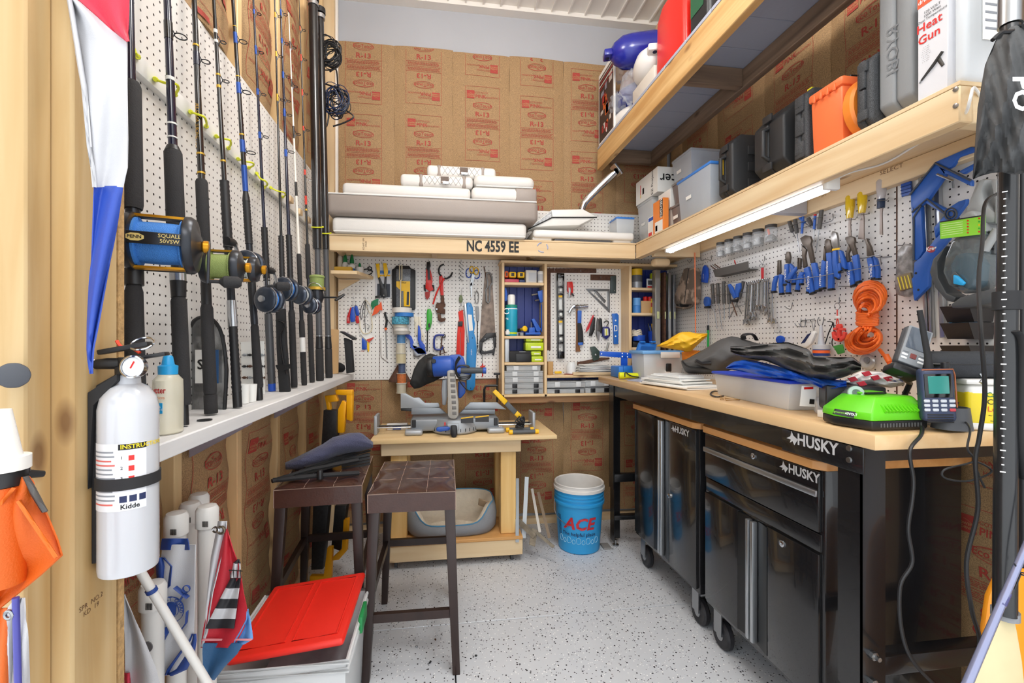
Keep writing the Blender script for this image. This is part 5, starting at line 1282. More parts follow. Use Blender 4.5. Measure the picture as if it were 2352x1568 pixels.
h=Hang('blister_pack','clear blister card hanging behind the yellow handled crimper','packet','B',k1,(640,510));h.s('card',[(545,165),(730,170),(730,510),(548,510)],.006,.004,mat('card_white','#D5D5D8',.5));h.s('print',[(570,350),(715,352),(715,500),(570,500)],.0105,.0006,mat('card_dark','#2E3440',.5),0);h.s('print',[(600,200),(715,200),(715,235),(600,235)],.0105,.0006,mat('label_sky','#3F7CC2',.4),0);h.s('print',[(600,250),(715,250),(715,265),(600,265)],.0105,.0006,YEL,0)
h=Hang('crimper','crimping tool with two yellow handles over the blister card','hand tool','B',k1,(640,500))
h.s('grip',[(553,125),(592,122),(600,200),(600,275),(578,282)],.02,.012,YEL);h.s('grip',[(635,118),(672,118),(692,200),(690,235),(665,275),(650,260)],.02,.012,YEL)
h.s('leg',[(578,280),(600,275),(660,420),(625,450)],.02,.008,BLK);h.s('leg',[(655,270),(676,262),(672,430),(640,460)],.02,.008,BLK);h.s('jaw',[(605,400),(672,405),(690,490),(640,515),(600,470)],.016,.014,BLK);h.s('nose',[(545,488),(610,480),(625,505),(548,508)],.016,.012,BLK);h.la('rivet',(645,480),.031,[(.005,0),(.003,.002)],STL);h.hook((625,130))
h=Hang('knife_case','black hard case with clear window and yellow label hanging open','case','B',k1,(870,640));h.s('shell',[(735,190),(760,178),(785,145),(930,148),(950,175),(1000,195),(1000,630),(985,642),(750,635),(738,600)],.006,.022,BLK,.003);h.s('window',[(785,185),(945,185),(945,610),(785,610)],.029,.003,mat('window_grey','#7D8288',.2,noise=(200,.2)));h.s('label',[(785,322),(940,322),(940,430),(840,430),(785,380)],.0325,.001,YEL,0);h.s('knife',[(865,430),(940,430),(940,605),(870,605)],.0325,.004,YEL);h.s('blade',[(905,440),(930,440),(925,590),(900,590)],.037,.001,BLK,0);h.tx('STANLEY',(865,340),.0342,.0095,INK,bold=.03);h.hook((870,150))
# ---- string of spools and tape rolls
h=Hang('spool_string','beige cord loop from which the spools hang','cord','B',k1,(830,620));h.tb('cord',[(822,140,.05),(822,300,.06),(835,320,.07),(832,620,.07)],.05,.0035,mat('cord_beige','#DCCFAF',.8));h.tb('cord',[(848,140,.05),(848,300,.06),(835,320,.07)],.05,.0035,mat('cord_beige','#DCCFAF',.8));h.tb('stem',[(840,620,.07),(840,1568,.07)],.07,.006,mat('dowel','#C9B48A',.6));h.hook((835,130),.055)
def spool(label,x0,x1,y0,y1,m,flange=None,cat='spool',name='spool',dense=True):
 a,b=k1([(x0,(y0+y1)/2),(x1,(y0+y1)/2)]);c=onw('B',(a[0]+b[0])/2,a[1],.07);rr_=(onw('B',b[0],b[1],.07)-onw('B',a[0],a[1],.07)).length/2
 hh=(onw('B',a[0],580+y0/4.9,.07)-onw('B',a[0],580+y1/4.9,.07)).length-.0006
 t=thing(name,label,cat,c-Z3*hh/2,'spools and tape rolls on the hanging cord')
 ri=min(.010,rr_*.4)
 if flange is None:MB().lathe([(ri,-hh/2),(rr_,-hh/2),(rr_,hh/2),(ri,hh/2),(ri,-hh/2)],c,Z3,26,caps=False).build('roll',m,t)
 else:
  MB().lathe([(ri,-hh/2+.002),(rr_*.9,-hh/2+.002),(rr_*.9,hh/2-.002),(ri,hh/2-.002),(ri,-hh/2+.002)],c,Z3,26,caps=False).build('winding',m,t)
  for s_ in(-1,1):MB().lathe([(ri,-.0012),(rr_,-.0012),(rr_,.0012),(ri,.0012),(ri,-.0012)],c+Z3*s_*(hh/2-.0013),Z3,26,caps=False).build('flange',flange,t)
TPW,TPB,CYR=mat('tape_white','#DAD6D0',.5),mat('tape_blue','#2F78C4',.5),mat('rope_cyan','#58AFCB',.7,noise=(90,.1),dark=.4)
MONO=mat('mono_line','#C9C2AE',.35);FLG=mat('spool_flange','#DCD8CE',.4)
spool('wide white tape roll at the top of the hanging spools',742,960,622,678,TPW,name='tape_roll',cat='tape');spool('bright blue tape roll second on the hanging spools',768,982,679,722,TPB,name='tape_roll',cat='tape');spool('cyan and white rope coil among the hanging spools',735,930,723,808,CYR,name='rope_coil',cat='rope');spool('thin beige wire spool under the cyan rope coil',748,912,809,838,MONO,FLG);spool('thin white wire spool above the clear tape',752,930,839,882,TPW,FLG);spool('broad clear tape roll lowest of the wide rolls',748,942,883,920,mat('tape_clear','#B9B4AC',.3,alpha=.8),name='tape_roll',cat='tape')
spool('blue thread spool on the hanging string',788,892,921,1024,mat('thread_blue','#5A8FC0',.5,noise=(200,.2)),FLG);spool('upper clear monofilament spool',778,896,1025,1130,MONO,FLG);spool('lower cream monofilament spool',778,900,1131,1246,mat('mono_cream','#C8BD9A',.4),FLG);spool('navy thread spool between the cream and orange spools',805,892,1247,1354,mat('thread_navy','#4A5878',.5),BLK);spool('orange thread spool near the foot of the string',788,902,1355,1468,mat('thread_orange','#DD7F45',.5,noise=(200,.2)),FLG);spool('pale spool at the very bottom of the string',782,902,1469,1580,MONO,FLG)
h=Hang('putty_cone','rusty brown cone shaped shade behind the spools','cone','B',k1,(820,1460));c_=onw('B',*k1([(820,1455)])[0][:2],.055);MB().lathe([(.072,0),(.066,.02),(.035,.075),(.015,.11)],c_+Y3*.01,Z3,20,sx=.5).build('cone',RUST,h.t)
h=Hang('wire_brush','red handled brush shears hanging upside down','hand tool','B',k1,(1140,530));h.s('handle',[(1128,105),(1165,102),(1172,150),(1160,180),(1168,320),(1130,330),(1122,200)],.012,.012,BLK);h.s('handle',[(1122,180),(1135,200),(1140,310),(1172,300),(1195,320),(1185,360),(1205,420),(1160,435),(1112,400),(1118,330)],.018,.010,REDP);h.s('handle',[(1168,180),(1195,290),(1180,330),(1165,250)],.014,.010,REDP);h.s('brush',[(1092,360),(1112,360),(1118,430),(1098,425)],.012,.012,BLKM);h.s('brush',[(1185,360),(1212,365),(1215,430),(1190,425)],.012,.012,BLKM);h.s('scraper',[(1108,445),(1165,435),(1158,500),(1132,530),(1112,500)],.012,.012,mat('brush_red','#A5302A',.6));h.hook((1150,110))
h=Hang('pipe_wrench','red pipe wrench with brown rusty jaws below a strap wrench','wrench','B',k1,(1290,780));h.s('handle',[(1268,262),(1300,252),(1310,290),(1318,480),(1285,480),(1268,330)],.014,.014,REDP,.003);h.s('bar',[(1285,480),(1320,478),(1330,580),(1290,580)],.014,.012,RUST);h.s('jaw',[(1245,560),(1340,572),(1338,605),(1310,620),(1338,640),(1335,690),(1245,680),(1225,640),(1228,590)],.012,.018,RUST,.003);h.s('hook_jaw',[(1248,690),(1285,690),(1292,735),(1345,738),(1330,770),(1290,782),(1255,760)],.013,.014,RUST,.003);h.la('nut',(1240,635),.031,[(.006,0),(.006,.004)],STL)
h=Hang('strap_wrench','red handled oil filter wrench with open black jaws','wrench','B',k1,(1250,580));h.tb('jaw',[(1322,132),(1285,148),(1265,185),(1268,235),(1290,260)],.034,.006,BLK,sp=4);h.tb('jaw',[(1418,220),(1395,265),(1355,290),(1325,288)],.034,.006,BLK,sp=4);h.tb('handle',[(1325,288,.034),(1290,350,.038),(1240,450,.038),(1198,580,.036)],.034,.0055,REDP,sp=4)
h=Hang('chain_bundle','bunch of small steel chain hanging from a hook','chain','B',k1,(1500,340))
for i in range(14):h.la('link',(1510+18*math.sin(i*2.1),120+i*15),.016+.006*math.sin(i),[(.0042,-.001),(.0055,0),(.0042,.001),(.0032,0),(.0042,-.001)],STL,10,V((math.cos(i),-1,math.sin(i*1.7))))
h.hook((1512,110))
h=Hang('scissors','yellow and blue handled scissors hanging with blades down','scissors','B',k1,(1630,510))
for cx,cy,rx,ry,m in((1634,192,22,38,YEL),(1685,208,26,40,YEL),(1600,230,30,50,BLUP),(1690,245,34,48,BLUP)):h.tb('handle',oval(cx,cy,rx,ry),.018 if m is YEL else .011,.0035,m,closed=True)
for pts,m in(([(1640,240),(1660,245),(1632,360),(1612,410),(1618,350)],STL),([(1660,250),(1672,250),(1640,380),(1628,360)],STL),([(1618,350),(1640,330),(1638,500),(1626,508)],STL)):h.s('blade',pts,.016,.002,m,0)
h.hook((1650,120))
h=Hang('keyhole_saw','worn grey jab saw handle hanging over the hand saw','saw','B',k1,(1815,570));h.tb('handle',[(1800,240),(1835,225),(1862,270),(1866,340),(1838,380),(1836,540),(1820,566),(1800,545),(1796,440),(1790,420),(1810,390),(1815,330),(1805,290)],.024,.0055,mat('worn_grey','#8E9092',.5),closed=True);h.tb('blade',[(1772,155,.022),(1785,225,.022),(1800,290,.022)],.022,.003,RUST)
h=Hang('hand_saw','rusty bladed hand saw with black plastic handle','saw','B',k1,(1815,1165));h.s('blade',[(1785,220),(1835,215),(1862,240),(1900,900),(1840,960),(1722,1000),(1745,640)],.010,.002,mat('saw_rust','#8D7C70',.45,.6,noise=(25,.18),dark=.45),0)
for pts in([(1722,998),(1800,905),(1905,900),(1912,950),(1840,960),(1760,1010)],[(1722,998),(1760,1008),(1752,1100),(1722,1130)],[(1880,950),(1912,940),(1908,1060),(1885,1075),(1878,1010)],[(1722,1105),(1752,1095),(1780,1112),(1870,1092),(1905,1050),(1885,1165),(1868,1128),(1770,1142),(1730,1138)]):h.s('handle',pts,.008,.018,BLK,.002)
for p in((1785,970),(1845,965)):h.la('rivet',p,.027,[(.004,0),(.003,.002)],STL)
h=Hang('gas_lighter','green gas lighter with long black nozzle','lighter','B',k1,(1140,1115));h.s('body',[(1135,635),(1170,630),(1190,690),(1185,790),(1168,850),(1130,880),(1118,860),(1130,760),(1125,690)],.012,.016,GRN,.004);h.s('trigger',[(1145,800),(1168,790),(1165,835),(1150,850)],.030,.003,BLK,.001);h.tb('nozzle',[(1138,875),(1132,1110)],.02,.004,BLK);h.hook((1145,610))
h=Hang('tube_cutter','small blue c shaped tube cutter with rusty screw','clamp','B',k1,(1280,1150));h.tb('frame',[(1325,930),(1280,925),(1230,935),(1212,975),(1212,1060),(1235,1090),(1290,1088),(1312,1060)],.022,.007,mat('clamp_blue','#2E3F8E',.4),sp=3);h.tb('screw',[(1300,950),(1290,1060),(1275,1150)],.024,.004,RUST);h.tb('screw',[(1305,1040),(1330,1130)],.024,.004,RUST);h.tb('handle',[(1270,1145),(1360,1118)],.026,.0025,RUST);h.tb('knob',oval(1322,938,16,22,10),.022,.003,BLK,closed=True)
h=Hang('red_strap','folded red webbing strap with black buckle','strap','B',k1,(1510,1160));RW_=mat('webbing_red','#DA3327',.7);h.s('strap',[(1482,665),(1535,642),(1545,760),(1555,880),(1550,1160),(1505,1160),(1512,900)],.010,.005,RW_);h.s('strap',[(1485,760),(1515,800),(1508,900),(1500,1150),(1460,1150),(1472,900)],.016,.005,RW_);h.s('buckle',[(1480,775),(1532,770),(1532,825),(1482,830)],.022,.006,BLK);h.tb('ring',oval(1508,635,18,12,10),.014,.0012,WIRE,closed=True);h.hook((1515,600))
h=Hang('sheet_cutter','long light blue paper trimmer with steel edge hanging on end','cutter','B',k1,(1620,1550));CY=mat('trimmer_blue','#2A86C8',.4);h.s('body',[(1575,570),(1600,558),(1632,575),(1648,620),(1655,720),(1672,800),(1660,900),(1678,960),(1690,1080),(1680,1280),(1672,1500),(1650,1550),(1600,1552),(1578,1530),(1575,1200),(1580,1010)],.010,.016,CY,.003);h.s('steel_edge',[(1545,580),(1572,570),(1605,1010),(1588,1015)],.012,.02,STL);h.s('sticker',[(1590,695),(1635,700),(1648,875),(1605,882)],.0262,.0006,PAPER,0);
for p in((1612,600),(1642,960),(1622,1525)):h.la('hole',p,.0255,[(.003,0),(.003,.0012)],BLKM)
h.tx('swingline',(1630,1120),.0268,.011,WINK,rot=1)
h=Hang('glass_float','small green and clear glass lure hanging under the chain','lure','B',k1,(1512,600));h.la('body',(1512,520),.022,[(.003,-.028),(.012,-.018),(.0135,.005),(.009,.022),(.003,.027)],mat('lure_glass','#8A9A72',.12,alpha=.7),14,Z3);h.tb('wire',[(1520,430),(1522,460),(1515,580),(1505,610)],.02,.0012,STL);h.hook((1520,425))
h=Hang('snap_swivel','slim black and steel snap tool hanging beside the hand saw','hand tool','B',k1,(1700,1140));h.tb('snap',[(1690,430),(1672,470),(1680,560),(1705,560),(1710,470),(1690,430)],.016,.003,STL,sp=3);h.s('body',[(1678,600),(1712,605),(1720,700),(1715,770),(1688,770),(1682,690)],.012,.010,GRYP,.002);h.tb('rod',[(1698,765),(1698,1030)],.016,.003,BLK);h.la('bead',(1700,1050),.016,[(.001,-.006),(.008,0),(.001,.006)],BLK,12,Z3);h.tb('clip',[(1700,1060),(1690,1120),(1700,1145),(1712,1115),(1700,1062)],.016,.0012,BLK);h.hook((1690,425))
h=Hang('red_scriber','thin red handled scriber hanging by the cubby','hand tool','B',k1,(1755,1400));h.tb('shaft',[(1752,1150),(1756,1260)],.012,.0018,STL);h.s('guard',[(1728,1278),(1785,1270),(1785,1285),(1730,1292)],.010,.008,REDP,.001);h.tb('handle',[(1756,1250,.014),(1757,1320,.014),(1757,1395,.014)],.014,.004,REDP)
FB=mat('float_red','#C4232B',.5)
h=Hang('key_floats','bunch of red and blue floating key fobs on a ring','key ring','B',k1,(300,800));h.s('fob',[(268,612),(282,622),(258,735),(262,795),(225,795),(228,720)],.012,.012,FB,.004);h.s('fob',[(285,610),(308,612),(322,720),(318,775),(275,785),(262,740),(270,660)],.020,.012,BLUP,.004);h.s('fob',[(312,598),(345,595),(372,700),(355,712),(330,705)],.012,.012,BLUP,.004);h.s('fob',[(330,708),(358,712),(370,790),(335,798),(325,760)],.010,.012,FB,.004);h.tb('ring',oval(312,570,18,26,12),.018,.001,WIRE,closed=True);h.hook((310,520))
h.tx('GUARD',(243,745),.0246,.007,WINK,rot=1)
h=Hang('key_bunch','tangle of key wires with white card and blue tag','key ring','B',k1,(440,1090))
for i,pts in enumerate(([(440,530),(395,600),(380,700),(395,750),(410,640),(440,540)],[(440,530),(490,590),(510,640),(490,680),(450,600),(440,530)],[(440,540),(430,700),(435,820),(440,900)],[(440,540),(470,660),(420,770),(480,820),(460,880)],[(375,760),(380,850),(420,910),(480,900),(515,840),(500,680)])):h.tb('wire',pts,.014+.004*i,.0018 if i<4 else .0028,(BLK,mat('cord_beige','#DCCFAF',.8),BLK,WIRE,mat('cord_beige','#DCCFAF',.8))[i],sp=4)
h.s('card',[(430,850),(528,950),(470,1010),(375,905)],.02,.002,PAPER,0);h.s('card_stripe',[(528,950),(534,958),(478,1012),(445,980)],.0222,.0006,mat('card_red','#C9432F',.5),0);h.s('tag',[(398,955),(450,1000),(452,1088),(398,1090)],.012,.004,BLUP);h.s('strip',[(455,1000),(482,1010),(482,1100),(470,1122),(458,1090)],.014,.003,YEL);h.hook((440,520))
h=Hang('small_flags','crumpled green and orange marker flags on wire stems','flag','B',k1,(560,715));h.s('flag',[(500,570),(520,540),(585,515),(580,590),(545,600),(515,640),(500,610)],.012,.006,mat('flag_green','#1F7A4F',.6));h.s('flag',[(545,605),(590,585),(615,545),(630,650),(600,645),(575,680),(510,712)],.020,.006,mat('flag_orange','#E85A28',.6));h.tb('stem',[(590,660),(598,900),(595,1370)],.010,.0014,RUST)
h=Hang('wire_hook','thin bent wire hook hanging beside the file','hook','B',k1,(660,1240));h.tb('wire',[(612,960),(612,1140),(625,1185),(665,1215),(700,1240)],.010,.0014,RUST,sp=3)
h=Hang('round_file','long round file with black and orange handle','file','B',k1,(675,1190));h.tb('handle',[(665,668,.016),(660,700,.016),(678,760,.016),(665,845,.016)],.016,.0075,BLK,sp=3);h.tb('collar',[(665,845),(668,872)],.016,.008,ORG);h.tb('shaft',[(670,872),(680,1188)],.016,.0038,STL);h.tb('guard',[(690,760),(735,820),(745,850)],.014,.0016,BLK)
h=Hang('pvc_cutter','blue handled pipe cutter beside a beige scraper','cutter','B',k1,(1000,1170));PB=mat('cutter_blue','#1F4FC0',.4);h.s('handle',[(880,925),(915,915),(950,945),(975,1010),(960,1040),(990,1100),(1030,1140),(1125,1140),(1105,1090),(1040,1060),(975,1080),(950,1060),(945,985)],.016,.014,PB,.003);h.s('handle',[(1030,812),(1050,830),(1065,920),(1060,985),(1105,1040),(1115,1120),(1050,1060),(1025,980)],.018,.014,PB,.003);h.s('blade',[(970,1030),(1010,1010),(1035,1060),(980,1085)],.012,.004,STL,0);h.s('anvil',[(985,1100),(1080,1145),(1040,1175),(975,1165)],.012,.012,STL);h.hook((1000,800))
h=Hang('beige_scraper','pair of cream plastic spreaders hanging on a hook','scraper','B',k1,(1040,1000));CRM=mat('cream_plastic','#E2D8C2',.45);h.s('blade',[(985,715),(1035,722),(1030,900),(1020,950),(992,940)],.006,.004,CRM);h.s('blade',[(1035,720),(1055,722),(1070,860),(1105,930),(1095,1000),(1070,990),(1040,850)],.010,.004,CRM)
for p in((1015,935),(1082,940)):h.la('hole',p,.0145,[(.003,0),(.003,.001)],BLKM)
h.hook((1040,690))
h=Hang('rubber_ring','small dark rubber ring on a peg','ring','B',k1,(487,210));h.tb('ring',oval(487,182,22,22,14),.012,.0035,BLKM,closed=True);h.hook((487,160))
h=Hang('bar_clamp','black steel hook clamp screwed to the rear of the table','clamp','B',k1,(1850,1760));
def k3(pts):return[(820+p[0]/4.9,780+p[1]/4.9,*p[2:])for p in pts]
h.k=k3;h.tb('arm',[(1432,700),(1432,560),(1445,525),(1480,518),(1580,516)],.10,.008,BLK,sp=0);h.tb('screw',[(1578,385),(1578,700)],.10,.006,mat('clamp_steel','#3D3833',.5,.6));h.s('tee',[(1540,372),(1612,372),(1612,398),(1540,398)],.09,.02,BLK,.003)
# ================================================================== middle bay tools (around the cubby)
HM='tools hanging in the middle bay of the cubby'
h=Hang('framing_square','large rusty framing square around the middle bay','square','B',k2,(585,1050),HM);h.s('blade',[(562,205),(1075,205),(1075,256),(604,253),(604,1050),(565,1050)],.004,.003,RUST,0);h.hook((632,235));h.hook((902,245))
h=Hang('spirit_level','long black spirit level with four clear vials','level','B',k2,(708,1135),HM)
for pts in([(668,255),(680,255),(688,1130),(675,1135)],[(732,258),(745,258),(748,1130),(736,1130)],[(676,255),(740,257),(736,300),(680,300)],[(680,385),(735,385),(735,402),(680,402)],[(680,460),(735,460),(735,480),(680,480)],[(680,640),(735,640),(735,655),(680,655)],[(682,705),(738,705),(738,730),(682,730)],[(682,885),(738,885),(738,905),(682,905)],[(682,960),(738,960),(738,980),(682,980)],[(680,1060),(740,1060),(748,1135),(675,1135)]):h.s('frame',pts,.012,.022,BLKG,.001)
for cy in(430,680,932):h.la('vial',(707,cy),.02,[(.010,0),(.011,.006),(.007,.008),(.004,.008)],mat('vial_white','#E8EAE6',.3),18)
for cy in(560,820):h.s('sticker',[(690,cy-35),(722,cy-35),(722,cy+70),(692,cy+70)],.012,.004,mat('vial_white','#E8EAE6',.3),0);h.s('sticker',[(686,cy-75),(724,cy-75),(724,cy-55),(686,cy-55)],.0342,.0006,YEL,0)
h=Hang('red_multitool','red folding multitool hanging near the level','multitool','B',k2,(805,515),HM);h.s('body',[(775,345),(830,342),(838,400),(835,465),(805,480),(775,430)],.014,.014,REDP,.003);h.s('tool',[(790,400),(815,410),(805,510),(790,505)],.029,.004,STL);h.s('tool',[(820,450),(850,485),(840,498),(815,475)],.029,.004,BLK)
h=Hang('try_square','try square with rusty blade and black handle','square','B',k2,(1250,460),HM);h.s('blade',[(1015,270),(1275,275),(1225,332),(1015,328)],.008,.003,RUST,0);h.s('stock',[(1222,285),(1280,278),(1278,460),(1222,462)],.004,.016,mat('stock_dark','#3C4A4C',.4),.002);h.hook((1105,310));h.hook((1205,312));h.la('rivet',(1260,435),.0205,[(.004,0),(.003,.001)],STL)
h=Hang('speed_square','grey metal triangular speed square','square','B',k2,(1160,660),HM);MG=mat('cast_grey','#7E8082',.45,.7)
for pts in([(965,415),(1212,418),(1212,440),(1005,440)],[(1190,438),(1213,438),(1215,662),(1190,632)],[(965,418),(1005,440),(1192,610),(1213,662),(1180,635)],[(1040,430),(1075,432),(1175,540),(1160,565)]):h.s('frame',pts,.008,.004,MG,.0008)
for i in range(18):h.la('notch',(1010+i*9.5,462+i*8.9),.0122,[(.0012,0),(.0012,.0006)],BLKM,6)
h=Hang('claw_hammer','claw hammer with blue and black fibre handle','hammer','B',k2,(930,1025),HM);h.tb('head',[(795,665,.03),(815,625,.03),(850,595,.03),(900,595,.03)],.03,.010,CHR,sp=4);h.tb('face',[(895,598),(935,597),(950,596),(955,596),(985,594)],.03,.0125,CHR,14);h.s('grip',[(885,640),(925,640),(922,770),(885,770)],.022,.018,KOB,.004);h.s('grip',[(885,770),(922,770),(940,860),(945,990),(892,995),(890,880)],.020,.022,BLKM,.005);h.s('butt',[(885,970),(935,965),(938,995),(890,998)],.0425,.003,KOB,.001)
h=Hang('wooden_hammer','hammer with long bare wooden handle behind the blue one','hammer','B',k2,(888,1065),HM);h.s('handle',[(866,625),(886,620),(886,900),(912,1062),(864,1065),(870,850)],.004,.015,wood('hammer_wood','#9A6A42','#6F4628','z',.5,knots=False),.003);h.tb('head',[(830,608,.012),(905,606,.012)],.012,.0085,STL)
h=Hang('pocket_knives','cluster of red, black and steel pocket knives on one ring','knife','B',k2,(1050,950),HM);h.s('knife',[(1040,685),(1052,690),(1000,830),(965,868),(975,820)],.022,.010,mat('knife_red','#C4252E',.4),.002);h.s('knife',[(1045,705),(1065,712),(1058,840),(1030,900),(1000,902),(1020,800)],.016,.012,BLK,.002);h.s('knife',[(1085,715),(1105,730),(1112,830),(1090,935),(1072,880),(1078,790)],.016,.012,mat('knife_grey','#5E5A58',.4,.4),.002);h.s('knife',[(1110,712),(1132,730),(1138,820),(1125,880),(1110,850)],.016,.012,BLK,.002);h.s('blade',[(1078,850),(1112,860),(1105,950),(1085,930)],.029,.003,STL,0);h.tb('ring',oval(1070,665,22,30,12),.02,.001,WIRE,closed=True);h.hook((1070,640))
h=Hang('hook_light','small navy work light hanging from its black hook','lamp','B',k2,(1177,935),HM);h.s('body',[(1150,805),(1200,805),(1217,830),(1217,900),(1180,938),(1140,905),(1138,830)],.010,.020,mat('light_navy','#272B6E',.4),.003);h.s('lens',[(1158,825),(1195,825),(1200,895),(1160,900)],.0302,.002,mat('lens_pale','#DADCC6',.3),.001);h.s('strip',[(1172,828),(1182,828),(1184,895),(1172,897)],.0324,.001,mat('lens_yellow','#D8D24A',.3),0);h.tb('hook',[(1180,805),(1185,790),(1198,775),(1195,752),(1172,748),(1152,762)],.018,.0035,BLK,sp=4);h.hook((1166,735))
h=Hang('torpedo_level','short blue torpedo level with three round vials','level','B',k2,(1272,985),HM);h.s('body',[(1237,672),(1288,668),(1305,690),(1302,985),(1255,985),(1252,800)],.008,.016,mat('level_blue','#1E66C0',.4),.002)
for cy in(742,905):h.la('vial',(1272,cy),.0242,[(.0045,0),(.006,.001),(.0045,.002),(.002,.002)],PAPER,14)
h.s('vial_slot',[(1258,790),(1290,795),(1290,850),(1258,855)],.0242,.002,PAPER,.001);h.s('vial_slot',[(1266,800),(1284,803),(1284,842),(1266,846)],.0263,.0006,mat('level_blue','#1E66C0',.4),0)
h=Hang('combination_square','dark green cast square head with rusty rule','square','B',k2,(1060,1155),HM);h.s('head',[(1012,1015),(1060,1008),(1115,1065),(1100,1145),(1045,1158),(1030,1080)],.020,.016,mat('cast_green','#34443E',.5),.003);h.s('rule',[(875,1172),(1130,1122),(1210,1125),(1210,1140),(880,1205)],.014,.003,RUST,0);h.la('knob',(1065,1095),.0365,[(.006,0),(.007,.008),(.004,.01)],STL)
h=Hang('pen_torch','short silver torch clipped beside the square head','torch','B',k2,(1185,1060),HM);h.tb('barrel',[(1200,970),(1178,1055)],.016,.0075,mat('torch_grey','#9A9B99',.4,.5),14)
# ================================================================== contents of the cubby
def cub(label,name,cat,pts,yfront,depth,m,group=None,bev=.003,k=k2):
 P=[at(p[0],p[1],Y=yfront)for p in k(pts)];t=MB().prism(P,Y3,depth).build(name,m,None,bev=bev);return tag(t,label,cat,group)
def cbox(label,name,cat,x0,x1,y0,y1,yfront,depth,m,parts=(),group=None,z0=None,bev=.003):
 """box seen in the cubby: crop extents at its front plane; rests at z0 when given"""
 a,b=at(*k2([(x0,y1)])[0],Y=yfront),at(*k2([(x1,y0)])[0],Y=yfront);zb=z0 if z0 is not None else a.z
 t=thing(name,label,cat,((a.x+b.x)/2,yfront+depth/2,zb),group)
 MB().box(a.x,b.x,yfront,yfront+depth,zb,zb+b.z-a.z).build('body',m,t,bev=bev)
 w_,hgt=b.x-a.x,b.z-a.z
 for nm,u0,u1,v0,v1,pm,th in parts:MB().box(a.x+u0*w_,a.x+u1*w_,yfront-th,yfront,zb+v0*hgt,zb+v1*hgt).build(nm,pm,t,bev=min(.001,th*.3))
 return t
def ccyl(label,name,cat,x0,x1,y0,y1,yc,m,prof=None,group=None,z0=None,extra=()):
 a,b=at(*k2([(x0,y1)])[0],Y=yc),at(*k2([(x1,y0)])[0],Y=yc);zb=z0 if z0 is not None else a.z;r,hgt=(b.x-a.x)/2,b.z-a.z;cx=(a.x+b.x)/2
 t=thing(name,label,cat,(cx,yc,zb),group)
 MB().lathe([(q[0]*r,q[1]*hgt)for q in(prof or[(.95,0),(1,.03),(1,.97),(.95,1),(0,1)])],(cx,yc,zb),Z3,22).build('body',m,t)
 for nm,pr,pm in extra:MB().lathe([(q[0]*r,q[1]*hgt)for q in pr],(cx,yc,zb),Z3,22).build(nm,pm,t)
 return t
S1,S2,S3,S4=1.6665,1.3085,1.1325,.9185
TMG='tape measures in the cubby'
def tapem(label,x0,x1,y0,y1,m,z0):
 t=cbox(label,'tape_measure','tape measure',x0,x1,y0,y1,2.97,.05,m,[('face',.3,.7,.25,.75,BLK,.003)],TMG,z0,.008);return t
cbox('red storage tin under the tape measures','storage_tin','tin',133,278,306,336,2.965,.08,mat('tin_pink','#C9455A',.4),[],None,S1)
tapem('orange tape measure at the end of the row',133,172,240,305,ORG,S1+.0325);tapem('yellow tape measure beside the orange one',177,250,240,300,YEL,S1+.0325);
cbox('dark blue tin under the second yellow tape measure','storage_tin','tin',281,340,306,336,2.975,.08,mat('tin_navy','#2A3A6A',.4),[],None,S1);tapem('yellow tape measure next to the white carton',266,338,240,300,YEL,S1+.0325)
cbox('worn white carton in the top cubby','small_carton','box',350,460,208,336,2.97,.09,mat('carton_grey','#D8D3CC',.7),[('print',.25,.95,.1,.8,mat('print_faint','#BFC0C4',.6),.0006)],None,S1)
ccyl('white plastic bottle with grey label at the end of the top cubby','pill_bottle','bottle',467,533,215,336,3.0,WHT,None,None,S1,[('label_band',[(1.02,.2),(1.02,.75)],mat('print_faint','#BFC0C4',.6))])
t=ccyl('tall teal cleaner bottle with white pump cap','cleaner_bottle','bottle',137,262,575,890,3.0,mat('bottle_teal','#1FA0BE',.35),[(.9,0),(1,.03),(1,.9),(.9,.97),(.55,1.0)],None,S2,[('cap_collar',[(.98,.90),(.98,1.0),(.5,1.02)],mat('collar_green','#1B8A76',.4)),('cap',[(.6,1.0),(.62,1.28),(.5,1.34),(0,1.34)],WHT),('label_band',[(1.01,.06),(1.01,.12)],LIME),('label_band',[(1.01,.86),(1.01,.89)],WINK)])
text('lettering','O',at(*k2([(150,650)])[0],Y=2.965),X3,Z3,.06,WINK,t);text('lettering','ng',at(*k2([(155,720)])[0],Y=2.965),X3,Z3,.02,WINK,t)
tag(MB().lathe([(.014,0),(.016,.02),(.008,.028),(.012,.035)],at(*k2([(160,888)])[0],Y=2.965)*1+Z3*.0,Z3,14).build('spray_trigger',WHT),'white spray trigger lying in front of the teal bottle','sprayer')
t=thing('flashlight','small flashlight with yellow head pointing out of the cubby','flashlight',(.55,3.0,S2));c_=at(*k2([(342,826)])[0],Y=2.96);MB().lathe([(.0,.001),(.016,.0),(.019,.002),(.019,.01),(.010,.035),(.010,.10)],c_,(-.35,1,-.1),16).build('head',YEL,t);MB().tube([c_+V((-.03,.04,-.01)),c_+V((-.055,.08,-.012))],.012,12).build('barrel',BLK,t)
cbox('small grey bracket with black strap under the flashlight','bracket','bracket',255,325,852,888,2.975,.04,GRYP,[('strap',.2,.5,.1,.9,BLK,.002)],None,S2)
t=thing('blue_vise','blue clamping vise on the middle cubby shelf','vise',(.64,3.0,S2));VB=mat('vise_blue','#1F58B8',.4)
for pts,dp in(([(345,868),(500,862),(502,888),(345,888)],.08),([(385,815),(440,812),(448,866),(378,868)],.05),([(408,730),(435,720),(505,830),(490,862),(460,855)],.04)):MB().prism([at(*p,Y=2.972)for p in k2(pts)],Y3,dp).build('casting',VB,t,bev=.003)
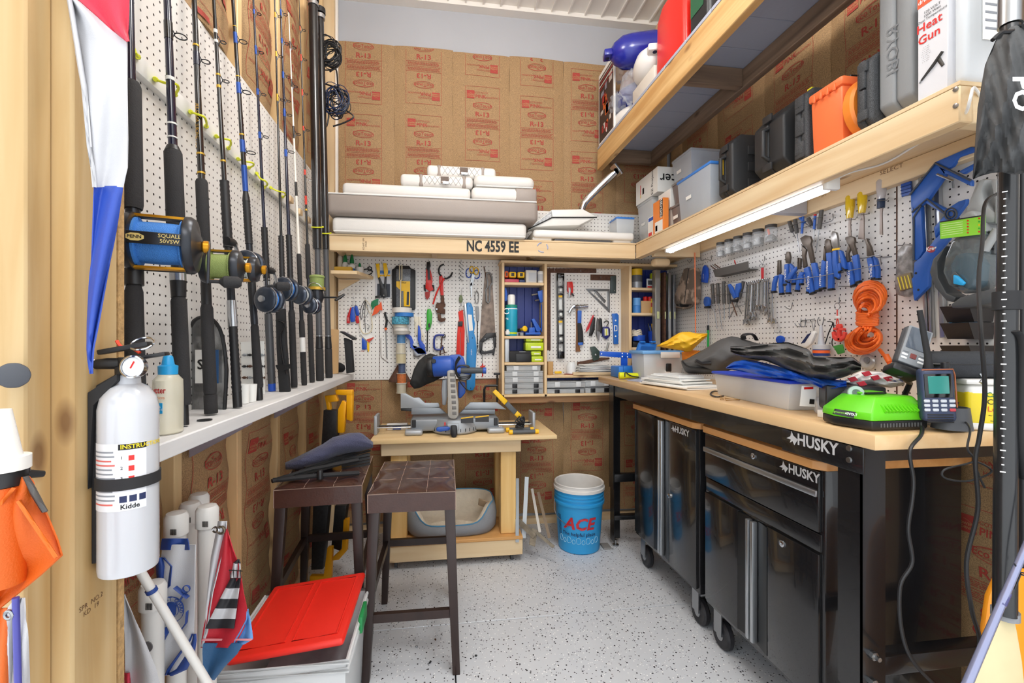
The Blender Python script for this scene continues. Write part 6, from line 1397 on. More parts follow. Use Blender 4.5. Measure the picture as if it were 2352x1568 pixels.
MB().tube([at(*k2([(404,815)])[0],Y=2.985),at(*k2([(404,762)])[0],Y=2.985)],.004,8).build('screw',STL,t)
h=Hang('trigger_clamp','pair of blue bar clamps fixed to the cubby divider','clamp','B',k2,(505,860));h.tb('bar',[(520,440),(518,860)],.075,.011,VB);h.tb('screw',[(405,483,.10),(470,470,.09),(500,465,.085)],.09,.006,STL);h.tb('screw',[(440,538,.10),(500,528,.085)],.09,.006,STL);h.s('jaw',[(470,440),(538,425),(538,545),(500,560),(480,500)],.075,.025,VB,.003);h.tb('swivel',[(514,560),(516,580)],.08,.005,STL)
h=Hang('trigger_clamp','single blue clamp hooked at the outer side of the cubby','clamp','B',k2,(145,540));h.s('jaw',[(133,405),(145,400),(160,470),(155,540),(133,545)],.09,.02,VB,.003);h.tb('screw',[(140,500),(162,525)],.1,.004,STL)
cbox('grey metal file box standing at the side of the third cubby','metal_box','box',135,178,922,1162,2.97,.08,mat('metal_pale','#B9BDC0',.4,.5),[],None,S3,.002)
t=cbox('black soft tool pouch on the third cubby shelf','tool_pouch','pouch',180,402,1060,1176,2.955,.11,BLKM,[('flap',.3,1.0,.05,.72,BLK,.004),('label',.45,.75,.9,.97,LGRY,.0006)],None,S3,.008)
LG='lime parts cases in the cubby'
for i,(x0,x1,y0,y1,zz,lb)in enumerate(((405,527,1098,1158,S3,'lowest lime green case in the cubby'),(402,508,1052,1097,S3+.043,'slim lime green case second from the bottom'),(345,532,965,1050,S3+.077,'largest lime green case in the cubby stack'),(348,524,922,964,S3+.137,'topmost lime green case in the cubby'))):cbox(lb,'parts_case','parts case',x0,x1,y0,y1,2.965,.09,LIME,[('label',.3,.85,.3,.55,PAPER,.0006),('latch',.02,.10,.2,.8,LIME,.004)],LG,zz,.006)
OG='clear compartment boxes in the cubby'
def organizer(label,x0,x1,y0,y1,z0,latch,yf=2.96):
 a,b=at(*k2([(x0,y1)])[0],Y=yf),at(*k2([(x1,y0)])[0],Y=yf);hgt=b.z-a.z-.001;w_=b.x-a.x
 t=thing('compartment_box',label,'organizer',((a.x+b.x)/2,yf+.06,z0),OG)
 MB().box(a.x,b.x,yf,yf+.114,z0,z0+hgt*.78).build('tray',CLR,t,bev=.003);MB().box(a.x-.002,b.x+.002,yf-.002,yf+.116,z0+hgt*.8,z0+hgt).build('lid',CLR,t,bev=.003)
 for k in range(1,6):MB().box(a.x+w_*k/6-.0008,a.x+w_*k/6+.0008,yf+.003,yf+.11,z0+.003,z0+hgt*.74).build('divider',FROST,t)
 for k in range(6):MB().box(a.x+w_*k/6+.004,a.x+w_*(k+1)/6-.004,yf+.006,yf+.11,z0+.003,z0+hgt*rnd.uniform(.25,.6)).build('contents',mat('hardware_%d'%(k%3),('#8C8C8C','#B5AFA6','#8A7056')[k%3],.5,.3,noise=(160,.2),dark=.3),t)
 for u in(.2,.75):MB().box(a.x+w_*u,a.x+w_*u+.034,yf-.006,yf-.0022,z0+hgt*.15,z0+hgt*.92).build('latch',latch,t,bev=.0015)
z=S4
for i,(y0,y1,x0,x1,lt,nm)in enumerate(((1450,1512,128,528,BLK,'lowest clear compartment box with black latches'),(1384,1448,128,528,BLK,'second clear compartment box with black latches'),(1316,1383,132,526,FROST,'third clear compartment box with clear latches'),(1252,1315,128,526,FROST,'fourth clear compartment box with clear latches'),(1192,1250,150,500,FROST,'topmost smaller clear compartment box'))):
 organizer(nm+' in the cubby stack',x0,x1,y0,y1,z,lt);a,b=at(*k2([(x0,y1)])[0],Y=2.96),at(*k2([(x1,y0)])[0],Y=2.96);z+=b.z-a.z+.0005
organizer('lower wide compartment box under the middle bay',567,950,1437,1492,S4,BLK);organizer('upper wide compartment box under the middle bay',567,962,1360,1432,S4+.0385,FROST)
organizer('lower compartment box beside the workbench corner',962,1215,1432,1492,S4,BLK);organizer('upper compartment box beside the workbench corner',962,1215,1358,1428,S4+.042,FROST)
# on the middle bay shelf (z 1.0435)
MS=1.0436
cbox('worn wooden sanding block in the middle bay','sanding_block','block',575,631,1156,1292,2.99,.04,wood('block_wood','#C39A62','#A47C46','z',.6,knots=False),[],None,MS)
tag(MB().rbox(at(*k2([(680,1283)])[0],Y=2.97)+Z3*.004,(.048,.02,.016),.004,2).build('wire_nut_pack',YEL),'small yellow clip lying on the middle bay shelf','clip')
t=ccyl('clear plastic jar on a red plate in the middle bay','plastic_jar','jar',762,865,1165,1285,3.0,FROST,[(.85,0),(.95,.05),(.95,.7),(.75,.85),(.7,1),(0,1)],None,MS+.005);c_=WM[t.name].translation;MB().lathe([(.045,-.004),(.05,0)],c_,Z3,18).build('plate',mat('plate_red','#C98078',.5),t);MB().lathe([(.026,.002),(.026,.03)],c_,Z3,16).build('label_band',WINK,t)
t=thing('paper_stack','stack of loose papers on a wood board in the middle bay','papers',(1.05,3.02,MS))
MB().box(.90,1.22,2.945,3.085,MS,MS+.018).build('board',pine['x'],t)
for k in range(9):MB().obox((1.07+rnd.uniform(-.03,.03),3.015,MS+.021+k*.0055),(.28-k*.012,.13,.004),Euler((rnd.uniform(-.02,.02),rnd.uniform(-.03,.03),rnd.uniform(-.12,.12)))).build('sheet',PAPER if k%3 else mat('paper_grey','#B9B9BA',.7),t)
# right hand cubby
RG='tape rolls in the far cubby'
U1,U2,U3=1.6465,1.4705,1.2305
for i,(y0,y1,m,lb,dz)in enumerate(((330,398,mat('duct_silver','#9EA1A6',.35,.4),'silver duct tape roll at the bottom of the far cubby stack',0),(264,329,mat('tape_dark','#5E5E60',.5),'dark grey tape roll in the middle of the far cubby stack',.0455),(207,262,mat('tape_yellow','#E8BC1E',.5),'yellow tape roll on top of the far cubby stack',.091))):
 c_=V((1.385,3.02,U1+dz));t=thing('tape_roll',lb,'tape',c_,RG);MB().lathe([(.026,0),(.040,0),(.0405,.022),(.040,.0445),(.026,.0445),(.026,0)],c_,Z3,24,caps=False).build('roll',m,t)
t=cbox('lime green glasses packet in the far cubby','glasses_pack','packet',1640,1750,240,396,3.0,.03,mat('pack_lime','#C8D81E',.35,alpha=.9),[('lens',.1,.9,.2,.5,FROST,.004),('label',.1,.5,.02,.18,WINK,.0006)],None,U1,.006)
t=cbox('clear blister with dark lenses leaning in the far cubby','glasses_pack','packet',1595,1680,300,396,2.985,.012,FROST,[('lens',.1,.9,.35,.8,mat('lens_dark','#4A4A4E',.2),.003),('label',.05,.6,.05,.2,REDP,.0006)],None,U1,.004)
BG='cans in the far cubby'
ccyl('lower pale blue tin on the second far cubby shelf','paint_tin','tin',1446,1530,575,652,3.01,mat('tin_blue','#3F7FC4',.4),None,BG,U2);ccyl('upper pale blue tin stacked on its twin','paint_tin','tin',1449,1528,497,574,3.01,mat('tin_sky','#5F9BD6',.4),None,BG,U2+.0535)
cbox('brown paper wrapped tin pack in the far cubby','kraft_pack','box',1535,1640,525,652,3.0,.07,mat('cardboard','#CFA877',.8),[],None,U2)
for x0,x1,n_ in((1556,1598,'first'),(1602,1652,'second')):ccyl('red topped spray can, %s behind the brown pack'%n_,'spray_can','can',x0,x1,480,524,3.03,REDP,None,'red spray cans',U2+.089)
ccyl('yellow tin with red label on the second far cubby shelf','paint_tin','tin',1640,1750,505,656,2.99,mat('tin_yellow','#E6D34A',.4),None,BG,U2,[('label_band',[(1.015,.42),(1.015,.7)],mat('tin_red','#A8323A',.4)),('rim',[(.9,1),(1.03,1),(1.03,1.04),(.9,1.04)],STL)])
ccyl('dark blue bowl holding a rope coil in the far cubby','bowl','bowl',1448,1575,895,952,3.0,BLUP,[(.85,0),(.92,.03),(1,1),(.95,1),(.85,.1),(0,.08)],None,U3+.045)
t=thing('rope_coil','coil of white rope in the dark blue bowl','rope',(1.37,3.0,U3+.07))
for k in range(5):MB().tube([(1.378+(.034-k*.002)*math.cos(q*.35),3.0+.034*math.sin(q*.35),U3+.078+k*.009+.006*math.sin(q*.7+k))for q in range(18)],.006,7,True).build('turn',mat('rope_white','#D9CFBD',.8),t)
cbox('black box under the dark blue bowl','small_carton','box',1450,1560,953,1012,2.99,.09,BLK,[],None,U3,.002)
t=ccyl('blue bucket with white anchor holding pens and brushes','pen_bucket','bucket',1606,1742,855,968,2.985,mat('bucket_royal','#1D46B4',.4),[(.78,0),(.82,.02),(1,.97),(1.03,1),(.95,.98),(.78,.06),(0,.05)],None,U3+.035);c_=WM[t.name].translation
an=at(*k2([(1718,925)])[0],Y=2.95)
for pts in([(0,.028),(0,-.026)],[(-.012,.018),(.012,.018)],[(-.018,-.012),(-.012,-.024),(0,-.028),(.012,-.024),(.018,-.012)]):MB().tube([V((c_.x+.0+a,2.985-.0385,c_.z+.042+b*.9))for a,b in pts],.0022,6).build('anchor',WINK,t)
for k in range(11):
 a=rnd.uniform(-.6,.6);b=rnd.uniform(-.3,.3);col=(BLK,WHT,WHT,YEL,BLUP,BLK,REDP,pine['z'],WHT,BLK,ORG)[k]
 pe=thing('pen',('black','white','cream','yellow','blue','dark','red','wooden','pale','jet black','orange')[k]+' pen standing in the blue anchor bucket','pen',c_+Z3*.02,'pens in the anchor bucket');B_=c_+V((a*.02,b*.02,.012));MB().tube([B_,B_+V((a*.05,b*.04,.115+.015*math.sin(k)))],.004,7).build('barrel',col,pe)
cbox('small carton supporting the anchor bucket','small_carton','box',1610,1735,970,1012,2.965,.06,mat('carton_plain','#D6CFC4',.7),[],None,U3)
# straight edges standing in the corner
SG='long straight edges in the corner'
for lb,x,w_,m,z1 in(('long aluminium level standing in the corner',1.478,.036,mat('alu_bar','#B2B1AC',.35,.7),1.76),('rusty steel bar standing beside the aluminium level',1.53,.016,RUST,1.745),('silver straight edge standing in the corner',1.565,.020,ALU,1.74),('second silver straight edge nearest the side pegboard',1.60,.018,mat('alu_dull','#9DA0A4',.4,.8),1.73)):
 t=thing('straight_edge',lb,'level',(x,2.91,1.0415),SG);MB().box(x-w_/2,x+w_/2,2.885,2.935,1.0415,z1).build('bar',m,t,bev=.002);MB().box(x-w_/2+.004,x+w_/2-.004,2.8835,2.885,1.1,z1-.06).build('groove',m,t);MB().rbox((x,2.882,1.45),(w_*.5,.004,.05),.002,1).build('vial',mat('vial_pale','#C9CF9A',.3),t)
# ================================================================== right pegboard
def kA(pts):return[(1520+p[0]/4.61,480+p[1]/4.61,*p[2:])for p in pts]
def kB(pts):return[(1760+p[0]/3.41,400+p[1]/3.41,*p[2:])for p in pts]
def kC(pts):return[(2020+p[0]/2.614,300+p[1]/2.614,*p[2:])for p in pts]
HR='tools hanging on the right pegboard'
# hanging jars
for i,(px,lb)in enumerate(((1656.7,'first jar of screws from the corner hanging under the shelf'),(1675.6,'second jar of screws from the corner hanging under the shelf'),(1696,'third jar of screws from the corner hanging under the shelf'),(1718.5,'fourth jar of screws from the corner hanging under the shelf'),(1741.7,'fifth jar of screws from the corner hanging under the shelf'),(1771,'jar with an orange bit inside hanging last in the row under the shelf'))):
 Xp=1.595;p=at(px,500,X=Xp);t=thing('screw_jar',lb,'jar',(Xp,p.y,1.745),'glass jars under the shelf ledger')
 MB().lathe([(.024,-.085),(.028,-.080),(.028,-.018),(.023,-.010),(.023,0),(.021,0),(.021,-.011),(.0255,-.02),(.0255,-.078),(0,-.079)],(Xp,p.y,1.834),Z3,22,caps=False).build('glass',mat('jar_glass','#EEF2F3',.05,alpha=.16),t)
 MB().lathe([(.026,-.016),(.026,-.001),(.0,-.001)],(Xp,p.y,1.835),Z3,22).build('lid',mat('lid_dark','#4B4845',.5,.4),t)
 MB().lathe([(.0,-.0785),(.024,-.078),(.024,-.055+.012*math.sin(i*2)),(.01,-.045),(0,-.048)],(Xp,p.y,1.834),Z3,16).build('screws',mat('screw_mix','#B4B2AC',.4,.6,noise=(180,.2),dark=.3),t)
 if i==5:MB().tube([(Xp-.005,p.y,1.77),(Xp-.012,p.y+.005,1.815)],.005,8).build('bit',ORG,t)
h=Hang('camo_cap','tan and charcoal camouflage long billed cap hanging in the corner','hat','R',kA,(240,1070),HR)
CT=mat('camo_tan','#B9A593',.8,noise=(14,.04),dark=.35)
h.s('crown',[(225,625),(330,622),(345,760),(350,900),(335,1010),(110,1010),(130,900),(180,760)],.02,.05,CT,.015);h.tb('seam',[(285,630),(260,800),(240,990)],.072,.002,BLKM);h.tb('brim',oval(235,1010,95,40,16),.055,.007,CT,closed=True);h.la('inside',(238,1012),.045,[(.0,.0),(.030,.001)],BLKM,16,V((-.5,-.5,-.6)))
h=Hang('driveway_marker','thin orange fibreglass stick hanging vertically','stick','R',kA,(355,1310),HR);h.tb('stick',[(350,462),(358,1310)],.088,.004,mat('stick_orange','#F0885A',.5));h.hook((280,460),.088)
h=Hang('blue_whistle','blue foam key float with white lettering','key ring','R',kA,(445,780),HR);h.s('float',[(430,615),(450,590),(472,625),(478,700),(466,782),(415,775),(418,690)],.016,.016,BLUP,.004);h.tb('cord',[(478,670),(495,690),(478,705)],.02,.0018,BLK);h.tx('LOWE',(440,715),.0335,.012,WINK,rot=1);h.hook((440,590))
h=Hang('wall_tray','dark grey sheet metal tray fixed to the pegboard holding odd bits','tray','R',kA,(730,720),HR);DG=mat('tray_grey','#56524E',.55);h.s('front',[(540,645),(914,552),(916,640),(566,718)],.06,.003,DG,0);h.s('floor',[(566,712),(916,634),(916,640),(566,718)],.002,.058,DG,0);h.s('end',[(540,645),(552,642),(578,716),(566,718)],.002,.06,DG,0)
for i,(a,b)in enumerate((((520,600),(580,650)),((540,590),(610,640)),((560,585),(640,640)),((770,545),(785,590)))):h.tb('bit',[(*a,.05),(*b,.03)],.04,.003,(RUST,STL,RUST,REDP)[i])
h=Hang('wire_rack','zinc wire rack holding the grey handled screwdrivers','rack','R',kA,(700,1090),HR);h.tb('wire',[(515,800,.035),(890,770,.035)],.03,.0014,WIRE);h.tb('wire',[(560,1085,.03),(880,1010,.03)],.03,.0014,WIRE);h.tb('wire',[(530,915,.045),(890,880,.045)],.03,.0014,WIRE)
for i,(x,w_)in enumerate(((560,0),(880,0))):h.tb('leg',[(x,1085-i*75,.03),(x,1050-i*75,.0)],.02,.0014,WIRE)
SDG=mat('driver_grey','#55524F',.5)
for i,(x0,y0,x1,y1,xs,ys,m,lb)in enumerate(((535,790,548,1000,585,1265,SDG,'grey handled screwdriver at the corner end of the rack'),(592,785,600,1000,640,1270,SDG,'grey handled screwdriver second in the rack'),(655,765,660,1000,662,1170,SDG,'grey handled screwdriver third in the rack'),(705,800,715,1000,715,1165,SDG,'grey handled screwdriver partly behind the blue grips'),(865,765,820,950,715,1160,SDG,'grey handled screwdriver leaning the other way'))):
 h=Hang('screwdriver',lb,'screwdriver','R',kA,(xs,ys),HR);h.tb('handle',[(x0,y0,.03),(x0+(x1-x0)*.15,y0+(y1-y0)*.15,.03),(x0+(x1-x0)*.8,y0+(y1-y0)*.8,.03),(x1,y1,.03)],.03,.0095,m,12);h.tb('shaft',[(x1,y1,.03),(xs,ys,.026)],.03,.003,STL)
h=Hang('blue_snips','small blue handled snips crossed in the screwdriver rack','pliers','R',kA,(790,1130),HR);h.s('grip',[(695,800),(715,790),(745,830),(782,935),(755,950),(720,880)],.045,.012,KOB,.003);h.s('grip',[(770,860),(782,790),(825,780),(828,840),(805,890),(800,935),(782,930)],.040,.012,KOB,.003);h.s('jaw',[(720,960),(800,950),(790,985),(740,985)],.04,.010,BLK,.001);h.tb('tip',[(745,985),(795,1125)],.045,.003,RUST);h.tb('tip',[(785,985),(845,1105)],.045,.0025,STL)
WR=mat('wrench_chrome','#B5B6B8',.22,1.0)
ws=((905,800,880,1190,'longest'),(930,795,905,1165,'second'),(950,790,935,1125,'third'),(970,785,955,1150,'fourth'),(990,782,975,1130,'fifth'),(1015,775,1003,1050,'sixth'),(1035,770,1025,1045,'seventh'),(1068,765,1070,1040,'eighth'),(1088,760,1082,1060,'ninth'),(1105,758,1105,1100,'tenth'),(1125,755,1135,1180,'eleventh'),(1165,880,1180,1190,'last large'))
for i,(x0,y0,x1,y1,nm)in enumerate(ws):
 h=Hang('combination_wrench','%s chrome combination wrench in the hanging row from the screwdrivers'%nm,'wrench','R',kA,(x1,y1),'chrome wrenches on the right pegboard');of=.014+.009*(i%3)
 h.tb('shank',[(x0,y0,of),((x0+x1)/2,(y0+y1)/2,of),(x1,y1-25,of)],of,.0042,WR,8);h.tb('ring',oval(x0,y0-8,9,15,10),of,.0035,WR,closed=True);h.s('jaw',[(x1-22,y1+30),(x1-20,y1-10),(x1-5,y1-35),(x1+10,y1-35),(x1+20,y1-12),(x1+20,y1+28),(x1+8,y1+10),(x1-8,y1+10)],of-.004,.008,WR,.001)
h=Hang('red_key_tag','red webbing key tag on a split ring','key ring','R',kA,(1062,740),HR);h.s('tag',[(1050,622),(1074,620),(1074,738),(1050,740)],.02,.004,mat('tag_red','#C22530',.6),.001);h.tb('ring',oval(1062,600,30,20,12),.022,.001,WIRE,closed=True);h.tb('hook',[(1088,500,.0),(1088,540,.01),(1065,585,.03),(1035,545,.03)],.02,.0016,WIRE)
h=Hang('blue_tape_measure','small blue round tool on a wire bracket above the green tube','tool','R',kA,(468,1045),HR);h.s('body',oval(466,980,28,55,14),.016,.02,KOB,.004);h.s('base',[(445,1030),(490,1025),(490,1045),(447,1048)],.016,.02,BLK,.002);h.tb('bracket',[(400,1060,.03),(530,1050,.03)],.03,.0014,WIRE);h.tb('stem',[(490,1045),(490,1230)],.022,.0018,STL)
h=Hang('green_tube','slim green tube with black cap hanging beside the dark bag','tube','R',kA,(490,1460),HR);h.tb('tube',[(490,1280),(490,1460)],.022,.0068,mat('tube_green','#22A04A',.35),12);h.tb('cap',[(490,1230),(490,1282)],.022,.0074,BLK,12)
# spare pegboard hooks
for i,pts in enumerate(([(400,1010,0),(400,1050,.02),(330,1045,.05)],)):pass
def peghook(lb,k,pts):
 P=[onw('R',*k([p])[0][:2],p[2])for p in pts];tag(MB().tube(spline(P,4),.0018,6).build('peg_hook',WIRE),lb,'hook','empty peg hooks')
peghook('empty zinc hook under the row of pliers',kB,[(205,1005,0),(200,1030,.008),(188,1058,.025),(152,1042,.05)])
peghook('empty curled hook, first of the row above the glue',kB,[(272,1130,0),(270,1165,.01),(268,1192,.03),(240,1190,.05),(222,1165,.055)])
peghook('empty curled hook, second of the row above the glue',kB,[(308,1130,0),(306,1165,.01),(300,1192,.03),(272,1190,.05),(254,1165,.055)])
peghook('straight zinc wire bar above the glue',kB,[(275,1145,.004),(330,1140,.01),(380,1132,.004)])
peghook('hook holding the glue tubes',kB,[(412,1120,0),(400,1150,.02),(415,1185,.035),(440,1180,.03),(450,1120,.0)])
peghook('cluster hook above the blue foam float',kA,[(270,540,.0),(285,560,.02),(300,562,.03),(318,530,.03)])
peghook('double hook above the wall tray',kA,[(410,510,0),(425,545,.02),(470,530,.03),(520,540,.03),(525,490,0)])
# pliers
def pliers(lb,head,grips,off=.03,headm=None,extra=()):
 allp=[p for g in grips for p in g];b=max(allp,key=lambda p:p[1])
 h=Hang('pliers',lb,'pliers','R',kB,b,'blue handled pliers on the right pegboard')
 for j,hd in enumerate(head):h.s('jaw',hd,off+.003*(j%2),.011,headm or mat('plier_steel','#6E655D',.4,.7),.002)
 for g in grips:h.s('grip',g,off-.001,.014,KOB,.004)
 for g in grips:
  ys=sorted(g,key=lambda p:p[1])[-2:];h.s('grip_end',[(ys[0][0],ys[0][1]-14),(ys[1][0],ys[1][1]-14),(ys[1][0],ys[1][1]+2),(ys[0][0],ys[0][1]+2)],off-.002,.0165,BLK,.001)
 for nm,pts,m in extra:h.s(nm,pts,off+.014,.001,m,0)
 h.off=off+.0145;return h
def lab(h,p,rot=3,size=.014):h.tx('KOBALT',p,h.off,size,WINK,rot=rot,bold=.02)
h=pliers('long nose pliers nearest the wrenches',[[(85,675),(92,672),(94,780),(80,790)],[(96,672),(105,676),(108,770),(95,790)]],[[(60,795),(85,790),(68,850),(60,925),(35,930),(42,850)],[(95,780),(125,790),(118,860),(122,940),(98,945),(92,870)]])
h=pliers('side cutters beside the long nose pliers',[[(145,640),(158,605),(176,608),(185,650),(178,700),(150,695)]],[[(138,705),(168,700),(165,780),(160,868),(128,872),(136,790)],[(178,695),(205,720),(222,780),(222,862),(195,866),(192,790)],[(150,850),(178,850),(176,938),(148,938)]])
lab(h,(148,790))
h=pliers('thin mini pliers in front of the side cutters',[[(240,655),(246,652),(252,740),(240,745)],[(258,655),(266,660),(262,740),(252,745)]],[[(232,720),(240,735),(200,790),(165,850),(148,840),(175,770)],[(258,765),(288,765),(262,820),(242,920),(220,918),(235,820)],[(262,800),(282,795),(272,866),(255,868)]],off=.045)
h=pliers('large groove joint pliers with open jaws',[[(262,500),(300,478),(340,485),(352,520),(345,545),(372,690),(345,700),(318,580),(285,560)],[(275,555),(310,590),(300,640),(312,720),(285,735),(278,640)]],[[(288,740),(325,720),(345,800),(372,930),(335,945),(310,850)],[(345,695),(382,690),(405,800),(412,915),(378,922),(365,810)],[(310,880),(330,880),(325,935),(308,930)]],off=.035);lab(h,(328,850),size=.016)
h=pliers('lineman pliers beside the groove joint pair',[[(455,525),(470,505),(495,515),(505,560),(510,610),(480,625),(455,600)],[(450,560),(462,610),(460,680),(440,670)]],[[(430,670),(462,680),(450,790),(446,898),(408,905),(418,790)],[(462,615),(505,610),(512,700),(520,780),(515,905),(478,910),(478,790)]],off=.034);lab(h,(420,830))
lab(h,(475,730))
h=pliers('diagonal cutters with yellow collars',[[(502,480),(515,445),(545,455),(556,500),(560,575),(530,590),(512,560)]],[[(515,598),(545,590),(548,680),(570,800),(555,825),(530,815),(512,700)],[(560,590),(585,600),(612,680),(618,760),(590,740)],[(552,700),(575,690),(582,765),(560,775)]],off=.05,headm=mat('plier_bright','#A9A7A4',.3,.8),extra=[('collar',[(515,585),(572,574),(576,588),(516,600)],YEL)])
h=pliers('second groove joint pliers beside the diagonal cutters',[[(615,495),(650,482),(685,495),(690,530),(682,545),(708,640),(680,650),(660,580),(630,540)],[(640,545),(655,580),(640,620),(648,680),(622,690),(620,620)]],[[(610,690),(655,685),(668,760),(690,870),(655,885),(630,790)],[(665,640),(708,625),(720,720),(726,845),(695,855),(685,760)]],off=.038);lab(h,(645,810),size=.015)
h=pliers('needle nose pliers nearest the chisels blade rack end',[[(765,512),(785,500),(800,560),(825,640),(810,660),(785,640),(782,560)],[(790,520),(805,600),(815,650),(835,645),(815,570)]],[[(780,660),(820,645),(845,740),(848,820),(815,825),(800,750)],[(830,640),(855,660),(878,740),(875,825),(850,826),(850,740)]],off=.036);lab(h,(818,755),size=.013)
h=Hang('plier_rack','long zinc wire rack carrying all the blue pliers','rack','R',kB,(560,800),HR);h.tb('wire',[(140,835,.028),(420,725,.028),(700,660,.028),(985,645,.0)],.03,.0016,WIRE);h.tb('wire',[(160,830,.06),(420,800,.06),(560,770,.06),(700,745,.06),(890,710,.06)],.03,.0016,WIRE);h.tb('wire',[(740,660,.06),(890,630,.06),(900,710,.06)],.03,.0016,WIRE)
# chisels
AMB=mat('amber_handle','#E9C21C',.12,alpha=.85,coat=.5)
for x,y0,y1,y2,w_,m,lb in((657,168,345,485,32,AMB,'yellow handled narrow chisel'),(752,140,305,512,36,AMB,'yellow handled wide chisel'),(903,42,195,475,40,mat('clear_handle','#C9C4C4',.12,alpha=.7,coat=.4),'clear handled chisel with dark blue ferrule')):
 h=Hang('wood_chisel',lb+' in the wire holder','chisel','R',kB,(x,y2),HR);pass
 MB().tube([onw('R',*kB([(x+2,y0)])[0][:2],.03),onw('R',*kB([(x+1,y0+14)])[0][:2],.03),onw('R',*kB([(x,(y0+y1)/2)])[0][:2],.03),onw('R',*kB([(x-3,y1)])[0][:2],.03)],[.013,.0168,.016,.0115],14).build('handle',m,h.t)
 if x==903:h.tb('ferrule',[(900,195),(898,265)],.03,.0125,mat('ferrule_navy','#23344F',.35),14)
 yb_=265 if x==903 else y1;h.s('blade',[(x-12,yb_),(x+8,yb_),(x+2+(10 if x==752 else 0),yb_+40),(x+(12 if x==752 else 6),y2),(x-(34 if x==752 else 16),y2-4),(x-14,yb_+40)],.028,.004,mat('chisel_steel','#8C8078',.4,.7),0)
 h.tb('holder',[(x-40,y1+15,.05),(x+40,y1+8,.05),(x+55,y1-10,.0)],.05,.0015,WIRE)
# small driver cluster
for x0,y0,x1,y1,xs,ys,m,lb in((180,365,205,450,230,500,SDG,'stubby grey screwdriver in the upper rack'),(225,350,240,460,262,610,SDG,'grey screwdriver with long thin blade in the upper rack'),(245,320,300,380,355,420,KOB,'blue precision driver with yellow end lying across'),(290,310,278,465,275,490,KOB,'blue precision driver with red end'),(330,345,355,400,345,420,SDG,'short dark screwdriver in the upper rack'),(383,322,375,430,372,560,KOB,'blue driver with red end and long blade'),(435,270,415,430,388,612,SDG,'large dark screwdriver hanging at the end of the upper rack')):
 h=Hang('screwdriver',lb,'screwdriver','R',kB,(xs,ys),HR);r_=.0085 if m is SDG else .0055;h.tb('handle',[(x0,y0,.03),(x0*.85+x1*.15,y0*.85+y1*.15,.03),(x1,y1,.03)],.03,r_,m,10);h.tb('shaft',[(x1,y1,.03),(xs,ys,.03)],.03,.0018,STL)
 if m is KOB:h.tb('end_cap',[(x0-(x1-x0)*.05,y0-8,.03),(x0,y0+4,.03)],.03,.006,YEL if 'yellow' in lb else REDP,10)
h=Hang('wire_rack','short zinc wire rack holding the small drivers','rack','R',kB,(320,470),HR);h.tb('wire',[(165,440,.03),(330,410,.03),(470,380,.03),(522,355,.03),(520,310,.0)],.03,.0016,WIRE,sp=3);h.tb('wire',[(190,400,.045),(470,320,.045)],.03,.0014,WIRE)
# orange extension cord bundle
h=Hang('extension_cord','thick orange extension cord bundled in a figure eight','cord','R',kB,(780,1545),None);OC=mat('cord_orange','#F07026',.45)
def obun(cx,cy,rx,ry,a0,a1,off,tilt,n=14):return[(cx+rx*math.cos(R(a))+tilt*math.sin(R(a)),cy+ry*math.sin(R(a)),off+.018*math.sin(R(a)*2))for a in[a0+(a1-a0)*i/n for i in range(n+1)]]
for i in range(15):
 k=1-i*.05;h.tb('loop',[(770+i*4,1150,.06)]+obun(812-i*3,960+i*8,128*k,125*k,110,430,.045+.008*(i%5),-10+9*(i%3))+[(790+i*4,1150,.06)],.06,.0043,OC,8)
for i in range(15):
 k=1-i*.052;h.tb('loop',[(765+i*5,1160,.06)]+obun(762+i*4,1300-i*3,140*k,108*k,-110,200+i*4,.045+.008*(i%5),-25+10*(i%3))+[(775,1165,.06)],.06,.0043,OC,8)
for i in range(8):h.tb('wrap',[(p[0],p[1],.06+.02*math.sin(6.2832*j/14))for j,p in enumerate(oval(790+2*(i%3),1085+i*13,84-3*(i%2),9,14))],.06,.0046,OC,8,closed=True)
for i in range(6):pass
h.tb('tail',[(885,1370,.05),(925,1420,.05),(955,1460,.05),(965,1500,.05),(950,1530,.05)],.05,.006,OC,8,sp=4);h.tb('plug',[(935,1415,.05),(965,1470,.05)],.05,.010,OC,10);h.s('receptacle',[(925,1505),(980,1500),(985,1545),(930,1550)],.04,.03,OC,.005);h.hook((700,880),.08)
h=Hang('anchor_float','red foam anchor key float on a split ring','key ring','R',kB,(560,1310),HR);AR=mat('foam_red','#E3483C',.6)
for pts in([(545,1172),(575,1172),(582,1195),(572,1215),(578,1305),(545,1305),(548,1215),(538,1195)],[(522,1200),(605,1205),(605,1225),(522,1222)],[(508,1235),(528,1228),(532,1262),(560,1280),(592,1262),(596,1230),(616,1240),(610,1285),(570,1312),(535,1305),(512,1280)]):h.s('foam',pts,.02,.014,AR,.003)
h.tb('ring',oval(555,1035,22,26,12),.024,.001,WIRE,closed=True);h.tb('cord',[(556,1060),(556,1110),(550,1172)],.026,.0022,AR);h.tb('cord',[(556,1110),(568,1172)],.026,.0018,AR);h.s('clasp',[(540,1108),(574,1108),(574,1130),(540,1130)],.02,.010,PAPER,.002);h.tb('hook',[(572,965,0),(572,1005,.008),(545,1010,.03),(620,1006,.0)],.02,.0016,WIRE)
h=Hang('black_lanyard','thin black cord lanyard hanging with small green tag','lanyard','R',kB,(560,1410),HR);h.tb('cord',[(480,1152,.03),(520,1165,.03),(490,1240,.03),(460,1330,.03)],.03,.0022,BLK,sp=4);h.tb('cord',[(525,1160,.03),(530,1240,.03),(515,1330,.03),(560,1380,.03)],.03,.0022,BLK,sp=4);h.s('tag',[(520,1345),(595,1330),(612,1395),(560,1412)],.03,.004,mat('tag_green','#3F8A3A',.5),.001)
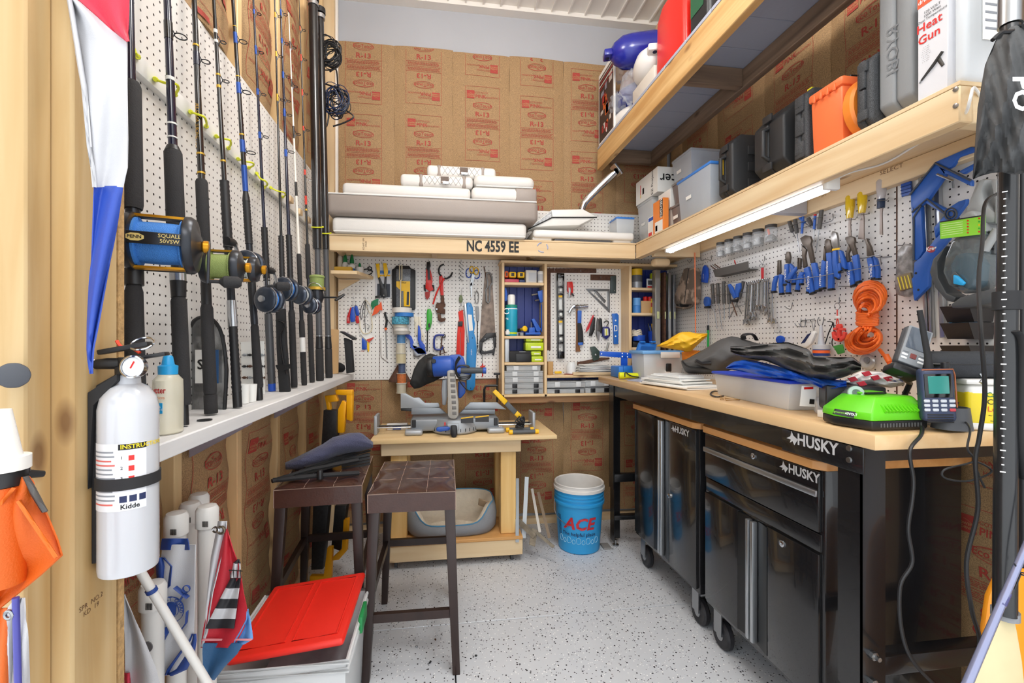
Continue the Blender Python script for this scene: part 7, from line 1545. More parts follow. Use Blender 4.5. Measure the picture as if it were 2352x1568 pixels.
h=Hang('price_card','blank white card tag behind the orange cord','card','R',kB,(660,1410),HR);h.s('card',[(610,1320),(670,1340),(720,1400),(680,1425),(640,1405)],.006,.002,PAPER,0)
h=Hang('glue_tube','white glue tube with blue writing hanging nozzle up','tube','R',kB,(300,1360),HR);h.s('tube',[(345,1235),(370,1225),(385,1240),(345,1330),(305,1362),(258,1345)],.03,.016,WHT,.005);h.s('stripe',[(320,1255),(352,1240),(300,1320),(270,1325)],.0465,.0006,mat('sign_navy','#1E2B55',.5),0);h.tb('clip',[(372,1225),(355,1150),(385,1145),(375,1220)],.036,.0014,STL)
h=Hang('sealant_can','grey cone nozzle bottle with blue labelled base','bottle','R',kB,(430,1425),HR)
c_=onw('R',*kB([(430,1422)])[0][:2],.045);hh_=(onw('R',*kB([(430,1180)])[0][:2],.045)-c_).z
MB().lathe([(.030,0),(.031,.003),(.031,.028)],c_,Z3,20).build('base',mat('can_navy','#1D3F86',.4),h.t);MB().lathe([(.032,.0285),(.032,.046),(.014,.048),(.012,.06),(.005,hh_),(0,hh_)],c_,Z3,20).build('nozzle',mat('nozzle_grey','#C2C6CA',.4),h.t);MB().lathe([(.0315,.012),(.0315,.024)],c_,Z3,20).build('label_band',ORG,h.t)
h=Hang('puck_light','round clear glass puck light leaning on the board','lamp','R',kB,(800,1530),HR);h.la('glass',(800,1468),.015,[(.030,0),(.032,.006),(.026,.012),(.018,.013),(.012,.010),(.0,.010)],mat('puck_glass','#C9CCCB',.1,.3,alpha=.8),26);h.la('core',(795,1455),.0255,[(.013,0),(.012,.006),(.006,.007),(0,.004)],STL,18)
h=Hang('blue_snap','small royal blue float behind the dark raincoat','key ring','R',kB,(100,1325),HR);h.s('float',oval(100,1295,30,32,12),.02,.015,BLUP,.004);h.hook((110,1240))
# ---- nearer pegboard: saw guide, vacuum, trays
h=Hang('saw_guide','large blue plastic saw guide frame hanging on the pegboard','saw guide','R',kC,(230,1020),HR);KB=mat('guide_blue','#2A60B8',.38);KE=mat('guide_edge','#4A4F58',.5)
for pts in([(183,385),(330,193),(405,232),(400,255),(290,415),(270,432),(198,495)],[(183,385),(215,470),(250,450),(262,720),(230,775),(205,780)],[(205,790),(245,760),(330,650),(360,620),(418,645),(380,690),(315,770),(295,830),(292,935),(205,1023),(196,960)],[(188,890),(205,870),(215,960),(197,950)],[(330,193),(405,232),(548,298),(548,335),(400,262),(385,270)],[(325,190),(545,95),(578,100),(572,125),(470,160),(435,215),(405,232)],[(470,245),(575,190),(575,215),(500,262)],[(270,432),(290,412),(400,470),(470,425),(520,408),(515,440),(470,500),(440,540),(395,510)],[(395,500),(440,540),(350,610),(332,650),(322,580)]):h.s('frame',pts,.035,.016,KB,.004)
h.tb('rim',[(183,385),(335,195),(548,298)],.053,.0035,KE);h.tb('rim',[(195,490),(285,410),(395,498)],.053,.003,KE);h.tb('rim',[(205,780),(205,520),(250,450)],.053,.003,KE)
for r_ in(36,20):h.tb('target_ring',oval(428,500,r_,r_,16),.053,.0025,KE,closed=True)
h.s('badge',oval(308,712,26,20,14),.0512,.001,mat('badge_red','#B03A40',.5),0);h.tx('Kreg',(310,708),.0526,.018,WINK,bold=.03,sx=.9)
h.tb('peg',[(345,262,.06),(440,300,.06),(445,340,.02)],.06,.0035,STL)
for p in((220,855),(235,955),(335,825)):h.la('hole',p,.0505,[(.004,0),(.004,.0012)],BLKM)
t=thing('guide_rails','pair of aluminium guide rails standing behind the saw guide','rail',onw('R',*kC([(280,1240)])[0][:2],.02),None)
for x0,x1 in((228,250),(255,275),(318,350)):slab('rail','R',kC([(x0,215),(x1,205),(x1+40,1240),(x0+42,1245)]),.002,.016,ALU,t,.002)
h=Hang('rail_label','blue ribbed plastic strip hanging at the panel seam','strip','R',kC,(160,395),HR);h.s('strip',[(125,262),(185,245),(190,380),(132,398)],.008,.006,mat('strip_blue','#1E4DA0',.4),.001)
for k in range(6):h.tb('rib',[(128,280+k*20),(187,263+k*20)],.0145,.0016,mat('strip_dark','#163A7A',.4))
h=Hang('bit_bag','clear zip bag with yellow striped parts','bag','R',kC,(150,1000),HR);h.s('bag',[(100,720),(145,675),(198,690),(200,960),(150,1000),(95,985),(85,930)],.01,.03,mat('bag_grey','#B9B5B2',.15,alpha=.7,noise=(30,.1),dark=.45),.008)
h.s('block',[(105,870),(185,850),(200,940),(120,965)],.041,.008,mat('block_brown','#8A7A5E',.6),.002)
for k in range(4):h.tb('stripe',[(110+k*20,880-k*4,.051),(130+k*20,955-k*4,.051)],.05,.002,mat('stripe_yellow','#E0C84A',.5))
h.hook((150,690))
# vacuum cleaner
h=Hang('hand_vacuum','grey hand vacuum with smoked bowl and blue filter hung on the wall','vacuum','R',kC,(560,1065),None);VG=mat('vac_grey','#9A9C9C',.4);VD=mat('vac_dark','#4A4D4F',.35);SM=mat('vac_smoke','#5A6468',.1,alpha=.72,coat=.5)
h.s('handle',[(580,290),(640,285),(615,350),(618,430),(700,490),(705,555),(610,560),(505,510),(510,470),(545,380)],.08,.06,VG,.012);h.s('grip',[(665,300),(705,290),(708,560),(690,560),(690,420)],.08,.06,VG,.01)
h.s('side_arm',[(370,720),(400,690),(345,790),(350,880),(400,975),(460,1000),(440,1030),(400,1020),(330,940),(300,850),(320,770)],.09,.06,VD,.01)
c_=onw('R',*kC([(500,760)])[0][:2],.13)
h.s('filter',[(450,740),(540,730),(590,800),(575,930),(520,960),(430,900),(420,810)],.10,.05,mat('filter_blue','#3E8FB4',.5),.01);h.s('bowl',[(420,660),(480,600),(600,580),(620,700),(605,880),(560,960),(480,985),(400,930),(365,850),(380,760)],.085,.085,SM,.02);h.s('cap',[(480,510),(520,480),(560,480),(580,510),(610,620),(600,650),(430,650)],.085,.08,VG,.015)
h.s('latch_recess',[(425,870),(455,845),(510,910),(500,935),(430,930)],.1705,.003,VD,.001);h.s('latch',[(440,865),(462,870),(508,912),(495,930),(440,920)],.172,.010,mat('latch_cyan','#2FA3DC',.4),.003)
h.s('nozzle',[(420,1045),(480,1000),(620,960),(705,940),(705,1030),(560,1060),(430,1066)],.08,.09,VD,.01);h.s('grille',[(630,600),(690,600),(690,740),(632,740)],.08,.06,VD,.003)
for k in range(6):h.tb('grille_slot',[(635,612+k*20,.142),(688,610+k*20,.142)],.142,.002,BLK)
h.tb('crevice_tube',[(632,720,.16),(708,590,.16)],.16,.010,VG,12)
h.s('warning_tag',[(362,548),(635,505),(632,620),(365,650)],.176,.002,mat('tag_bright_green','#8ED53A',.5),0);h.s('tag_head',[(362,545),(635,503),(635,510),(362,552)],.1782,.0006,INK,0)
for k in range(6):h.s('tag_text',[(372,563+k*13),(500,545+k*13),(500,549+k*13),(372,567+k*13)],.1782,.0004,mat('tag_pale','#CDEB9A',.5),0)
for k in range(5):h.s('tag_dot',oval(530,540+k*18,6,5,8),.1782,.0006,REDP,0)
for k in range(5):h.s('tag_dot',oval(598,526+k*20,6,5,8),.1782,.0006,(REDP,GRN,YEL,GRN,REDP)[k],0)
# black wall bins
for i,(pts,lb)in enumerate((([(365,1010),(520,1045),(668,1018),(665,1060),(540,1085),(400,1085)],'upper black wall bin partly under the vacuum'),([(368,1155),(545,1150),(668,1115),(662,1205),(550,1232),(402,1230)],'middle black wall bin with a blue packet'),([(372,1305),(545,1290),(668,1262),(668,1310),(545,1340),(400,1340)],'lowest black wall bin behind the zip case'))):
 h=Hang('wall_bin',lb,'bin','R',kC,(520,pts[3][1]),'black bins on the right pegboard');y0,y1=pts[1][1],pts[4][1]
 a=onw('R',*kC([(545,y0)])[0][:2],0);b=onw('R',*kC([(668,y0)])[0][:2],0)
 zt=onw('R',*kC([(545,y0)])[0][:2],.09).z;zb_=zt-.05;ya=onw('R',*kC([(368,y0)])[0][:2],.09).y;yb_=onw('R',*kC([(545,y0)])[0][:2],.09).y
 DBN=mat('bin_black','#2A2524',.5)
 vs=[]
 for z_,xo,k in((zt,.095,1.0),(zb_,.07,.9),(zb_+.003,.067,.88),(zt,.092,.985)):
  cy=(ya+yb_)/2;hw=abs(ya-yb_)/2*k;vs+=[(RW-.001,cy-hw,z_),(RW-xo,cy-hw,z_),(RW-xo,cy+hw,z_),(RW-.001,cy+hw,z_)]
 MB().add(vs,[(4,5,6,7)]+[(r*4+q,r*4+(q+1)%4,(r+1)*4+(q+1)%4,(r+1)*4+q)for r in range(3)for q in range(4)]+[(8,9,10,11)]).build('tray',DBN,h.t)
 if i==1:MB().obox((RW-.05,(ya+yb_)/2+.01,zt-.005),(.01,.07,.04),Euler((0,.3,0))).build('packet',mat('packet_sky','#3F9ACB',.4),h.t)
# ================================================================== on the workbench
BZ=1.0405
def kD(p):return(1380+p[0]/5.88,740+p[1]/5.88)
def kE(p):return(1640+p[0]/5.88,740+p[1]/5.88)
def kG(p):return(1880+p[0]/4.356,700+p[1]/4.356)
def kF(p):return(820+p[0]/4.9,780+p[1]/4.9)
def kH(p):return(620+p[0]/2.28,880+p[1]/2.28)
def lump(name,m,parent,top,bot,d0,d1,thick,amp,seed=1,nu=26,nv=12,ang=70):
 """soft folded thing: its upper and lower outline as measured, real depth d0..d1, thick bulge and creases"""
 def ev(c,u):
  x=c[0][0]+(c[-1][0]-c[0][0])*u
  for a,b in zip(c,c[1:]):
   if a[0]<=x<=b[0]:return x,a[1]+(b[1]-a[1])*(x-a[0])/max(b[0]-a[0],1e-6)
  return c[-1]
 k=random.Random(seed);ph=[k.uniform(0,6)for _ in range(6)]
 def P(u,v):
  x0,y0=ev(top,u);x1,y1=ev(bot,u)
  w_=math.sin(math.pi*min(max(v,0),1))**.6*math.sin(math.pi*min(max(u*.94+.03,0),1))**.35
  cr=amp*(abs(math.sin(7*u+5*v+ph[0]+1.5*math.sin(3*v+ph[1])))-.5+.6*abs(math.sin(13*u-9*v+ph[2]+2*math.sin(4*u+ph[3])))-.3)
  return PX(x0+(x1-x0)*v,y0+(y1-y0)*v,d0+(d1-d0)*u-thick*w_+cr)
 def Q(u,v):
  x0,y0=ev(top,u);x1,y1=ev(bot,u);w_=math.sin(math.pi*v)**.6
  return PX(x0+(x1-x0)*v,y0+(y1-y0)*v,d0+(d1-d0)*u+thick*.8*w_)
 mb=MB();n=(nu+1)*(nv+1)
 vs=[P(i/nu,j/nv)for i in range(nu+1)for j in range(nv+1)]+[Q(i/nu,j/nv)for i in range(nu+1)for j in range(nv+1)]
 fs=[];ix=lambda i,j:i*(nv+1)+j
 for i in range(nu):
  for j in range(nv):fs+=[(ix(i,j),ix(i+1,j),ix(i+1,j+1),ix(i,j+1)),(n+ix(i,j),n+ix(i,j+1),n+ix(i+1,j+1),n+ix(i+1,j))]
 rim=[ix(0,j)for j in range(nv+1)]+[ix(i,nv)for i in range(1,nu+1)]+[ix(nu,j)for j in range(nv-1,-1,-1)]+[ix(i,0)for i in range(nu-1,0,-1)]
 fs+=[(rim[q],rim[(q+1)%len(rim)],n+rim[(q+1)%len(rim)],n+rim[q])for q in range(len(rim))]
 return mb.add(vs,fs).build(name,m,parent,ang=ang)
def soft(name,label,cat,m,k,top,bot,*a,**kw):
 T_,B_=[k(p)for p in top],[k(p)for p in bot];c=PX(*B_[len(B_)//2],(a[0]+a[1])/2)
 t=thing(name,label,cat,c);lump(kw.pop('part','fabric'),m,t,T_,B_,*a,**kw);return t
CBL=mat('case_azure','#1F74CC',.38)
t=thing('drill_case','open azure blue plastic tool case at the far end of the workbench','case',(1.25,2.76,BZ))
MB().rbox((1.245,2.77,BZ+.036),(.25,.14,.072),.01,2).build('base',CBL,t)
MB().prism([at(*kD(p),Y=2.80)for p in((440,548),(530,272),(760,290),(700,548))],Y3,.03).build('lid',CBL,t,bev=.004);MB().prism([at(*kD(p),Y=2.799)for p in((480,535),(548,320),(722,330),(680,535))],-Y3,.004).build('lid_panel',mat('case_azure_dark','#1A5FAE',.4),t)
for x in(1.17,1.31):MB().rbox((x,2.697,BZ+.055),(.04,.012,.04),.003,2).build('latch',CBL,t)
for x in(560,700):MB().rbox(at(*kD((x,266)),Y=2.80),(.035,.03,.012),.003,1).build('hinge',CBL,t)
t=thing('jig_square','blue metal tee jig standing behind the azure case','jig',(1.15,2.83,BZ));JB=mat('jig_blue','#1B58C4',.4)
MB().prism([at(*kD(p),Y=2.84)for p in((-10,390),(450,412),(450,490),(-10,455))],Y3,.008).build('crossbar',JB,t,bev=.001);q=at(*kD((316,470)),Y=2.845);MB().box(q.x-.022,q.x+.022,2.842,2.85,BZ,q.z+.01).build('stem',JB,t)
for p in((290,420),(360,425),(290,462),(360,466),(10,425)):MB().lathe([(.005,0),(.004,.002)],at(*kD(p),Y=2.84),-Y3,10).build('rivet',WINK,t)
t=thing('work_flashlight','neon yellow flashlight with black strap on the workbench corner','flashlight',at(1440,867,Z=BZ));a,b=at(1422,861,Y=2.62),at(1470,862,Y=2.60);a.z=b.z=BZ+.0215
MB().tube([a,a.lerp(b,.25),a.lerp(b,.3),b],[.021,.021,.017,.016],18).build('body',mat('neon_yellow','#DDE31A',.4),t);MB().lathe([(.017,0),(.017,.002)],a,a-b,16).build('lens',mat('lens_amber','#D8C028',.2),t);MB().tube(spline([a.lerp(b,.2)+V((0,-.023,-.006)),a.lerp(b,.25)+V((0,-.018,.022)),a.lerp(b,.5)+V((0,-.024,0)),b+V((.02,-.03,-.012))],5),.0035,6).build('strap',BLK,t)
def tub(t,x0,x1,y0,y1,z0,z1,m,lm,rim=.006,lidh=.014,rz=0.):
 c=V(((x0+x1)/2,(y0+y1)/2,0));hx,hy=(x1-x0)/2,(y1-y0)/2;Rm=Matrix.Rotation(rz,3,'Z')
 rg=lambda k,z,i=0:[c+Rm@V((a*(hx*k-i),b*(hy*k-i),0))+Z3*z for a,b in((-1,-1),(1,-1),(1,1),(-1,1))]
 vs=rg(.92,z0)+rg(1,z1)+rg(1,z1,.003)+rg(.92,z0+.003,.003)
 MB().add(vs,[(3,2,1,0),(12,13,14,15)]+[(k*4+i,k*4+(i+1)%4,k*4+4+(i+1)%4,k*4+4+i)for k in range(3)for i in range(4)]).build('tub',m,t,bev=.008,seg=2)
 if lm:MB().rbox(c+Z3*(z1+lidh/2),(2*hx+rim*2,2*hy+rim*2,lidh),.006,2,Rm).build('lid',lm,t)
t=thing('latch_box','clear box with pale blue lid and white clip on the workbench','storage box',(1.32,2.58,BZ));tub(t,1.19,1.44,2.50,2.67,BZ,BZ+.155,CLR,mat('lid_pale_blue','#6FA6DC',.35),.012,.02)
MB().rbox((1.35,2.484,BZ+.15),(.12,.008,.035),.003,2).build('clip',WHT,t);MB().box(1.235,1.40,2.53,2.64,BZ+.004,BZ+.07).build('contents',mat('cloth_tan','#C9BFB0',.8,noise=(30,.2)),t);MB().rbox((1.34,2.53,BZ+.10),(.11,.03,.05),.01,2).build('contents',mat('contents_orange','#E88A5E',.6),t);MB().rbox((1.35,2.505,BZ+.075),(.035,.015,.05),.006,2).build('contents',BLK,t);MB().lathe([(.028,0),(.034,.003),(.034,.05),(.028,.053)],(1.345,2.535,BZ+.006),Z3,18).build('contents',WHT,t)
soft('orange_cover','folded orange cover under the yellow cloth','cover',mat('cover_orange','#F0922A',.6),kD,[(1090,400),(1240,375),(1345,385)],[(1100,530),(1220,560),(1340,470)],2.62,2.55,.05,.006,seed=3)
soft('yellow_cloth','crumpled golden yellow rain jacket lying on the orange cover','jacket',mat('jacket_yellow','#E8B420',.55),kD,[(750,318),(900,240),(1010,165),(1080,132),(1200,128),(1290,148),(1440,150)],[(755,325),(900,352),(1060,372),(1150,400),(1220,392),(1290,320),(1435,190)],2.55,2.48,.06,.014,seed=5)
GB_=mat('bag_charcoal','#4C4B4A',.6,bump=(300,.2))
t=soft('soft_bag','charcoal soft bag with buckle straps slumped on the workbench','bag',GB_,kD,[(1085,515),(1150,500),(1400,360),(1600,235),(1760,188),(1850,200),(1960,235),(2120,285),(2350,300)],[(1088,560),(1150,690),(1400,700),(1600,700),(1760,640),(1850,600),(1960,600),(2120,520),(2350,480)],2.32,2.12,.12,.012,seed=8)
MB().tube(spline([PX(*kD(p),2.19)for p in((1095,525),(1180,600),(1400,625),(1610,640))],6),.006,6).build('piping',BLK,t);MB().tube(spline([PX(*kD(p),2.15)for p in((1930,230),(1925,180),(1990,158),(2060,170),(2105,240))],6),.02,8,flat=.25).build('handle',BLK,t);MB().tube([PX(*kD(p),2.15)for p in((1280,520),(1360,560),(1480,555))],.010,8).build('buckle',BLK,t)
t=thing('paper_stack','stack of plastic sleeves and papers on the workbench edge','papers',(1.22,2.15,BZ))
for k in range(10):MB().obox((1.205+rnd.uniform(-.015,.015),2.15+rnd.uniform(-.03,.03),BZ+.004+k*.0062),(.21-.006*k,.36-.02*k,.0055),Euler((rnd.uniform(-.006,.006),rnd.uniform(-.01,.01),.25+rnd.uniform(-.12,.12)))).build('sleeve',FROST if k in(7,9)else PAPER,t)
tag(MB().prism([at(x,y,Z=BZ+.0006)for x,y in((1440,874),(1476,868),(1490,873),(1470,877))],Z3,.003).build('sleeve_card',mat('card_lilac','#A9AFC8',.5)),'pale lilac card lying by the yellow flashlight','card')
t=thing('reading_glasses','wire rimmed glasses with black cord in front of the storage tote','glasses',at(1670,912,Z=BZ));MB().tube(spline([at(x,y,Z=BZ+.004)for x,y in((1665,900),(1640,898),(1632,905),(1645,911),(1662,909))],5),.003,6).build('cord',BLK,t)
for q in(((1656,908),(1662,916),(1655,917)),((1664,914),(1700,918),(1668,919))):MB().tube([at(x,y,Z=BZ+.004)for x,y in q],.0014,5,True).build('rim',GOLD,t)
# storage tote with blue lid, tarp and raincoat
t=thing('bench_tote','long clear storage tote with royal blue lid on the workbench','storage tote',(1.25,1.56,BZ));tub(t,1.16,1.335,1.31,1.80,BZ,BZ+.088,FROST,mat('lid_royal','#1C3FBE',.4),.010,.012,R(-6))
MB().box(1.20,1.30,1.36,1.74,BZ+.004,BZ+.05).build('contents',mat('contents_grey','#CDD1D5',.6,noise=(18,.2)),t);lb=MB().prism([PX(x,y,1.40)for x,y in((1842,886),(1876,888),(1872,934),(1837,932))],FW,.001).build('label',PAPER,t);MB().prism([PX(x,y,1.398)for x,y in((1847,889),(1868,888),(1868,893),(1847,894))],FW,.0006).build('label_print',REDP,t);MB().prism([PX(x,y,1.398)for x,y in((1860,916),(1871,917),(1870,928),(1859,927))],FW,.0006).build('barcode',INK,t)
t=soft('blue_tarp','crumpled bright blue tarp on the storage tote lid','tarp',mat('tarp_blue','#2462CC',.35),kE,[(160,610),(260,530),(390,500),(560,520),(900,600),(1200,690),(1500,760),(1790,790)],[(162,625),(300,650),(500,690),(800,750),(1100,800),(1330,835),(1480,910),(1600,915),(1790,880)],1.72,1.28,.05,.022,seed=11,nu=40,nv=14)
BRC=mat('raincoat_black','#4E4D4B',.4,bump=(60,.25))
soft('raincoat','bunched black rubber raincoat heaped on the blue tarp','raincoat',BRC,kE,[(220,330),(480,318),(800,280),(1000,268),(1130,310),(1290,370),(1340,450),(1560,470),(1880,470),(1990,560)],[(222,400),(300,440),(480,490),(700,520),(950,620),(1150,690),(1300,760),(1560,790),(1760,740),(1985,650)],1.68,1.22,.07,.034,seed=17,nu=52,nv=20)
t=thing('plastic_cup','clear plastic tumbler lying between the tote and the charger','cup',at(1893,955,Z=BZ));c_=at(1893,952,Z=BZ)+Z3*.028;MB().lathe([(.020,-.035),(.027,-.03),(.0275,.03),(.025,.03),(.0245,-.028),(0,-.03)],c_+V((.02,.01,0)),(.8,-.5,.1),20,caps=False).build('wall',CLR,t)
t=thing('pocket_torch','grey pocket torch with pale green lens ring pointing at the room','torch',PX(1968,925,1.27));a,b=PX(1966,902,1.22),PX(1935,914,1.33);MB().tube([a,a.lerp(b,.3),b],[.0195,.019,.014],18).build('barrel',mat('torch_body','#7F8886',.4),t);MB().lathe([(.0195,0),(.018,.004),(.010,.004),(.008,-.002),(0,-.002)],a,a-b,20).build('lens_ring',mat('lens_mint','#A9C0B4',.3),t)
t=thing('charger_battery','black rectangular battery pack behind the green charger','battery',PX(2010,915,1.2));M_=Euler((0,0,-.55));c_=V((1.20,1.165,BZ+.062));MB().rbox(c_,(.14,.09,.075),.006,2,M_).build('case',BLK,t);n_=V((math.cos(-.55),math.sin(-.55),0));MB().obox(c_-n_*.0705,(.001,.075,.06),M_).build('label',mat('label_charcoal','#2B2B2E',.4),t);MB().lathe([(.008,0),(.008,.001)],c_-n_*.071+V((.01,-.024,.015)),-n_,12).build('badge',mat('badge_cyan','#5FB4DA',.4),t)
tag(MB().box(1.13,1.28,1.12,1.21,BZ,BZ+.022).build('manual_booklet',PAPER,bev=.002),'thin white booklet under the black battery pack','booklet')
LG_=mat('charger_green','#63C81E',.35)
t=thing('battery_charger','bright green battery charger with black base on the workbench corner','charger',(1.15,1.04,BZ))
ft=[(1.053,1.075),(1.075,.985),(1.24,.985),(1.265,1.01),(1.24,1.13),(1.07,1.13)];cc=V((1.155,1.06,0))
def sc(z,k,kx=0):return[V((cc.x+(x-cc.x)*k+kx,cc.y+(y-cc.y)*k,BZ+z))for x,y in ft]
n6=len(ft)
def loft(rings):return MB().add([p for r in rings for p in r],[tuple(range(n6))[::-1],tuple(range((len(rings)-1)*n6,len(rings)*n6))]+[(r*n6+i,r*n6+(i+1)%n6,(r+1)*n6+(i+1)%n6,(r+1)*n6+i)for r in range(len(rings)-1)for i in range(n6)])
loft([sc(.003,.95),sc(.008,.98),sc(.026,.98)]).build('base',BLK,t,bev=.002);loft([sc(.0262,1),sc(.045,.98),sc(.078,.72,.01),sc(.084,.66,.012)]).build('cover',LG_,t,bev=.004)
for k in range(11):MB().obox((1.115+k*.0105,.994+.0,BZ+.058),(.0045,.006,.028),Euler((-.85,0,0))).build('vent_rib',LG_,t)
for k in range(14):MB().box(1.10+k*.009,1.104+k*.009,.9855,.988,BZ+.010,BZ+.020).build('vent_slot',mat('slot_grey','#55585A',.5),t)
pl=[PX(x,y,1.148)for x,y in((1921,939),(1966,946),(1961,960),(1916,951))];MB().prism(pl,FW,.006).build('label',mat('label_charcoal','#2B2B2E',.4),t);u_=(pl[1]-pl[0]).normalized();text('lettering','greenworks',PX(1932,947,1.146),u_,Z3,.008,mat('label_green_text','#8FD63A',.4),t);text('lettering','40VOLT',PX(1955,951,1.146),u_,Z3,.009,WINK,t,bold=.02)
MB().rbox((1.16,1.085,BZ+.088),(.075,.045,.006),.002,1).build('slot_plate',LG_,t);MB().box(1.13,1.19,1.05,1.058,BZ+.086,BZ+.0905).build('contact_strip',BLK,t)
def cable(label,pts,r,m=BLK,name='power_cord'):tag(MB().tube(spline([PX(x,y,d)for x,y,d in pts],7),r,8).build(name,m),label,'cord','black cords at the near end of the workbench')
cable('charger cord hanging in waves in front of the near bench leg',[(2118,980,1.135),(2115,1000,1.10),(2090,1035,1.08),(2098,1100,1.08),(2095,1150,1.08),(2086,1215,1.08),(2095,1290,1.08),(2068,1345,1.08),(2070,1440,1.08),(2095,1515,1.08),(2160,1585,1.08)],.0042)
cable('long black cord dropping from the hand vacuum past the bench end',[(2290,445,1.22),(2262,470,1.18),(2256,560,1.12),(2248,640,1.08),(2253,760,1.03),(2262,900,1.0),(2250,1000,1.0),(2240,1060,1.0),(2246,1170,1.0),(2220,1290,1.0),(2232,1400,1.0),(2250,1480,1.0),(2222,1590,1.0)],.0042)
cable('thin tangled black cable at the bench end',[(2210,962,1.14),(2228,985,1.05),(2222,1030,1.02),(2238,1058,1.02),(2170,1078,1.03),(2172,1098,1.03),(2225,1104,1.02),(2278,1082,1.02),(2240,1060,1.02),(2248,1090,1.02),(2262,1120,1.02)],.0022)
# handheld locator, radio, dock
t=thing('handheld_gps','grey handheld navigator with screen and keypad tilted in a cradle','navigator',PX(2085,865,1.17));o=PX(2094,800,1.20);Rg=Matrix((RT,FW,Z3)).transposed()@Euler((R(-20),R(24),R(-18))).to_matrix()
G=lambda x,y,z:o+Rg@V((x,y,z))
MB().rbox(o,(.062,.03,.118),.012,3,Rg).build('body',mat('gps_dark','#3C3E42',.45),t);MB().rbox(G(0,-.0145,0),(.056,.006,.110),.008,2,Rg).build('face',GRYP,t);MB().rbox(G(0,-.018,.02),(.046,.003,.062),.003,2,Rg).build('screen',mat('screen_slate','#5B636E',.12),t)
for i in range(2):
 for k in range(3):MB().rbox(G((-1 if i else 1)*.019,-.0185,-.022-k*.010),(.014,.003,.006),.0015,1,Rg).build('button',WINK if k else GRYP,t)
MB().rbox(G(0,-.0185,-.031),(.014,.003,.014),.004,2,Rg).build('rocker',mat('rocker_red','#7A3A36',.4),t);MB().rbox(G(0,.008,-.07),(.07,.05,.022),.006,2,Rg).build('cradle',BLK,t);text('lettering','GARMIN',G(0,-.0178,-.070),Rg@X3,Rg@Z3,.009,INK,t);MB().tube([G(0,.012,-.078),PX(2090,880,1.27),V((1.33,1.145,BZ+.012))],.007,8).build('stalk',BLK,t);MB().lathe([(.035,0),(.032,.008),(.008,.012)],(1.33,1.145,BZ),Z3,18).build('foot',BLK,t)
t=thing('marine_radio','slate blue handheld marine radio with antenna in its charging dock','radio',PX(2150,985,1.16));o=PX(2149,906,1.13);Rg=Matrix((RT,FW,Z3)).transposed()@Euler((0,R(-3),R(-24))).to_matrix();G=lambda x,y,z:o+Rg@V((x,y,z));RB=mat('radio_slate','#36405C',.4)
MB().rbox(o,(.066,.036,.132),.010,3,Rg).build('body',RB,t);MB().rbox(G(0,-.0175,.024),(.054,.004,.060),.004,2,Rg).build('bezel',BLKG,t);MB().rbox(G(0,-.0198,.026),(.040,.002,.044),.002,1,Rg).build('screen',mat('screen_teal','#3E8F86',.15),t);MB().tube([G(-.008,.004,.062),G(-.009,.004,.10),G(-.018,.006,.215)],[.010,.007,.006],12).build('antenna',BLKM,t);MB().lathe([(.009,0),(.009,.014),(.007,.016)],G(.022,0,.065),Z3,14).build('knob',BLK,t);MB().tube([G(-.03,-.017,.064),G(.03,-.017,.064),G(.0335,-.015,.05),G(.0335,-.015,-.03)],.0016,5).build('orange_trim',mat('trim_dull_orange','#A8603A',.5),t)
for i in range(4):
 for k in range(3):MB().rbox(G(-.024+i*.016,-.0185,-.014-k*.011),(.012,.003,.0075),.0015,1,Rg).build('button',mat('key_red','#C0404A',.4)if(i,k)==(3,2)else mat('key_pale','#C9CED6',.4),t)
for k in range(4):MB().rbox(G(0,-.0182,-.048-k*.006),(.05,.002,.003),.0008,1,Rg).build('speaker_slot',BLK,t)
MB().lathe([(.040,0),(.038,.01),(.033,.055),(.029,.055),(.033,.012),(0,.01)],PX(2186,984,1.135),Z3,22).build('dock',mat('dock_grey','#4A4C50',.5),t)
t=thing('bait_bucket','square yellow labelled bucket with white lid beside the radio','bucket',PX(2240,980,1.2));o=V((1.43,.995,BZ));Rb=Matrix.Rotation(-.42,3,'Z');YB=mat('bucket_yellow','#EBD21C',.4)
MB().rbox(o+Z3*.058,(.155,.13,.116),.012,3,Rb).build('body',WHT,t);MB().rbox(o+Z3*.058,(.157,.132,.088),.010,3,Rb).build('label',YB,t);MB().rbox(o+Z3*.124,(.165,.14,.014),.006,2,Rb).build('lid',WHT,t)
fo=o+Rb@V((0,-.0672,0));ur=Rb@X3;lo_=o+Rb@V((-.0795,0,0));ul=Rb@(-Y3)
text('lettering','No\nSpook',lo_+Z3*.078,ul,Z3,.030,mat('lab_violet','#8A3A8E',.5),t,bold=.03);text('lettering','Camouflage Nets',lo_+Z3*.045,ul,Z3,.011,mat('lab_blue','#2A4FA8',.5),t,bold=.01);text('lettering','Camouflage',fo+Z3*.092,ur,Z3,.017,mat('lab_green','#2E7A3A',.5),t,bold=.02);text('lettering','Cast Nets',fo+Z3*.074,ur,Z3,.019,INK,t);text('lettering','Lead',fo+Z3*.056-ur*.02,ur,Z3,.019,mat('lab_orange','#D8562A',.5),t);text('lettering','~ ~ ~~ ~\n~~~ ~~',fo+Z3*.034-ur*.01,ur,Z3,.014,INK,t)
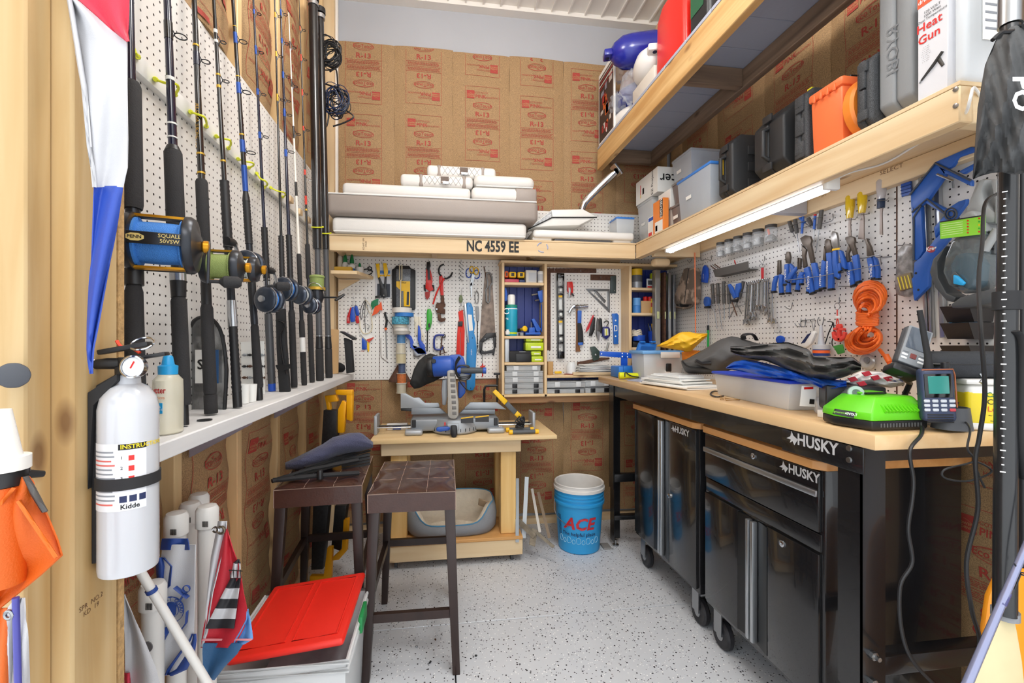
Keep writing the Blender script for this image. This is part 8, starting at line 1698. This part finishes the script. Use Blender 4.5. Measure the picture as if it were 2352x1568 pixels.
t=thing('zip_case','black zipped hard case lying on the yellow bucket','case',o+Z3*.131);MB().rbox(o+Z3*.166+V((-.03,.03,0)),(.26,.14,.068),.028,4,Matrix.Rotation(-.2,3,'Z')).build('shell',mat('case_weave','#2E3136',.7,bump=(500,.4)),t,ang=70);MB().rbox(o+Z3*.168+V((-.03,.03,0)),(.2615,.1415,.007),.003,1,Matrix.Rotation(-.2,3,'Z')).build('zip',BLK,t);q=PX(2250,858,1.10);MB().tube([q,q+V((.004,-.004,-.012)),q+V((-.004,-.004,-.02)),q+V((.006,-.004,-.024))],.003,6).build('zip_pull',STL,t)
soft('flag_cloth','red white and blue checked cloth bunched behind the battery','cloth',mat('cloth_white','#E4DFDC',.7),kG,[(262,740),(430,660),(620,668),(760,720),(870,760)],[(270,800),(330,850),(520,800),(720,830),(860,800)],1.36,1.30,.03,.010,seed=23);t=S.objects['flag_cloth']
for k,(x,y)in enumerate(((330,745),(470,690),(560,730),(690,740),(420,790),(790,770))):MB().prism([PX(*kG((x+a*1.25,y+b)),1.292)for a,b in((-30,-12),(30,-28),(55,8),(0,26))],FW,.003).build('check',mat('cloth_red','#CF3646',.7)if k!=5 else mat('cloth_navy','#3A4690',.7),t)
tag(MB().rbox(at(2148,975,Z=BZ)+Z3*.008,(.07,.04,.014),.005,2,Matrix.Rotation(.4,3,'Z')).build('hardware_bag',mat('bag_clear_grey','#B9BBBC',.15,alpha=.65,noise=(40,.15),dark=.4)),'tiny clear bag of hardware beside the charger','bag')
# ================================================================== mitre saw on its table
TZ=.7355
SG_=mat('saw_grey','#8E9398',.42,.35);SL=mat('saw_light_grey','#A9AEB3',.4,.3);SB_=mat('saw_blue','#2A56B0',.38);GD=mat('guard_clear','#C4BFB6',.15,alpha=.75)
t=thing('mitre_saw','blue and grey sliding mitre saw with black dust bag on the saw table','saw',(.1,2.72,TZ))
def fs_(nm,pts,y,dp,m,bev=.003,par=None):return MB().prism([at(*kF(p),Y=y)for p in pts],Y3,dp).build(nm,m,par or t,bev=bev)
z0=TZ;a,b=at(*kF((600,900)),Y=2.62),at(*kF((1600,900)),Y=2.62)
MB().rbox(((a.x+b.x)/2,2.74,TZ+.05),(b.x-a.x,.22,.07),.012,3).build('base',SG_,t)
for x in(a.x+.02,b.x-.02):MB().rbox((x,2.62,TZ+.016),(.10,.07,.031),.012,3).build('foot',SL,t);MB().rbox((x+(.0),2.6275,TZ+.062),(.022,.006,.045),.003,1).build('clamp_block',BLK,t)
c_=(a+b)/2;c_.y=2.70;c_.z=TZ
MB().lathe([(.13,.004),(.137,.012),(.137,.04),(.128,.062),(.125,.083),(0,.083)],c_,Z3,40).build('turntable',SL,t)
for k in range(11):q=R(-60+k*12);MB().obox(c_+V((.138*math.sin(q),-.138*math.cos(q),.028)),(.003,.003,.018),Euler((0,0,q))).build('detent',BLK,t)
for x0,x1,y0,y1 in((1170,1310,862,935),(1332,1485,850,925)):fs_('warning_label',[(x0,y0+18),(x1,y0),(x1,y1),(x0,y1)],2.575 if x0<1300 else 2.629,.001,mat('label_charcoal','#2B2B2E',.4),0);fs_('warning_stripe',[(x0,y0+16),(x1,y0-2),(x1,y0+10),(x0,y0+28)],2.5745 if x0<1300 else 2.6285,.001,YEL,0)
fs_('fence',[(490,605),(550,605),(640,655),(700,650),(765,712),(915,712),(930,740),(925,760),(770,770),(490,772)],2.73,.018,SL);fs_('fence_rail',[(492,775),(612,775),(612,805),(494,800)],2.725,.025,BLK,.001);fs_('fence_lower',[(612,770),(930,765),(1005,830),(610,842)],2.725,.03,SG_)
fs_('fence',[(1275,705),(1575,705),(1680,785),(1560,778),(1210,780),(1212,765)],2.73,.018,SL);fs_('fence_lower',[(1150,832),(1200,785),(1555,785),(1555,835)],2.725,.03,SG_)
for s_,xs in((-1,(175,250)),(1,(1935,2030))):
 e=at(*kF((sum(xs)/2,940)),Y=2.66);f=a if s_<0 else b
 for dy in(-.03,.03):MB().tube([(f.x,2.70+dy,TZ+.035),(e.x,2.70+dy,TZ+.035)],.005,8).build('extension_rail',CHR if dy<0 else BLK,t)
 MB().rbox((e.x,2.70,TZ+.055),(.018,.13,.108),.005,2).build('extension_stop',SL,t)
fs_('blade_guard',[(1012,352),(1050,335),(1105,345),(1115,480),(1145,700),(1145,850),(1115,895),(1050,892),(1020,860),(1018,600)],2.60,.05,GD,.01)
for k in range(8):fs_('guard_slot',[(1045+k*4,375+k*62),(1098+k*3,375+k*62),(1100+k*3,412+k*62),(1046+k*4,412+k*62)],2.598,.003,mat('slot_smoke','#6E6A66',.3),.001)
fs_('arm',[(960,450),(1020,440),(1020,620),(1000,740),(960,735),(950,580)],2.68,.06,SL,.006);fs_('pivot',[(1140,470),(1220,480),(1222,600),(1170,660),(1140,660)],2.68,.06,SB_,.008)
m0,m1=at(*kF((795,305)),Y=2.68),at(*kF((1100,290)),Y=2.66);MB().tube([m0,m0.lerp(m1,.22)],.060,26).build('motor_cap',BLK,t,bev=.006);MB().tube([m0.lerp(m1,.22),m0.lerp(m1,.9),m1],[.061,.061,.048],26).build('motor',SB_,t,bev=.004);q=at(*kF((862,240)),Y=2.614);MB().lathe([(.014,0),(.012,.006),(.004,.006)],q,-Y3,16).build('brush_cap',BLK,t)
fs_('head',[(1010,205),(1050,172),(1160,165),(1200,200),(1230,300),(1280,400),(1250,450),(1140,440),(1100,340),(1040,330)],2.63,.07,SB_,.008);fs_('head_plate',[(1140,370),(1270,395),(1280,450),(1180,460)],2.62,.02,SL,.004)
h0,h1=at(*kF((1130,345)),Y=2.59),at(*kF((1455,347)),Y=2.57);MB().tube([h0,h0.lerp(h1,.12)],.019,16).build('handle_collar',SB_,t);MB().tube([h0.lerp(h1,.12),h0.lerp(h1,.5),h0.lerp(h1,.88)],[.0165,.018,.0165],16).build('handle',mat('grip_charcoal','#4A4E52',.6),t);MB().tube([h0.lerp(h1,.88),h1],[.0175,.018],16).build('handle_end',SB_,t,bev=.003)
for k in range(3):MB().tube(spline([at(*kF(p),Y=2.585-k*.004)for p in[(1150+k*8,185+k*8),(1110,260+k*20),(1120+k*6,400),(1200,455-k*20),(1280,410-k*10),(1260,300+k*8),(1170,290),(1125,330),(1160,470),(1240,570)]],5),.0035,7).build('power_cord',BLK,t)
lv_=at(*kF((970,1005)),Y=2.56);fs_('lock_lever',[(890,1000),(910,985),(1035,978),(1050,995),(1040,1020),(930,1038),(895,1030)],2.545,.02,SB_,.004);fs_('front_arm',[(1010,945),(1150,945),(1150,1020),(1030,1020)],2.55,.06,SL,.004);fs_('front_knob',[(1055,970),(1125,970),(1132,1060),(1115,1105),(1070,1108),(1050,1060)],2.51,.035,BLK,.008);fs_('red_pointer',[(982,930),(998,928),(998,965),(982,966)],2.572,.004,REDP,0)
T_=[kF(p)for p in((597,480),(640,330),(690,240),(760,180),(825,152),(900,175),(970,205))];B_=[kF(p)for p in((598,500),(640,552),(700,545),(790,500),(870,470),(920,440),(968,420))]
lump('dust_bag',mat('bag_black','#2B2B2B',.8),t,T_,B_,2.74,2.80,.05,.008,seed=31)
t=thing('pocket_level','small clear box with blue clips lying on the saw table','box',at(*kF((430,960)),Y=2.70));q=at(*kF((430,940)),Y=2.66);MB().rbox((q.x,2.79,TZ+.02),(.125,.04,.038),.006,2).build('box',FROST,t);MB().rbox((q.x,2.768,TZ+.018),(.05,.008,.026),.003,1).build('clip',BLUP,t);MB().rbox((q.x-.058,2.768,TZ+.02),(.008,.008,.02),.002,1).build('end',REDP,t)
t=thing('work_light','yellow and black folding work light beside the mitre saw','work light',at(*kF((1850,1040)),Y=2.58));WG=mat('light_charcoal','#54585C',.5)
fs_('panel',[(1525,590),(1565,560),(1700,690),(1660,735)],2.60,.02,YEL,.004);fs_('lamp_strip',[(1660,735),(1700,692),(1805,800),(1770,845)],2.60,.02,WG,.004);fs_('panel',[(1770,845),(1805,800),(1858,850),(1825,892)],2.60,.02,YEL,.004)
for x0,x1,yy,dy in((1675,1985,975,2.62),(1710,2042,1024,2.55)):
 p,q=at(*kF((x0,yy)),Y=dy),at(*kF((x1,yy)),Y=dy);p.z=q.z=TZ+.014;MB().tube([p.lerp(q,.1),p.lerp(q,.9)],.012,12).build('foot_bar',WG,t);MB().tube([p,p.lerp(q,.12)],.0135,12).build('end_cap',YEL,t);MB().tube([p.lerp(q,.88),q],.0135,12).build('end_cap',YEL,t)
for k in range(9):MB().tube(spline([at(*kF((1830+rnd.uniform(-40,50),870+rnd.uniform(-10,20))),Y=2.58),at(*kF((1800+rnd.uniform(-20,90),910+rnd.uniform(-10,30))),Y=2.57),at(*kF((1820+rnd.uniform(-40,60),960)),Y=2.585),at(*kF((1790+rnd.uniform(-10,90),990)),Y=2.575)],5),.004,6).build('cord_turn',BLK,t)
# ================================================================== floor things
t=thing('dog_bed','grey bolster dog bed with cream fleece lining under the saw table','dog bed',(.12,2.78,.151));GRF=mat('bed_grey','#84868A',.85,bump=(300,.3));FL=mat('bed_fleece','#E6D9C4',.95,bump=(160,.8),noise=(40,.3),dark=.85)
x0,x1=at(930,1200,Y=2.62).x,at(1143,1200,Y=2.62).x;cx,hx,cy,hy=(x0+x1)/2,(x1-x0)/2,2.745,.17
def bed(q,k,h):
 dip=.105*math.exp(-((q-4.712)/.75)**4);sq=lambda c:math.copysign(abs(c)**.6,c);return V((cx+hx*k*sq(math.cos(q)),cy+hy*k*sq(math.sin(q)),.151+max(.0,h-dip*(h/.17))))
nq=44
def shell(prof):return MB().add([bed(6.2832*i/nq,k,h)for k,h in prof for i in range(nq)],[(r*nq+i,r*nq+(i+1)%nq,(r+1)*nq+(i+1)%nq,(r+1)*nq+i)for r in range(len(prof)-1)for i in range(nq)])
shell([(.92,0),(1.0,.03),(1.02,.10),(.98,.155),(.93,.17)]).build('bolster',GRF,t,ang=80);shell([(.93,.171),(.82,.160),(.74,.10),(.70,.05),(.01,.045)]).build('lining',FL,t,ang=80);MB().tube([bed(6.2832*i/nq,.94,.172)for i in range(nq)],.004,6,True).build('piping',mat('bed_piping','#4E86A8',.7),t);MB().rbox((cx+hx*.72,cy-.06,.30),(.07,.01,.05),.004,1,Euler((.3,.2,-.4))).build('tag',mat('tag_leather','#9C8468',.7),t)
def stakes():
 for i,(pts,w_,m,lb)in enumerate((([(1188,1098,2.72),(1188,1245,2.58)],.02,mat('galv_grey','#8F9498',.5,.6),'galvanised angle stake leaning by the table leg'),([(1210,1095,2.78),(1203,1235,2.66)],.024,mat('galv_pale','#A9ADB0',.45,.6),'paler galvanised stake leaning behind the first'),([(1222,1122,2.86),(1240,1222,2.70)],.016,mat('stake_white','#C9C4BC',.6,.2),'white painted stake leaning in the anchor pile'),([(1236,1130,2.88),(1262,1235,2.74)],.018,mat('stake_rust','#8E7B66',.7,.3),'rusty pointed stake leaning nearest the bucket'))):
  a,b=PX(*pts[0]),PX(*pts[1]);b.z=max(b.z,.012);tag(MB().bar(a,b,w_,.004,FW).build('metal_stake',m),lb,'stake','stakes leaning against the wall')
stakes()
t=thing('folding_anchor','rusty folding grapnel anchor lying beside the bucket','anchor',at(1230,1250,Z=0));AN=mat('anchor_rust','#A59A88',.6,.4,noise=(40,.2))
for p in(((1180,1185,2.70),(1228,1232,2.60),.03),((1228,1215,2.66),(1222,1252,2.57),.035),((1232,1222,2.62),(1272,1256,2.56),.018)):a,b=PX(*p[0]),PX(*p[1]);b.z=max(b.z,.01);MB().bar(a,b,p[2],.006,FW).build('fluke',AN,t)
# storage tote with skewed red lid
t=thing('floor_tote','translucent storage tote with green latch under the red lid','storage tote',(-.42,1.56,0));tub(t,-.63,-.272,1.38,1.76,0,.325,FROST,None);MB().box(-.56,-.31,1.44,1.70,.005,.20).build('contents',mat('contents_dim','#C4C7CC',.7,noise=(8,.3),dark=.4),t)
for z in(.325,.30):MB().tube([V((x,y,z))for x,y in((-.635,1.375),(-.267,1.375),(-.267,1.765),(-.635,1.765))],.008,8,True).build('rim',FROST,t)
MB().rbox((-.260,1.60,.32),(.014,.10,.055),.004,2).build('latch',mat('latch_green','#1E8A4A',.4),t)
t=thing('tote_lid','bright red tote lid resting crooked on the translucent tote','lid',(-.42,1.57,.345));LR=mat('lid_red','#E02A1E',.38);Rl=Euler((R(2),R(-6),R(-1))).to_matrix();o=V((-.442,1.575,.364));L_=lambda x,y,z:o+Rl@V((x,y,z))
MB().rbox(o,(.33,.375,.022),.010,3,Rl).build('panel',LR,t,ang=60)
for y0,y1 in((-.165,-.022),(.022,.165)):
 pass
for x0,x1 in((-.14,-.012),(.012,.14)):MB().tube([L_(x0,-.155,.011),L_(x1,-.155,.011),L_(x1,.155,.011),L_(x0,.155,.011)],.0045,6,True,flat=.7).build('moulding',LR,t)
# folded stand and towel on the stool
t=thing('folding_stand','folded black aluminium tablet stand lying on the stool seat','stand',(-.47,2.05,.70));
for k in range(4):MB().bar((-.60+.012*k,1.915+.03*k,.716+.006*k),(-.33,2.16+.03*k,.732+.008*k),.018,.006).build('slat',mat('stand_black','#202122',.4),t)
MB().tube([(-.655,1.90,.716),(-.50,1.925,.720),(-.33,1.95,.718)],.010,8).build('leg_bar',BLKM,t);MB().tube([(-.655,1.89,.716),(-.55,1.99,.726),(-.36,2.1,.735)],.009,8).build('leg_bar',BLKM,t);MB().lathe([(.012,0),(.012,.03),(.008,.036)],(-.48,1.915,.71),Z3,12).build('hinge',BLK,t)
for k in range(4):a,b=PX(785,1056+k*7,2.02),PX(850,1043+k*7,2.05);MB().bar(a,b,.012,.010).build('channel',mat('stand_black','#202122',.4),t)
soft('bath_towel','slate blue terry towel folded on the black stand','towel',mat('towel_slate','#4C4E68',.95,bump=(220,1.),sheen=.3),lambda p:p,[(655,1062),(700,1040),(740,1020),(765,1003),(800,994),(830,993),(857,1015)],[(656,1078),(700,1078),(742,1070),(770,1048),(800,1040),(830,1036),(857,1028)],2.0,2.12,.05,.006,seed=41)
# folded yellow and black saw stand
t=thing('saw_stand','folded yellow and black saw stand leaning upright behind the stools','saw stand',(-.50,2.55,0));SY=mat('stand_yellow','#F0A80E',.4);SK=mat('stand_dark','#2A2A2B',.45,noise=(80,.15))
def ss(nm,pts,d,dp,m,bev=.003):MB().prism([PX(*kH(p),d)for p in pts],FW,dp).build(nm,m,t,bev=bev)
for pts in([(285,65),(345,60),(355,95),(300,100)],[(340,35),(430,35),(432,65),(345,60)],[(400,60),(432,60),(428,200),(400,190)],[(285,65),(305,65),(318,145),(300,145)],[(350,150),(378,90),(400,100),(385,260),(355,260)]):ss('bracket',pts,2.42,.03,SY)
ss('beam',[(280,140),(350,142),(345,330),(268,330)],2.40,.05,SK);ss('beam',[(225,640),(305,645),(275,975),(215,978)],2.36,.05,SK);ss('beam',[(268,330),(345,330),(305,645),(225,640)],2.38,.05,SK);ss('beam',[(340,640),(400,640),(370,880),(320,860)],2.40,.05,SK)
for pts in([(385,715),(410,710),(400,880),(360,925),(325,930),(330,910),(375,870)],[(300,860),(325,860),(318,1030),(290,1060),(205,1065),(208,1010),(280,1010)]):ss('foot',pts,2.35,.03,SY)
# ================================================================== near right: poles, bag, paddles
t=thing('push_pole','black graduated push pole with white marks standing at the bench end','pole',PX(2310,1410,.95))
MB().tube([PX(2318,262,.98),PX(2313,700,.955)],.0165,18).build('tube',mat('pole_satin','#1D1E20',.3,coat=.3),t);MB().tube([PX(2313,700,.955),PX(2308,1410,.93)],.0185,18).build('tube',mat('pole_satin','#1D1E20',.3,coat=.3),t);MB().tube([PX(2313,670,.955),PX(2313,712,.954)],.0225,18).build('collar',BLKM,t);MB().tube([PX(2320,60,.99),PX(2322,-40,.995)],.020,18).build('head',STL,t);MB().tube([PX(2319,260,.98),PX(2320,62,.99)],.0165,14).build('tube',mat('pole_satin','#1D1E20',.3,coat=.3),t)
for k in range(40):
 y=440+k*16.5;x=2314-k*.12;p=PX(x-6,y,.935-.0006*k)
 MB().obox(p,(.008 if k%3==0 else .004,.001,.0022),Euler((0,0,-YAW-.8))).build('graduation',WINK,t)
t=thing('drawstring_bag','dark grey drawstring bag hanging from the push pole','bag',PX(2290,410,.93));BGD=mat('bag_graphite','#4A4B4C',.75,bump=(90,.4))
lump('sack',BGD,t,[(2234,408),(2245,250),(2262,150),(2290,85),(2320,62),(2345,55),(2370,60)],[(2235,412),(2250,405),(2275,398),(2300,395),(2330,402),(2350,398),(2370,385)],.96,.88,.03,.012,seed=51,nu=24,nv=20);MB().tube(spline([PX(x,y,.90)for x,y in((2280,92),(2300,75),(2325,72),(2350,60))],5),.004,6).build('drawstring',BLK,t)
text('lettering','PO',PX(2346,215,.845),-Z3,RT,.05,WINK,t,bold=.03)
t=thing('yellow_pole','dark pole with yellow stripe at the picture edge','pole',PX(2352,1300,.96));MB().tube([PX(2346,-30,1.0),PX(2350,1300,.96)],.010,12).build('shaft',BLK,t);MB().tube([PX(2338,-30,1.01),PX(2341,1260,.975)],.004,8).build('stripe',mat('stripe_gold','#D9A83A',.4),t);MB().tube(spline([PX(x,y,.93)for x,y in((2332,760),(2346,800),(2340,1000),(2352,1100))],5),.009,8,flat=.35).build('strap',BLKM,t)
t=thing('paddle','orange kayak paddle blade standing behind the cream one','paddle',PX(2310,1590,1.02));MB().prism([PX(x,y,1.02)for x,y in((2290,1330),(2320,1300),(2365,1310),(2372,1700),(2350,2060),(2280,2060),(2256,1700),(2262,1440),(2272,1370))],FW,.012).build('blade',mat('paddle_orange','#F29A1E',.4),t,bev=.004)
t=thing('paddle','cream kayak paddle blade with black neck standing at the bench end','paddle',PX(2300,1600,.94));MB().prism([PX(x,y,.93)for x,y in((2288,1412),(2330,1412),(2338,1450),(2350,1520),(2360,1620),(2352,2000),(2320,2180),(2260,2180),(2222,2000),(2212,1620),(2240,1540),(2270,1470))],FW,.012).build('blade',mat('paddle_cream','#E6D6A8',.45,noise=(10,.3),dark=.85),t,bev=.004);MB().tube([PX(2309,1418,.935),PX(2309,1400,.935)],.022,16).build('collar',mat('collar_grey','#8A8C90',.4),t)
t=thing('fishing_rod','silver violet fishing rod leaning across the paddles','fishing rod',PX(2220,1575,.86));MB().tube([PX(2200,1620,.84),PX(2352,1265,.88),PX(2440,1060,.9)],[.008,.006,.004],12).build('blank',mat('rod_violet','#8C90AE',.2,.5,coat=.3),t);MB().tube([PX(2300,1388,.866),PX(2312,1360,.87)],.0075,12).build('ferrule',mat('ferrule_violet','#4A4A78',.3),t);guide(t,PX(2330,1318,.874),RT,.006,GUN_)
# debris and the far levelling pad
tag(MB().box(1.045,1.135,2.60,2.70,-.0,-.0+.0).build('x',BLK)if False else MB().rbox((1.02,2.66,.006),(.05,.07,.012),.002,1).build('rubber_pad',mat('pad_grey','#8A8784',.7)),'small grey rubber pad beside the far bench leg','pad')
for i,(x,y,lb,m)in enumerate(((957,1484,'shiny steel nut lying on the floor',STL),(988,1520,'dark curled chip lying on the floor near the stool foot',BLKM),(1000,1468,'small brown chip on the floor behind the nut',RUST),(1093,1505,'dark crumb on the floor to the door side of the stool',BLKM))):c_=at(x,y,Z=.004);tag(MB().rbox(c_,(.010+.004*(i==1),.006,.007),.002,1,Matrix.Rotation(i,3,'Z')).build('floor_crumb',m),lb,'debris','crumbs on the floor')
